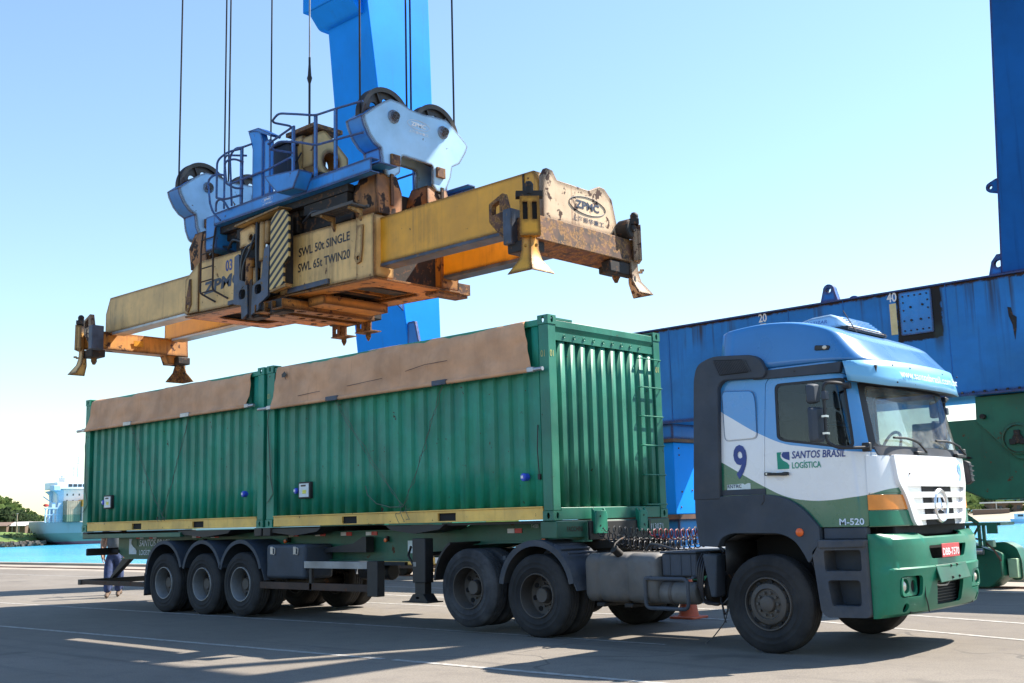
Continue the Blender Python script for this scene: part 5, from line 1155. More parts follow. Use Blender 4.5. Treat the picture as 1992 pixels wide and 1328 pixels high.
NB = text('9', .335, (2.60, -.002, 1.835), (1, 0, 0), (0, 0, 1), 'navy_paint', TR, name='number', bold=.04, fit=.165)
SK = MB().prism([(2.50, 1.663), (2.50, 1.755), (2.70, 1.762), (2.72, 1.75), (2.76, 1.765), (2.79, 1.762), (2.79, 1.665)], 'y', -.003, -.001).build('permit_sticker', 'sticker_white', TR)
text('RNTRC', .036, (2.505, -.004, 1.718), (1, 0, 0), (0, 0, 1), 'slate_letter', SK, bold=.02, width=1.05); text('-00042745', .026, (2.595, -.004, 1.674), (1, 0, 0), (0, 0, 1), 'slate_letter', SK, fit=.185)
hp_ = rpoly([(2.50, 2.775), (2.885, 2.745), (2.905, 2.62), (2.90, 2.24), (2.51, 2.235)], .06)
hatch = MB().prism(hp_, 'y', -.006, .004).build('side_hatch', 'cab_livery', TR, org=(0, 0, 0), bevel=.004)
MB().prism(grow(hp_, .010), 'y', -.0012, .004, [grow(hp_, .007)]).build('hatch_seam', 'cab_seam', hatch)
# rear wall, floor and cab interior
MB().box(2.34, 2.37, .04, 2.40, 1.30, 2.95).build('rear_wall', 'black_steel', TR)
IN = MB().box(2.4, 4.05, .05, 2.39, 1.28, 1.34).build('cab_floor', 'dash_grey', TR)
MB().box(2.42, 2.75, .08, 2.36, 1.62, 2.0).build('bunk', 'seat_cloth', IN, bevel=.04); MB().box(2.375, 4.0, .06, 2.38, 2.90, 2.94).build('headliner', 'dash_grey', IN)
for y in (.40, 1.55):
    s1 = MB().box(2.95, 3.45, y, y+.5, 1.55, 1.85).build('seat', 'seat_cloth', IN, bevel=.06, seg=3); MB().prism([(2.92, 1.8), (3.08, 1.8), (2.98, 2.45), (2.85, 2.45)], 'y', y+.02, y+.48).build('seat_back', 'seat_cloth', s1, bevel=.04); MB().box(2.84, 2.95, y+.1, y+.4, 2.47, 2.66).build('headrest', 'seat_cloth', s1, bevel=.03)
MB().prism(rpoly([(3.65, 1.4), (3.6, 1.95), (3.72, 2.03), (4.02, 2.02), (4.1, 1.98), (4.1, 1.4)], .05), 'y', .12, 2.32).build('dashboard', 'dash_grey', IN)
wr = [(3.58+.16*math.sin(k*math.pi/12)*.5, 1.80+.22*math.cos(k*math.pi/12), 2.13+.22*math.sin(k*math.pi/12)*.85) for k in range(24)]
MB().tube(wr, .018, 6, True).cyl((3.58, 1.8, 2.13), (3.72, 1.8, 1.98), .03, 8).build('steering_wheel', 'black_paint', IN)
cp = []
for i in range(170):
    f = i/169; a = f*13*2*math.pi; cp.append((3.98+.035*math.cos(a), .34+.035*math.sin(a), 2.62-.52*f))
MB().tube(cp, .006, 5).build('coil_cord', 'black_paint', IN)
MB().rtube([(4.02, .30, 2.2), (3.99, .34, 2.45), (3.98, .4, 2.72)], .012, .1).build('grab_rail', 'black_paint', IN)
# high roof
RF = []
def ztop(x): return 3.42 + (.05*math.sin(math.pi*min(1, max(0, (x-2.4)/1.1))) if x < 3.5 else 0) - (0 if x < 3.35 else .36*((x-3.35)/.85)**1.7)
for s_ in (0, .06, .3, .6, .86, .96, 1.0):
    xc = 4.235-.08*s_**1.2-.30*max(0, s_-.35)**1.6; xs = xc-.46+.06*s_; ins = .004+.06*s_+.10*max(0, s_-.7)**1.5; rear = 2.335+.055*s_
    ring = []
    for x, y in ring2(xc, xs, rear, ins, 3.6, 44):
        zt = ztop(x)-.07*(1-s_); z0 = 2.955; ring.append(Vector((x, y, z0+(zt-z0)*s_)))
    RF.append(ring)
top = RF[-1]
for k_, dz in ((.965, .012), (.85, .03), (.5, .05), (.2, .055)):
    ring = []
    for p in top:
        c = Vector((3.05, 1.22, p.z)); q = c+(p-c)*k_; 
        q.z = ztop(q.x)+dz; ring.append(q)
    RF.append(ring)
roof = MB().loft([[tuple(p) for p in r_] for r_ in RF]).build('high_roof', 'roof_blue', TR, org=(0, 0, 0), sub=1, sharp=60)
MB().prism(rpoly([(2.9, 2.865), (3.90, 2.842), (3.925, 2.948), (2.9, 2.952)], .01), 'y', -.012, .06).build('roof_trim', 'grey_plastic', TR, bevel=.004)
MB().cyl((3.4, -.012, 2.905), (3.4, -.018, 2.905), .008, 8).build('screw', 'black_paint', TR)
ml = MB().prism(rpoly([(3.625, 3.10), (3.79, 3.09), (3.80, 3.135), (3.635, 3.155)], .02), 'y', .015, .06).build('roof_marker', 'black_paint', TR, bevel=.006)
MB().sphere((3.745, .014, 3.12), .022, 12, 1.2, .6, 1).build('marker_lens', 'lamp_glass', ml)
ac = [(2.95, 3.42), (3.03, 3.56), (3.20, 3.60), (3.42, 3.61), (3.50, 3.57), (3.68, 3.42)]
AC = MB().loft([[(x, .78, min(z, 3.47)) for x, z in ac], [(x, .84, z) for x, z in ac], [(x, 1.66, z) for x, z in ac], [(x, 1.72, min(z, 3.47)) for x, z in ac]]).build('roof_cooler', 'headblock_pale', TR, bevel=.02, seg=3)
for k in range(5): MB().box(3.515+.03*k, 3.527+.03*k, .9, 1.60, 3.572-.026*k, 3.582-.026*k).build('cooler_slat', 'roof_blue', AC)
text('CLIMATIZAR', .045, (3.06, .785, 3.49), (1, 0, 0), (0, .45, 1), 'navy_paint', AC, fit=.36, depth=.028)
MB().box(2.94, 3.66, .77, 1.73, 3.40, 3.445).build('cooler_gasket', 'black_paint', AC)
MB().tube([(3.74, .80, 3.36), (3.60, .80, 3.62)], .006, 5).build('aerial', 'black_paint', TR)
# sun visor
VR = []
for (z, xc, xs_) in ((2.955, 4.30, 3.76), (2.87, 4.325, 3.77), (2.78, 4.35, 3.78), (2.690, 4.37, 3.79)):
    p = [(x, y, z+(.085*max(0, 1-(x-3.88)/.40) if z < 2.9 else 0)*(2.955-z)/.28) for x, y in ring2(xc, xs_, 3.78, -.022, 2.9, 46) if x >= 3.90]
    VR.append(p)
m0 = min(len(r_) for r_ in VR); VR = [r_[(len(r_)-m0)//2:(len(r_)-m0)//2+m0] for r_ in VR]
VO = MB().loft(VR, False, False).build('sun_visor', 'visor_blue', TR, org=(0, 0, 0), solid=.014, sharp=40)
uv = [[(x-.012, y, z+.003) for x, y, z in VR[-1]], [(x-.26 if x > 4.2 else x-.1, 1.22+(y-1.22)*.93, z+.055) for x, y, z in VR[-1]]]
MB().loft(uv, False, False).build('visor_lining', 'black_paint', VO, solid=.01)
text('www.santosbrasil.com.br', .085, (4.315, .45, 2.775), (.0, 1, 0), (-.27, 0, 1), 'pale_letter', VO, name='lettering', bold=.01, fit=1.5, depth=.035)
for k in range(5):
    for zz in (2.72, 2.90): 
        y = .36+k*.42; MB().sphere((4.352-.06*(zz-2.69)/.28, y, zz), .010, 8).build('rivet', 'black_paint', VO)
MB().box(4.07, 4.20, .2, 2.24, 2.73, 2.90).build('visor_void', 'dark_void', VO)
# air intake, arch fairing, steps
duct = rpoly([(2.09, 1.60), (2.13, 2.3), (2.17, 2.95), (2.22, 3.10), (2.42, 3.175), (2.92, 3.135), (3.02, 3.08), (3.085, 2.94), (3.05, 2.872), (2.55, 2.892), (2.475, 2.83), (2.43, 1.60)], [.02, .1, .15, .1, .1, .06, .06, .05, .05, .08, .08, .02], 5)
AI = MB().prism(duct, 'y', -.055, .30).build('air_intake', 'grey_plastic', TR, bevel=.035, seg=3)
gi = rpoly([(2.43, 3.128), (2.82, 3.095), (2.885, 2.945), (2.51, 2.945)], .03); MB().prism(gi, 'y', -.058, -.0555).build('intake_recess', 'dark_void', AI)
for k in range(20):
    sl_ = MB()
    x = 2.445+k*.0205; sl_.add([(x+a, y, z) for (a, z) in ((0, 3.118-.085*(x-2.43)), (.009, 3.118-.085*(x-2.43)), (.075, 2.955), (.066, 2.955)) for y in (-.068, -.0585)], [(0, 2, 4, 6), (1, 7, 5, 3), (0, 1, 3, 2), (2, 3, 5, 4), (4, 5, 7, 6), (6, 7, 1, 0)]).build('intake_slat', 'grey_plastic_dusty', AI)
fair = rpoly([(2.105, 1.655), (2.44, 1.632), (2.99, 1.637), (3.2, 1.604), (3.405, 1.487), (3.578, 1.287), (3.58, 1.13), (3.51, 1.02), (3.44, .92), (3.395, 1.01), (3.30, 1.155), (3.14, 1.228), (2.54, 1.235), (2.41, 1.18), (2.37, 1.09), (2.13, 1.105), (2.10, 1.45)], [.02, .02, .02, .1, .1, .03, .02, .04, .03, .03, .08, .08, .08, .06, .02, .02, .05])
FA = MB().prism(fair, 'y', -.05, .42).build('arch_fairing', 'grey_plastic', TR, bevel=.028, seg=3)
FF = MB().prism([(2.105, y) for y in ()] or fair, 'y', 2.02, 2.49).build('arch_fairing', 'grey_plastic', TR, bevel=.028, seg=3)
MB().prism([(2.30, 1.64), (2.97, 1.64), (2.97, 1.70), (2.30, 1.70)], 'y', -.01, .02).build('fairing_lip', 'grey_plastic', FA)
MB().lathe([(.042, -.05), (.042, -.066), (.03, -.074), (.0005, -.076)], (3.365, 0, 1.238), 'y', 20).build('side_marker', 'orange_lens', FA); 
MB().tube([(2.972, -.052, 1.63), (2.972, -.052, 1.57), (2.94, -.052, 1.53)], .004, 4).build('seam', 'black_paint', FA)
lin = [(2.40, .80), (2.40, 1.15), (2.55, 1.22), (3.14, 1.215), (3.30, 1.14), (3.40, .98), (3.45, .85)]
ln = MB()
for i in range(len(lin)-1):
    (xa, za), (xb, zb) = lin[i], lin[i+1]; ln.add([(xa, .05, za), (xb, .05, zb), (xb, .72, zb), (xa, .72, za)], [(0, 1, 2, 3)])
ln.build('wheel_housing', 'black_steel', TR, solid=.01)
MB().box(2.35, 3.5, .70, .73, .6, 1.25).build('housing_wall', 'dark_void', TR)
stp = rpoly([(3.485, 1.04), (3.575, 1.125), (4.068, 1.13), (4.065, .405), (3.60, .395), (3.545, .45)], [.02, .02, .02, .05, .04, .04])
for ya, yb, yd, sg in ((-.05, .26, .20, 1), (2.18, 2.49, 2.24, -1)):
    SP = MB().prism(stp, 'y', ya, yb, [rpoly([(3.61, 1.055), (4.01, 1.06), (4.01, .855), (3.62, .845)], .03), rpoly([(3.635, .76), (3.985, .765), (3.985, .515), (3.67, .505)], .04)]).build('step_unit', 'grey_plastic_dusty', TR, bevel=.018, seg=3)
    MB().box(3.59, 4.04, yd, yd+.02, .47, 1.10).build('step_back', 'grey_plastic', SP)
    for z in (.85, .51): MB().box(3.63, 4.0, min(ya, yb)+.02, yd, z-.02, z+.004).build('tread', 'grey_plastic_dusty', SP, bevel=.004)
    ly = (-.075, .1) if sg > 0 else (2.34, 2.515)
    MB().prism(rpoly([(3.57, 1.075), (4.06, 1.085), (4.075, 1.16), (3.56, 1.16)], .02), 'y', ly[0], ly[1]).build('step_ledge', 'grey_plastic_dusty', SP, bevel=.015)
    MB().box(3.60, 4.06, ly[0]+.08, ly[1], 1.163, 1.278).build('sill_panel', 'grey_plastic', SP, bevel=.01)
# mirrors
for sg, yb in ((-1, 0), (1, 2.44)):
    y = yb+sg*.30
    MI = MB().tube(rounded([(3.99, yb+sg*.0, 2.70), (3.95, yb+sg*.2, 2.72), (3.86, y, 2.715), (3.86, y, 2.12), (3.95, yb+sg*.25, 2.06), (4.16, yb+sg*.02, 2.06)], .06), .017, 8).build('mirror_arm', 'black_paint', TR)
    for (x0, x1, z0, z1, yo) in ((3.68, 3.83, 2.51, 2.725, .02), (3.70, 3.90, 2.12, 2.49, .0)):
        pm = rpoly([(x0, z0), (x1, z0+.01), (x1+.005, z1), (x0+.005, z1-.012)], .04)
        a, b_ = sorted((y+sg*(.10+yo), y-sg*(.10+yo)))
        # housings are shells as deep as they are wide, glass faces rearwards
        hm = MB().loft([[(x0+.035, y+(q[0]-(x0+x1)/2)*1.25, q[1]) for q in pm], [(x0+.075, y+(q[0]-(x0+x1)/2)*1.2, z0+(q[1]-z0)*.97+.004) for q in pm], [(x0+.11, y+(q[0]-(x0+x1)/2)*.8, (z0+z1)/2+(q[1]-(z0+z1)/2)*.85) for q in pm]]).build('mirror', 'grey_plastic', MI, bevel=.008)
        MB().prism([(y+(q[0]-(x0+x1)/2)*1.1, (z0+z1)/2+(q[1]-(z0+z1)/2)*.9) for q in pm], 'x', x0+.028, x0+.034).build('mirror_glass', 'mirror_glass', hm)
    MB().box(3.845, 3.90, y-.035, y+.035, 2.545, 2.63).build('mirror_clamp', 'grey_plastic', MI, bevel=.01)
    for z in (2.20, 2.37): MB().box(3.835, 3.885, y-.03, y+.03, z, z+.02).build('mirror_clamp', 'bright_steel', MI)
    MB().box(4.09, 4.175, yb-.03, yb+.03, 2.02, 2.11).build('arm_foot', 'black_paint', MI, bevel=.012); MB().box(3.93, 4.01, yb-.03, yb+.03, 2.665, 2.73).build('arm_foot', 'black_paint', MI, bevel=.012)
cv = MB().prism(rpoly([(4.10, 1.72), (4.16, 1.70), (4.22, 1.74), (4.20, 1.96), (4.14, 1.985), (4.10, 1.97)], .02), 'y', 2.44, 2.53).build('corner_vane', 'black_paint', TR, bevel=.01)
for k in range(4): MB().box(4.19, 4.224, 2.445, 2.528, 1.745+k*.055, 1.757+k*.055).build('vane_slat', 'grey_plastic_dusty', cv)
# ---------------------------------------------------------------- spreader
def hazard():
    m, nt, b, co = base('hazard_stripes'); sp = nt.nodes.new('ShaderNodeSeparateXYZ'); nt.links.new(co, sp.inputs[0])
    s = mth(nt, 'ADD', mth(nt, 'MULTIPLY', sp.outputs[0], -5.0), mth(nt, 'MULTIPLY', sp.outputs[2], 6.6)); f = mth(nt, 'FRACT', s)
    c = mixc(nt, ramp(nt, f, .54, .56), (.62, .43, .16), (.014, .016, .022)); c = mixc(nt, ramp(nt, f, .0, .02), (.014, .016, .022), c)
    r1 = noi(nt, co, 5, 7, .7); c = mixc(nt, ramp(nt, r1, .62, .68), c, (.10, .04, .015)); nt.links.new(c, b.inputs['Base Color']); b.inputs['Roughness'].default_value = .55
hazard()
SPR = thing('container_spreader', (-6.85, 1.55, 5.1), 'rusty yellow telescopic container spreader hanging above the truck', 'spreader')
def zmap(mb, x0=-4.08, k=.027):
    for v in mb.v: v.z += (x0-v.x)*k if v.x < x0 else 0
    return mb
nf = [(-4.08, 6.29), (-9.10, 6.40), (-9.57, 6.14), (-9.57, 5.44), (-4.08, 5.28)]
CF = MB().prism(nf, 'y', .62, 1.02).build('centre_frame', 'spreader_cream', SPR, bevel=.012)
MB().prism(nf, 'y', 2.08, 2.48).build('centre_frame', 'spreader_orange', SPR, bevel=.012)
MB().prism([(-4.075, 6.30), (-4.075, 5.27), (-4.5, 5.27), (-4.5, 6.30)], 'y', .595, .619).build('collar', 'spreader_cream', CF, bevel=.006); MB().prism([(-9.575, 5.45), (-9.575, 6.12), (-9.12, 6.38), (-9.12, 5.43)], 'y', .595, .619).build('collar', 'spreader_cream', CF, bevel=.006)
bp_ = zmap(MB().prism(rpoly(rect(-9.6, -4.05, .60, 2.5), .05), 'z', 5.235, 5.268, [rpoly(rect(-6.2, -4.6, 1.0, 2.12), .25), rpoly(rect(-9.15, -7.55, 1.0, 2.12), .25)]))
BPL = bp_.build('bottom_plate', 'spreader_orange', SPR, bevel=.004)
for x, w_ in ((-4.35, .12), (-5.1, .16), (-5.75, .12), (-8.0, .12), (-8.6, .16), (-9.3, .12)): zmap(MB().box(x-w_, x+w_, 1.021, 2.079, 5.30, 5.9)).build('cross_tie', 'sooty_steel', SPR)
for x in (-4.9, -5.6, -8.2, -8.8): zmap(MB().box(x-.06, x+.06, .98, 2.14, 5.33, 5.43)).build('stiffener', 'spreader_orange', SPR)
zmap(MB().box(-4.4, -4.1, 2.0, 2.7, 5.18, 5.234).box(-4.3, -4.08, 2.45, 2.75, 5.236, 5.42)).build('guide_shoe', 'spreader_rust', SPR)
# twin lift unit in the middle: perforated cross beams, housings, twistlocks
for x0 in (-6.98, -6.48):
    hs = [circ(x0+.15, y, .055, 12, .055) for y in (.62, .86, 1.28, 1.52, 1.76)]
    tw = MB().prism(rect(x0, x0+.30, .38, 2.40), 'z', 5.06, 5.08, hs).box(x0, x0+.02, .38, 2.4, 5.081, 5.22).box(x0+.28, x0+.30, .38, 2.4, 5.081, 5.22)
    tw.build('perforated_beam', 'spreader_orange', SPR, bevel=.003)
MB().box(-6.95, -6.2, .45, 2.4, 5.12, 5.24).build('slide_housing', 'sooty_steel', SPR)
MB().box(-7.6, -7.0, .9, 2.3, 5.12, 5.3).prism([(-7.6, 5.3), (-7.9, 5.3), (-7.6, 5.12)], 'y', .9, 2.3).build('twin_box', 'spreader_orange', SPR); MB().box(-6.15, -5.7, .9, 2.3, 5.12, 5.27).build('twin_box', 'spreader_orange', SPR)
for x in (-7.15, -6.45):
    TWB = MB().box(x-.22, x+.22, 2.30, 2.62, 5.10, 5.50).build('twin_lock_housing', 'sooty_steel', SPR, bevel=.02)
    MB().prism(rect(x-.2, x+.2, 4.90, 5.098), 'y', 2.36, 2.39, [rpoly(rect(x-.12, x-.02, 4.95, 5.04), .02)]).box(x-.02, x+.06, 2.33, 2.359, 4.90, 5.098).box(x-.22, x+.22, 2.34, 2.6, 4.88, 4.899).build('lock_bracket', 'spreader_rust', TWB)
    MB().cyl((x, 2.48, 4.88), (x, 2.48, 4.80), .05, 10).cyl((x, 2.48, 4.80), (x, 2.48, 4.73), .06, 4, .02).build('twistlock', 'spreader_rust', TWB)
    TWB = MB().box(x-.2, x+.2, .46, .70, 5.02, 5.26).build('twin_lock_housing', 'sooty_steel', SPR, bevel=.02)
# slate guide plates of the twin unit
ov = lambda cx, cz, a, b: rpoly(rect(cx-a, cx+a, cz-b, cz+b), .07)
MB().prism(rpoly([(-7.64, 6.19), (-7.50, 6.22), (-7.47, 5.74), (-7.24, 5.66), (-7.22, 5.10), (-7.40, 5.02), (-7.42, 5.28), (-7.66, 5.33)], .02), 'y', .40, .45, [ov(-7.39, 5.47, .10, .085)]).build('guide_plate', 'slate_steel', SPR, bevel=.006)
MB().prism(rpoly([(-6.58, 6.22), (-6.73, 6.18), (-6.82, 5.66), (-7.08, 5.58), (-7.11, 5.06), (-6.90, 5.12), (-6.88, 5.22), (-6.62, 5.33)], .02), 'y', .40, .45, [ov(-6.91, 5.49, .10, .085)]).build('guide_plate', 'slate_steel', SPR, bevel=.006)
MB().box(-7.62, -6.55, .52, .60, 5.36, 6.72).build('unit_recess', 'dark_void', SPR); MB().box(-7.2, -7.12, .42, .5, 5.02, 5.7).build('wear_strip', 'rusty_brown', SPR)
for x, z0, z1, r_, m_ in ((-6.88, 5.98, 6.68, .062, 'spreader_cream'), (-6.73, 6.27, 6.67, .058, 'spreader_cream'), (-6.76, 5.97, 6.268, .03, 'bright_steel'), (-6.84, 5.62, 5.968, .06, 'spreader_cream'), (-7.08, 5.60, 5.90, .05, 'spreader_cream'), (-7.25, 5.62, 6.10, .085, 'spreader_orange')):
    MB().cyl((x, .47, z0), (x+.02, .47, z1), r_, 12).build('hydraulic_cylinder', m_, SPR, bevel=.01)
MB().prism(rpoly([(-7.58, 6.34), (-7.58, 6.66), (-7.2, 6.72), (-7.1, 6.66), (-7.12, 6.40), (-7.28, 6.26), (-7.4, 6.36)], .03), 'y', .47, .515, [circ(-7.24, 6.48, .06, 10)]).build('yellow_bracket', 'spreader_cream', SPR, bevel=.006)
for pts in ([(-7.5, .44, 5.7), (-7.42, .40, 6.1), (-7.3, .40, 6.3), (-7.1, .42, 6.35)], [(-7.44, .43, 5.72), (-7.36, .4, 6.0), (-7.2, .41, 6.2), (-7.05, .43, 6.5)], [(-6.98, .43, 5.6), (-6.97, .4, 6.2), (-7.0, .43, 6.7)]): MB().tube(rounded(pts, .15), .022, 6).build('hydraulic_hose', 'hose_dark', SPR)
MB().add([(-7.56, .33, 6.70), (-6.22, .33, 6.78), (-6.22, .62, 6.80), (-7.56, .62, 6.72), (-7.56, .33, 6.74), (-6.22, .33, 6.815), (-6.22, .62, 6.835), (-7.56, .62, 6.76)], [(0, 3, 2, 1), (4, 5, 6, 7), (0, 1, 5, 4), (1, 2, 6, 5), (2, 3, 7, 6), (3, 0, 4, 7)]).build('unit_cover', 'spreader_cream', SPR, bevel=.006)
MB().box(-6.55, -6.2, .42, .62, 5.5, 6.7).build('unit_frame', 'sooty_steel', SPR)
hz_p = rpoly([(-6.50, 6.60), (-6.33, 6.75), (-6.10, 6.74), (-5.99, 6.60), (-5.99, 5.89), (-6.13, 5.80), (-6.13, 5.44), (-6.52, 5.40)], [.03, .06, .06, .05, .02, .02, .02, .02])
MB().prism(hz_p, 'y', .36, .41).build('hazard_panel', 'hazard_stripes', SPR, bevel=.008)
MB().prism([(-6.52, 5.36), (-6.08, 5.40), (-6.08, 5.46), (-6.52, 5.43)], 'y', .37, .5).build('panel_foot', 'spreader_cream', SPR)
# lettering on the near girder
Y0 = .6185
text('SWL 50t SINGLE', .145, (-6.04, Y0, 5.93), (1, 0, .035), (.0, 0, 1), 'black_paint', CF, bold=.025, fit=1.36); text('SWL 65t TWIN20', .145, (-6.06, Y0, 5.665), (1, 0, .012), (0, 0, 1), 'black_paint', CF, bold=.025, fit=1.38)
text('ZPMC', .21, (-8.98, Y0, 5.74), (1, 0, .04), (0, 0, 1), 'slate_letter', CF, bold=.06, fit=1.28, shear=.1); text('03', .20, (-8.25, Y0, 6.06), (1, 0, .02), (0, 0, 1), 'navy_paint', CF, bold=.03, width=.8)
for x in (-8.83, -8.42): MB().rtube([(x, .50, 6.90), (x, .46, 6.55), (x, .46, 5.72), (x+.28, .60, 5.54)], .018, .05).build('ladder_stringer', 'rusty_brown', SPR)
for z in (6.72, 6.45, 6.18, 5.93, 5.72): MB().cyl((-8.83, .46, z), (-8.42, .46, z), .014, 6).build('ladder_rung', 'rusty_brown', SPR)
MB().prism([(-4.44, 6.15), (-4.30, 6.15), (-4.32, 5.75), (-4.36, 5.55), (-4.46, 5.53), (-4.52, 5.63)], 'y', .565, .594, [circ(-4.42, 5.62, .035, 10)]).build('lashing_lug', 'spreader_cream', CF, bevel=.004); MB().prism([(-9.42, 6.1), (-9.36, 6.1), (-9.34, 5.6), (-9.44, 5.46), (-9.54, 5.52), (-9.52, 5.68)], 'y', .575, .594, [circ(-9.46, 5.58, .04, 10)]).build('lashing_lug', 'spreader_rust', CF, bevel=.004)
MB().box(-6.30, -5.2, .57, .618, 5.33, 5.42).build('rubbing_strip', 'slate_steel', CF, bevel=.006); MB().box(-8.1, -7.66, .57, .618, 5.40, 5.48).build('rubbing_strip', 'slate_steel', CF, bevel=.006)
gr = MB()
for k in range(12): gr.box(-5.25+k*.085, -5.21+k*.085, .30, .64, 6.43, 6.46)
gr.box(-5.27, -4.22, .29, .31, 6.42, 6.47).box(-5.27, -4.22, .62, .64, 6.42, 6.47); gr.build('step_grating', 'rim_steel', SPR, kind='stuff')
for x in (-5.1, -4.4): MB().prism([(.615, 6.18), (.615, 6.42), (.34, 6.42), (.34, 6.38), (.54, 6.34)], 'x', x, x+.05).build('grating_bracket', 'spreader_cream', SPR)
# machinery crowding the top of the frame
for (x0, x1, y0, y1, z0, z1) in ((-6.1, -4.75, .75, 1.3, 6.37, 6.62), (-8.2, -7.5, .8, 1.6, 6.42, 6.75), (-7.5, -5.0, 1.4, 2.4, 6.42, 6.66), (-9.0, -8.5, 1.0, 1.5, 6.42, 6.6), (-7.0, -6.2, .7, 1.2, 6.40, 6.8)):
    MB().box(x0, x1, y0, y1, z0, z1).build('hydraulic_pack', 'sooty_steel', SPR, bevel=.02)
for pts in ([(-8.3, .7, 6.5), (-8.0, .6, 6.62), (-7.7, .65, 6.5)], [(-5.9, .6, 6.5), (-5.5, .5, 6.6), (-5.1, .7, 6.55)], [(-8.9, .7, 6.5), (-8.6, .66, 6.6), (-8.2, .7, 6.52)]): MB().tube(rounded(pts, .1), .025, 6).build('hydraulic_hose', 'hose_dark', SPR)
# telescopic beams
def tele(name, pts, y0, y1, mat, fl):
    B = MB().prism(pts, 'y', y0, y1).build('telescopic_beam', mat, SPR, bevel=.012)
    MB().box(fl[0], fl[1], y0-.03, y1+.03, fl[2], fl[3]).build('slide_rail', 'galvanised' if fl[4] else 'slate_steel', B, bevel=.006)
fb = [(-4.2, 6.25), (-1.0, 6.26), (-.82, 6.26), (-.72, 6.08), (-.70, 5.49), (-4.2, 5.49)]; rb = [(-9.45, 6.26), (-12.78, 6.28), (-12.95, 5.95), (-12.95, 5.52), (-9.45, 5.52)]
tele('b', fb, .75, .97, 'spreader_yellow', (-4.06, -1.05, 5.435, 5.487, 0)); tele('b', fb, 2.13, 2.35, 'spreader_yellow', (-4.06, -1.05, 5.435, 5.487, 0))
tele('b', rb, .75, .97, 'spreader_cream', (-12.6, -9.6, 5.465, 5.517, 1)); tele('b', rb, 2.13, 2.35, 'spreader_yellow', (-12.6, -9.6, 5.465, 5.517, 1))
MB().box(-1.02, -.99, .735, .749, 5.55, 6.24).build('end_seam', 'sooty_steel', SPR)
# end beams
EB = MB().prism([(-.95, 5.50), (-.50, 5.50), (-.46, 5.14), (-.98, 5.10)], 'y', .36, 2.58).build('end_beam', 'spreader_rust', SPR, bevel=.015)
ep = [(.70, 5.505), (.72, 6.14), (.80, 6.26), (.93, 6.25), (1.02, 6.13), (1.74, 6.12), (1.98, 6.23), (2.10, 6.22), (2.27, 6.08), (2.43, 5.505)]
EP = MB().prism(ep, 'x', -.70, -.62).build('end_plate', 'spreader_pale', SPR, bevel=.012)
def roundel(par, c, u, v, w_, h_, mat, txt='ZPMC', sub='上海振华重工', bold=.05):
    c = Vector(c); u = Vector(u).normalized(); v = Vector(v).normalized(); n = u.cross(v); pts = [c+u*(w_/2*math.cos(a)*(1+.12*abs(math.cos(a))))+v*(h_/2*math.sin(a))+n*.004 for a in [k*math.pi/16 for k in range(32)]]
    MB().tube(pts, h_*.022, 4, True).build('emblem_outline', mat, par)
    text(txt, h_*.42, c-u*w_*.36-v*h_*.2, u, v, mat, par, bold=bold, fit=w_*.72)
    if sub: text(sub, h_*.22, c-u*w_*.48-v*h_*.95, u, v, mat, par, bold=.02, fit=w_*.98)
roundel(EP, (-.618, 1.68, 5.87), (0, 1, 0), (0, 0, 1), .74, .26, 'slate_letter')
MB().prism([(-13.22, 5.56), (-12.80, 5.56), (-12.76, 5.18), (-13.24, 5.20)], 'y', .42, 2.62).build('end_beam', 'spreader_orange', SPR, bevel=.015)
MB().box(-12.755, -12.745, 1.30, 1.52, 5.30, 5.42).build('label_plate', 'spreader_yellow', SPR); MB().prism([(2.0, 5.5), (2.62, 5.5), (2.45, 5.0), (2.2, 5.0)], 'x', -13.1, -12.85).build('corner_gusset', 'spreader_orange', SPR)
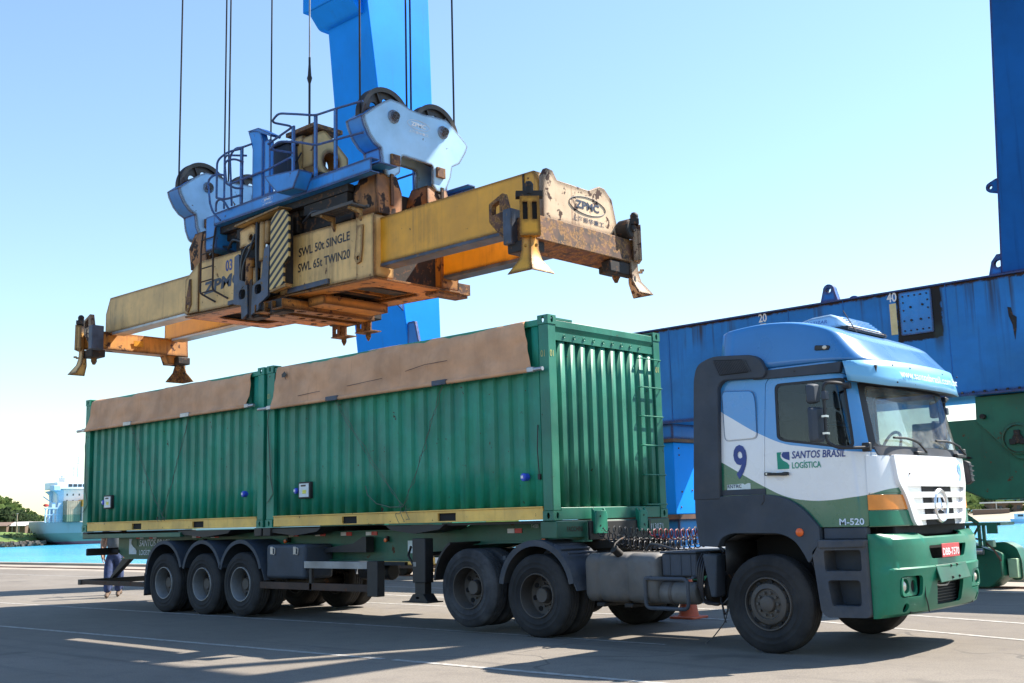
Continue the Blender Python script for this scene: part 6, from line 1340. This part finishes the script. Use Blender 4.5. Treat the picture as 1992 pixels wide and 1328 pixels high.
# corner twistlock housings and flippers
def corner(cx, cy, sx, sy, mat, rusty):
    HB = MB().box(cx-sx*.42 if sx > 0 else cx, cx if sx > 0 else cx+.42, min(cy, cy-sy*.3), max(cy, cy-sy*.3), 5.0, 5.16).build('lock_housing', 'sooty_steel', SPR, bevel=.02)
    MB().cyl((cx-sx*.2, cy-sy*.16, 5.0), (cx-sx*.2, cy-sy*.16, 4.93), .06, 10).cyl((cx-sx*.2, cy-sy*.16, 4.93), (cx-sx*.2, cy-sy*.16, 4.86), .07, 4, .03).build('twistlock', 'spreader_rust', HB)
    rings = []
    for z, L, o, t_ in ((5.18, .14, .05, .035), (5.0, .145, .055, .035), (4.86, .17, .085, .032), (4.66, .27 if sx*sy < 0 else .19, .21, .028)):
        Rr = (cx+sx*o, cy+sy*o); A = (cx-sx*L*1.05+sx*.04, cy+sy*o); B = (cx+sx*o, cy-sy*L*1.05+sy*.04)
        rings.append([(*A, z), (*Rr, z), (*B, z), (B[0]-sx*t_, B[1], z), (Rr[0]-sx*t_, Rr[1]-sy*t_, z), (A[0], A[1]-sy*t_, z)])
    FL = MB().loft(rings).build('flipper', mat, SPR, bevel=.006)
    # arm: slotted box set across the corner
    m = Matrix.Translation((cx+sx*.02, cy+sy*.02, 0)) @ Matrix.Rotation(math.atan2(sy, sx)+math.pi/2, 4, 'Z')
    ar = MB().prism(rpoly([(-.14, 5.16), (.14, 5.16), (.13, 5.70), (-.13, 5.70)], .01), 'y', -.09, -.05, [rect(-.095, -.03, 5.38, 5.62), rect(.03, .095, 5.38, 5.62)]).box(-.13, .13, -.045, .03, 5.16, 5.68).xf(m)
    ar.build('flipper_arm', mat, FL, bevel=.008)
    MB().box(-.10, .10, -.0475, -.046, 5.36, 5.64).xf(m).build('arm_slot', 'dark_void', FL)
    bo_ = MB()
    for x in (-.07, .07): bo_.cyl((x, -.06, 5.02), (x, -.12, 5.02), .02, 8)
    bo_.xf(m).build('bolt', mat, FL)
    MB().box(-.18, .18, -.06, .08, 5.70, 5.78).cyl((0, -.02, 5.74), (0, -.02, 5.86), .06, 10).sphere((0, -.02, 5.86), .065, 10).xf(m).build('pivot', 'sooty_steel', FL)
    return FL
FN = corner(-.52, .30, 1, -1, 'spreader_yellow', 0); FF_ = corner(-.50, 2.56, 1, 1, 'spreader_pale', 1); RN = corner(-13.15, .36, -1, -1, 'spreader_cream', 1); RF_ = corner(-13.1, 2.62, -1, 1, 'spreader_rust', 1)
MB().lathe([(.02, -.62), (.13, -.62), (.15, -.60), (.15, -.42), (.13, -.40), (.06, -.40), (.05, -.37), (.0005, -.37)], (0, 2.46, 5.64), 'x', 24).build('flipper_motor', 'sooty_steel', SPR)
for x0, mm_ in ((-1.24, 'spreader_rust'), (-12.95, 'spreader_pale')):
    MB().prism(rpoly([(x0, 5.76), (x0+.27, 5.87), (x0+.34, 5.62), (x0+.30, 5.18), (x0, 5.50)], .02), 'y', .27, .36, [rpoly([(x0+.06, 5.73), (x0+.20, 5.78), (x0+.20, 5.60), (x0+.05, 5.59)], .02)]).build('drive_bracket', mm_, SPR, bevel=.01)
    MB().box(x0+.28, x0+.44, .24, .5, 5.12, 5.62).build('drive_box', 'slate_steel', SPR, bevel=.015)
MB().prism([(-.66, 5.10), (-.48, 5.12), (-.48, 4.94), (-.6, 4.92)], 'y', 1.98, 2.55).build('corner_pocket', 'sooty_steel', SPR, bevel=.02)

# ---------------------------------------------------------------- headblock
HB_ = thing('headblock', (-7.1, 1.63, 6.9), 'blue headblock with four rope sheaves and a railed walkway above the yellow spreader', 'headblock')
pl_ = [(.47, 7.913), (.50, 7.80), (.60, 7.62), (.72, 7.50), (.842, 7.442), (.873, 7.21), (.947, 7.03), (1.0, 6.99), (1.09, 6.99), (1.237, 7.10), (1.285, 7.387), (1.32, 7.41), (1.96, 7.40), (1.993, 7.37), (1.975, 7.06), (2.07, 6.96), (2.20, 6.96), (2.30, 7.05), (2.402, 7.262), (2.443, 7.465), (2.62, 7.56), (2.764, 7.768), (2.83, 7.92), (2.78, 7.98), (2.52, 8.16), (2.34, 8.28), (1.95, 8.27), (1.80, 8.25), (1.50, 8.26), (1.28, 8.32), (1.05, 8.33), (.90, 8.25), (.70, 8.10)]
def sheave_frame(X, dz=0):
    root = None
    for k, (xa, xb) in enumerate(((X-.05, X), (X-.46, X-.41))):
        P = MB().prism([(y, z+dz) for y, z in pl_], 'x', xa, xb).build('sheave_plate', 'headblock_pale', HB_, bevel=.008)
        if k == 0: root = P
    w_ = MB(); path = [(.70, 8.10), (.47, 7.913), (.50, 7.80), (.60, 7.62), (.72, 7.50), (.842, 7.442), (.873, 7.21), (.947, 7.03)]
    vs = []
    for y, z in path: vs += [(X-.051, y, z+dz), (X-.409, y, z+dz), (X-.409, y+.02, z+dz+.01), (X-.051, y+.02, z+dz+.01)]
    fs = []
    for i in range(len(path)-1): 
        for j in range(4): fs.append((i*4+j, (i+1)*4+j, (i+1)*4+(j+1) % 4, i*4+(j+1) % 4))
    w_.add(vs, fs).build('frame_web', 'headblock_blue', root)
    w2 = MB(); path = [(2.30, 7.05), (2.443, 7.465), (2.62, 7.56), (2.764, 7.768), (2.83, 7.92)]; vs = []; fs = []
    for y, z in path: vs += [(X-.051, y, z+dz), (X-.409, y, z+dz), (X-.409, y-.02, z+dz+.01), (X-.051, y-.02, z+dz+.01)]
    for i in range(len(path)-1):
        for j in range(4): fs.append((i*4+j, (i+1)*4+j, (i+1)*4+(j+1) % 4, i*4+(j+1) % 4))
    w2.add(vs, fs).build('frame_web', 'headblock_blue', root)
    MB().box(X-.40, X-.06, 1.45, 1.95, 8.14+dz, 8.25+dz).build('top_tie', 'headblock_blue', root)
    for yc in (1.10, 2.22):
        c = (X-.23, yc, 8.03+dz)
        S = MB().lathe([(.46, -.075), (.535, -.09), (.54, -.08), (.50, -.02), (.50, .02), (.54, .08), (.535, .09), (.46, .075)], (X-.23, yc, 8.03+dz), 'x', 48, True).build('sheave', 'sheave_steel', HB_, org=c, sharp=25)
        hl = [circ(yc+.29*math.cos(a), 8.03+dz+.29*math.sin(a), .085, 14) for a in [R(25+60*k) for k in range(6)]]
        MB().prism(circ(yc, 8.03+dz, .465, 48), 'x', X-.25, X-.21, hl).build('sheave_web', 'sheave_steel', S, org=c)
        for k in range(6):
            a = R(-5+60*k); p = Vector((X-.23, yc, 8.03+dz)); d = Vector((0, math.cos(a), math.sin(a))); q = Vector((0, -math.sin(a), math.cos(a)))*.012; x_ = Vector((.06, 0, 0))
            MB().add([p+d*.1+q+x_, p+d*.455+q+x_, p+d*.455-q+x_, p+d*.1-q+x_, p+d*.1+q-x_, p+d*.455+q-x_, p+d*.455-q-x_, p+d*.1-q-x_], [(0, 1, 2, 3), (4, 7, 6, 5), (0, 4, 5, 1), (1, 5, 6, 2), (2, 6, 7, 3), (3, 7, 4, 0)]).build('spoke', 'sheave_steel', S, org=c)
        R_ = MB().lathe([(.115, 0), (.115, .025), (.10, .04), (.075, .04), (.075, .07), (.0005, .07)], (X+.001, yc, 8.03+dz), 'x', 28).build('sheave_pin', 'headblock_pale', root)
        kp2 = MB().lathe([(.072, .071), (.070, .095), (.0005, .095)], (X, yc, 8.03+dz), 'x', 8)
        for k in range(4): a = R(20+90*k); kp2.cyl((X+.095, yc+.042*math.cos(a), 8.03+dz+.042*math.sin(a)), (X+.115, yc+.042*math.cos(a), 8.03+dz+.042*math.sin(a)), .012, 6)
        kp2.build('pin_cap', 'sheave_steel', R_)
    for y in (1.02, 2.045):
        pd = MB().box(X+.001, X+.05, y, y+.19, 7.20+dz, 7.38+dz).build('lock_pad', 'spreader_rust', root, bevel=.01)
        MB().lathe([(.015, .05), (.015, .06), (.0005, .06)], (X, y+.04, 7.35+dz), 'x', 8).build('bolt', 'sooty_steel', pd)
        # rust red locking leg down to the spreader
        yl = y-.32 if y < 1.5 else y-.22
        X2 = X if X > -7 else X+.55
        lg = MB().loft([[(X2-.55, yl+.05, 6.34), (X2+.03, yl+.05, 6.34), (X2+.03, yl+.55, 6.34), (X2-.55, yl+.55, 6.34)], [(X2-.55, yl, 6.75), (X2+.02, yl, 6.75), (X2+.02, yl+.56, 6.75), (X2-.55, yl+.56, 6.75)], [(X2-.44, yl+.06, 7.04), (X2-.04, yl+.06, 7.04), (X2-.04, yl+.5, 7.04), (X2-.44, yl+.5, 7.04)]])
        lg.build('lock_leg', 'leg_rust', HB_, bevel=.01)
        MB().prism([(yl+.30, 6.5), (yl+.36, 6.5), (yl+.36, 7.03), (yl+.30, 7.03)], 'x', X2+.021, X2+.05).build('leg_rib', 'leg_rust', HB_)
    return root
SF = sheave_frame(-4.15); sheave_frame(-9.65, .03)
roundel(SF, (-4.147, 1.66, 8.02), (0, 1, 0), (0, 0, 1), .46, .16, 'white_paint')
# girders and walkway
for y0, y1, yw in ((.45, .62, .45), (2.62, 2.79, 2.77)):
    GZ = MB().box(-8.40, -3.95, yw, yw+.02, 6.94, 7.135).build('walkway_girder', 'headblock_blue', HB_, bevel=.004)
    MB().box(-8.40, -3.95, y0, y1, 7.137, 7.155).box(-8.40, -3.95, y0, y1, 6.92, 6.938).build('girder_flange', 'headblock_blue', GZ)
    if y0 < 1: G0 = GZ
MB().box(-8.9, -4.65, .75, 2.5, 6.68, 6.93).build('headblock_body', 'sooty_steel', HB_, bevel=.02); MB().box(-8.6, -4.7, .6, .72, 6.8, 6.92).build('cable_tray', 'sooty_steel', HB_)
MB().box(-5.9, -4.75, .62, 1.2, 6.62, 6.79).build('valve_block', 'sooty_steel', HB_); MB().box(-7.95, -7.45, .65, 1.2, 6.55, 6.79).build('valve_block', 'sooty_steel', HB_)
MB().box(-8.40, -3.95, .622, 1.0, 7.10, 7.12).build('walkway_plate', 'headblock_blue', HB_)
roundel(G0, (-6.72, .448, 7.06), (1, 0, 0), (0, 0, 1), .30, .085, 'white_paint')
MB().prism([(-6.40, 7.34), (-5.42, 7.24), (-5.46, 7.16), (-5.60, 6.95), (-6.05, 6.97), (-6.36, 7.26)], 'y', .16, .448).build('side_platform', 'headblock_blue', HB_, bevel=.008)
MB().box(-8.75, -8.42, .5, 1.0, 6.5, 7.16).build('end_bracket', 'headblock_blue', HB_, bevel=.02)
MB().prism([(-7.24, 7.158), (-6.93, 7.158), (-6.93, 8.2), (-6.98, 8.32), (-7.05, 8.43), (-7.38, 8.46), (-7.30, 8.28), (-7.24, 8.1)], 'y', .48, .62).build('stowage_post', 'headblock_blue', HB_, bevel=.012)
MB().prism([(-7.36, 8.461), (-7.02, 8.44), (-6.62, 8.22), (-6.66, 8.19), (-7.06, 8.38)], 'y', .45, .66).build('post_cap', 'headblock_blue', HB_)
MB().box(-6.84, -6.68, .46, .55, 7.158, 8.15).build('stowage_post', 'headblock_blue', HB_, bevel=.008); MB().box(-6.925, -6.845, .52, .56, 7.2, 8.1).build('post_web', 'headblock_pale', HB_)
for x, z0, z1 in ((-5.99, 7.35, 8.20), (-5.37, 7.16, 8.22), (-4.84, 7.16, 8.20), (-7.53, 7.158, 8.2)): MB().box(x-.035, x+.035, .44, .47, z0, z1).build('rail_post', 'headblock_blue', HB_)
for pts in ([(-6.72, .45, 8.06), (-5.99, .45, 8.19), (-6.28, .20, 8.28), (-6.02, .16, 8.36), (-5.62, .30, 8.27), (-5.37, .45, 8.22), (-4.84, .45, 8.19), (-4.2, .5, 8.16)], [(-7.9, .45, 7.60), (-6.7, .45, 7.60), (-5.99, .45, 7.66)], [(-6.30, .2, 7.80), (-6.0, .16, 7.86), (-5.62, .3, 7.78), (-5.37, .45, 7.70), (-4.84, .45, 7.66), (-4.18, .5, 7.63)], [(-5.99, .45, 7.72), (-6.30, .2, 7.80)],
            [(-7.9, .5, 7.2), (-7.92, .46, 8.15), (-7.72, .45, 8.24), (-7.53, .45, 8.2), (-7.25, .47, 8.2)], [(-7.93, .2, 7.3), (-7.93, .2, 8.0), (-7.75, .3, 8.14), (-7.53, .45, 8.18)], [(-7.62, .2, 7.5), (-7.66, .18, 7.92), (-7.5, .3, 7.95), (-7.45, .44, 7.9)], [(-7.62, .2, 7.5), (-7.5, .3, 7.4), (-7.45, .44, 7.42)], [(-7.93, .2, 7.3), (-7.75, .25, 7.24), (-7.5, .42, 7.3)],
            [(-8.3, .3, 7.3), (-8.35, .28, 7.75), (-8.2, .35, 7.85), (-8.05, .45, 7.8)], [(-8.3, .3, 7.3), (-8.2, .3, 7.1), (-8.1, .4, 6.95)], [(-8.1, .3, 7.1), (-8.1, .3, 7.3), (-7.9, .3, 7.3), (-7.85, .42, 7.1)], [(-8.15, .5, 7.2), (-8.15, .5, 8.22), (-7.6, .6, 8.1)],
            [(-7.3, 2.7, 8.2), (-4.3, 2.7, 8.2)], [(-7.3, 2.7, 7.7), (-4.3, 2.7, 7.7)]): MB().tube(rounded(pts, .1), .020, 7).build('handrail', 'headblock_blue', HB_)
for x in (-6.4, -5.4, -4.6): MB().box(x-.03, x+.03, 2.68, 2.72, 7.16, 8.2).build('rail_post', 'headblock_blue', HB_)
EPN = MB().box(-7.32, -6.78, .90, 1.25, 7.60, 8.20).build('electrical_cabinet', 'grey_plastic', HB_, bevel=.015); MB().box(-7.36, -6.74, .86, 1.3, 8.201, 8.235).build('cabinet_lid', 'sooty_steel', EPN)
for x in (-7.2, -7.05, -6.9): MB().cyl((x, 1.0, 7.42), (x, 1.0, 7.6), .03, 8).build('cable_gland', 'sooty_steel', EPN)
MB().box(-7.25, -6.8, .95, 1.2, 7.12, 7.42).build('cabinet_stand', 'sooty_steel', EPN)
MB().prism(circ(-7.62, 7.75, .16, 14), 'y', .9, 1.1).box(-7.68, -7.56, .95, 1.05, 7.12, 7.6).build('lamp_unit', 'sooty_steel', HB_)
# yellow power cable basket
oc = [(1.12, 7.74), (1.32, 7.58), (1.68, 7.58), (1.90, 7.74), (1.90, 8.02), (1.66, 8.22), (1.36, 8.44), (1.12, 8.30)]
BK = MB().prism(oc, 'x', -6.62, -6.30, [circ(1.52, 7.87, .20, 24)]).build('cable_basket', 'spreader_cream', HB_, bevel=.015)
MB().loft([[(-7.02, 1.12, 8.36), (-6.62, 1.12, 8.36), (-6.62, 1.7, 8.40), (-7.02, 1.7, 8.40)], [(-6.95, 1.14, 8.0), (-6.625, 1.14, 7.9), (-6.625, 1.65, 7.9), (-6.95, 1.65, 8.0)], [(-6.80, 1.2, 7.62), (-6.625, 1.2, 7.58), (-6.625, 1.6, 7.58), (-6.80, 1.6, 7.62)]]).build('basket_side', 'spreader_cream', BK, bevel=.012)
MB().box(-7.08, -6.25, 1.08, 1.74, 8.42, 8.50).build('basket_rim', 'spreader_rust', BK, bevel=.008)
MB().lathe([(.20, -6.62), (.20, -6.30), (.17, -6.30), (.17, -6.62)], (0, 1.52, 7.87), 'x', 24, True).build('basket_liner', 'spreader_orange', BK)
MB().tube(rounded([(-7.0, 1.05, 7.9), (-6.85, 1.02, 8.0), (-6.75, 1.06, 7.85), (-6.6, 1.08, 8.02)], .05), .014, 6).build('cable', 'hose_dark', BK)
MB().box(-6.9, -6.2, 1.2, 1.8, 7.12, 7.6).build('basket_stand', 'sooty_steel', BK)

# ---------------------------------------------------------------- hoist ropes
def rope(x, y, z0, label, r_=.017):
    o = MB().cyl((x, y, z0), (x, y, 48), r_, 8).build('wire_rope', 'wire_rope_steel', None, org=(x, y, z0)); return setp(o, label, 'wire rope', 'hoist ropes of the headblock')
XF, XR = -4.38, -9.88
for x, y, l in ((XF, .59, 'hoist rope on the near side of the front left sheave'), (XF, 1.61, 'left one of the close rope pair between the front sheaves'), (XF, 1.71, 'right one of the close rope pair between the front sheaves'), (XF, 2.73, 'hoist rope at the far right of the picture beside the pale sheave plate'),
                (XR, .59, 'hoist rope at the far left of the picture above the rear sheave'), (XR, 1.61, 'left one of the close rope pair rising from the rear sheaves'), (XR, 1.71, 'right one of the close rope pair rising from the rear sheaves'), (XR, 2.73, 'single hoist rope rising behind the blue post and dark cabinet')):
    rope(x, y, 8.03, l)
pc = thing('power_cable', (-6.66, 1.3, 8.4), 'power cable with a dark grip hanging into the yellow basket', 'cable')
MB().cyl((-6.66, 1.3, 9.9), (-6.66, 1.3, 48), .016, 8).build('cable', 'rim_silver', pc); MB().cyl((-6.66, 1.3, 8.4), (-6.66, 1.3, 9.9), .021, 8).tube([(-6.66, 1.3, 9.4), (-6.66, 1.3, 9.5), (-6.66, 1.3, 9.55), (-6.66, 1.3, 9.75)], [.022, .05, .034, .022], 8).build('cable_grip', 'wire_rope_steel', pc)

# ---------------------------------------------------------------- traffic cone
cn = thing('traffic_cone', (-.15, 3.05, 0), 'orange traffic cone standing behind the truck tank', 'cone')
MB().prism(rpoly(rect(-.36, .06, 2.84, 3.26), .06), 'z', 0.0, .03).build('base', 'cone_orange', cn, bevel=.01)
MB().lathe([(.155, .03), (.14, .06), (.045, .70), (.035, .72), (.0005, .72)], (-.15, 3.05, 0), 'z', 28).build('cone_body', 'cone_orange', cn); MB().lathe([(.108, .30), (.088, .42), (.09, .42), (.110, .30)], (-.15, 3.05, 0), 'z', 28, True).build('reflective_band', 'white_tape', cn)

# ---------------------------------------------------------------- two people behind the trailer
def person(x, y, yaw, stride, label, shirt, h=1.74):
    t = thing('person', (x, y, 0), label, 'person', 'people behind the trailer')
    m = Matrix.Translation((x, y, 0)) @ Matrix.Rotation(yaw, 4, 'Z'); s_ = h/1.75
    def skin(name, V, E, Rr, mat, root=0, sub=2):
        me = bpy.data.meshes.new(name); me.from_pydata([(m @ (Vector(v)*s_))-Vector((x, y, 0)) for v in V], E, []); o = bpy.data.objects.new(name, me); COL.objects.link(o); o.parent = t; ORG[o.name] = Vector((x, y, 0))
        sk = o.modifiers.new('skin', 'SKIN'); sl_ = me.skin_vertices[0].data
        for i, r_ in enumerate(Rr):
            rr = r_ if isinstance(r_, tuple) else (r_, r_); sl_[i].radius = (rr[0]*s_, rr[1]*s_); sl_[i].use_root = (i == root)
        sk.use_smooth_shade = True; sk.branch_smoothing = .6
        sb = o.modifiers.new('sub', 'SUBSURF'); sb.levels = sub; sb.render_levels = sub; me.materials.append(M[mat])
        dg = bpy.context.evaluated_depsgraph_get(); m2 = bpy.data.meshes.new_from_object(o.evaluated_get(dg)); o.modifiers.clear(); o.data = m2
        if not m2.materials: m2.materials.append(M[mat])
        m2.polygons.foreach_set('use_smooth', [True]*len(m2.polygons)); return o
    a, b = stride
    # body: head, neck, torso, arms with hands and five fingers
    V = [(0, 0, .98), (0.01, 0, 1.15), (.0, 0, 1.36), (0, 0, 1.47), (.01, 0, 1.53), (.02, 0, 1.60), (.025, 0, 1.69), (.01, 0, 1.74)]
    E = [(0, 1), (1, 2), (2, 3), (3, 4), (4, 5), (5, 6), (6, 7)]; Rr = [(.15, .11), (.14, .11), (.17, .11), (.09, .08), (.055, .055), (.075, .085), (.085, .095), (.05, .06)]
    for sg in (-1, 1):
        sw = (a if sg > 0 else b)*-.5; k = len(V)
        V += [(0, sg*.17, 1.41), (sw*.4, sg*.23, 1.14), (sw*1.0+.04, sg*.23, .92), (sw*1.15+.06, sg*.22, .85)]; E += [(2, k), (k, k+1), (k+1, k+2), (k+2, k+3)]; Rr += [.065, .047, .033, (.028, .04)]
        for f in range(4):
            q = len(V); dx = (f-1.5)*.019; V += [(sw*1.2+.065+dx, sg*.215, .80), (sw*1.2+.07+dx*1.1, sg*.20, .76), (sw*1.2+.065+dx*1.1, sg*.185, .735-.006*(1.5-abs(f-1.5)))]; E += [(k+3, q), (q, q+1), (q+1, q+2)]; Rr += [.010, .009, .008]
        q = len(V); V += [(sw*1.1+.10, sg*.205, .845), (sw*1.1+.115, sg*.195, .805)]; E += [(k+3, q), (q, q+1)]; Rr += [.011, .009]
    skin('body', V, E, Rr, 'skin', 0, 1)
    V = [(0, 0, .97), (.01, 0, 1.15), (0, 0, 1.36), (0, 0, 1.45)]; E = [(0, 1), (1, 2), (2, 3)]; Rr = [(.175, .125), (.155, .125), (.19, .125), (.08, .08)]
    for sg in (-1, 1):
        sw = (a if sg > 0 else b)*-.5; k = len(V); V += [(0, sg*.18, 1.41), (sw*.3, sg*.225, 1.22)]; E += [(2, k), (k, k+1)]; Rr += [.085, .07]
    skin('shirt', V, E, Rr, shirt, 0, 2)
    V = [(0, 0, .99), (0, 0, .90)]; E = [(0, 1)]; Rr = [(.16, .12), (.16, .125)]
    for sg, st_ in ((-1, a), (1, b)):
        k = len(V); V += [(0.01, sg*.09, .84), (st_*.45+.03, sg*.10, .49), (st_*.95, sg*.10, .22), (st_*1.0, sg*.10, .10)]; E += [(1, k), (k, k+1), (k+1, k+2), (k+2, k+3)]; Rr += [.112, .092, .082, .080]
    skin('trousers', V, E, Rr, 'denim', 0, 2)
    for sg, st_ in ((-1, a), (1, b)):
        V = [(st_-.06, sg*.10, .055), (st_+.03, sg*.10, .055), (st_+.13, sg*.105, .042), (st_+.19, sg*.108, .036), (st_-.02, sg*.10, .12)]; E = [(0, 1), (1, 2), (2, 3), (1, 4)]; skin('boot', V, E, [(.055, .06), (.058, .06), (.054, .045), (.035, .035), .06], 'boot_leather', 1, 2)
    hc = m @ (Vector((.0, 0, 1.665))*s_); MB().sphere(hc+Vector((0, 0, .025)), .105, 14, 1, .9, .95).build('hair', 'hair_dark', t)
    for yy in (-.032, .032):
        e = m @ (Vector((.105, yy, 1.64))*s_); MB().sphere(e, .011, 8).build('eye', 'white_paint', t); e = m @ (Vector((.02, yy*2.8, 1.63))*s_); MB().sphere(e, .03, 8, .6, .4, 1).build('ear', 'skin', t)
    n_ = m @ (Vector((.118, 0, 1.61))*s_); MB().sphere(n_, .016, 8, 1, .8, 1.4).build('nose', 'skin', t); n_ = m @ (Vector((.105, 0, 1.572))*s_); MB().sphere(n_, .022, 8, .4, 1, .3).build('mouth', 'boot_leather', t)
person(-15.05, 2.25, R(-40), (.10, -.12), 'person in a beige shirt and jeans standing behind the rear of the trailer', 'shirt_beige')
person(-14.2, 1.75, R(-30), (.22, -.22), 'person in jeans and a dark grey shirt walking beside the trailer tail', 'shirt_grey', 1.78)
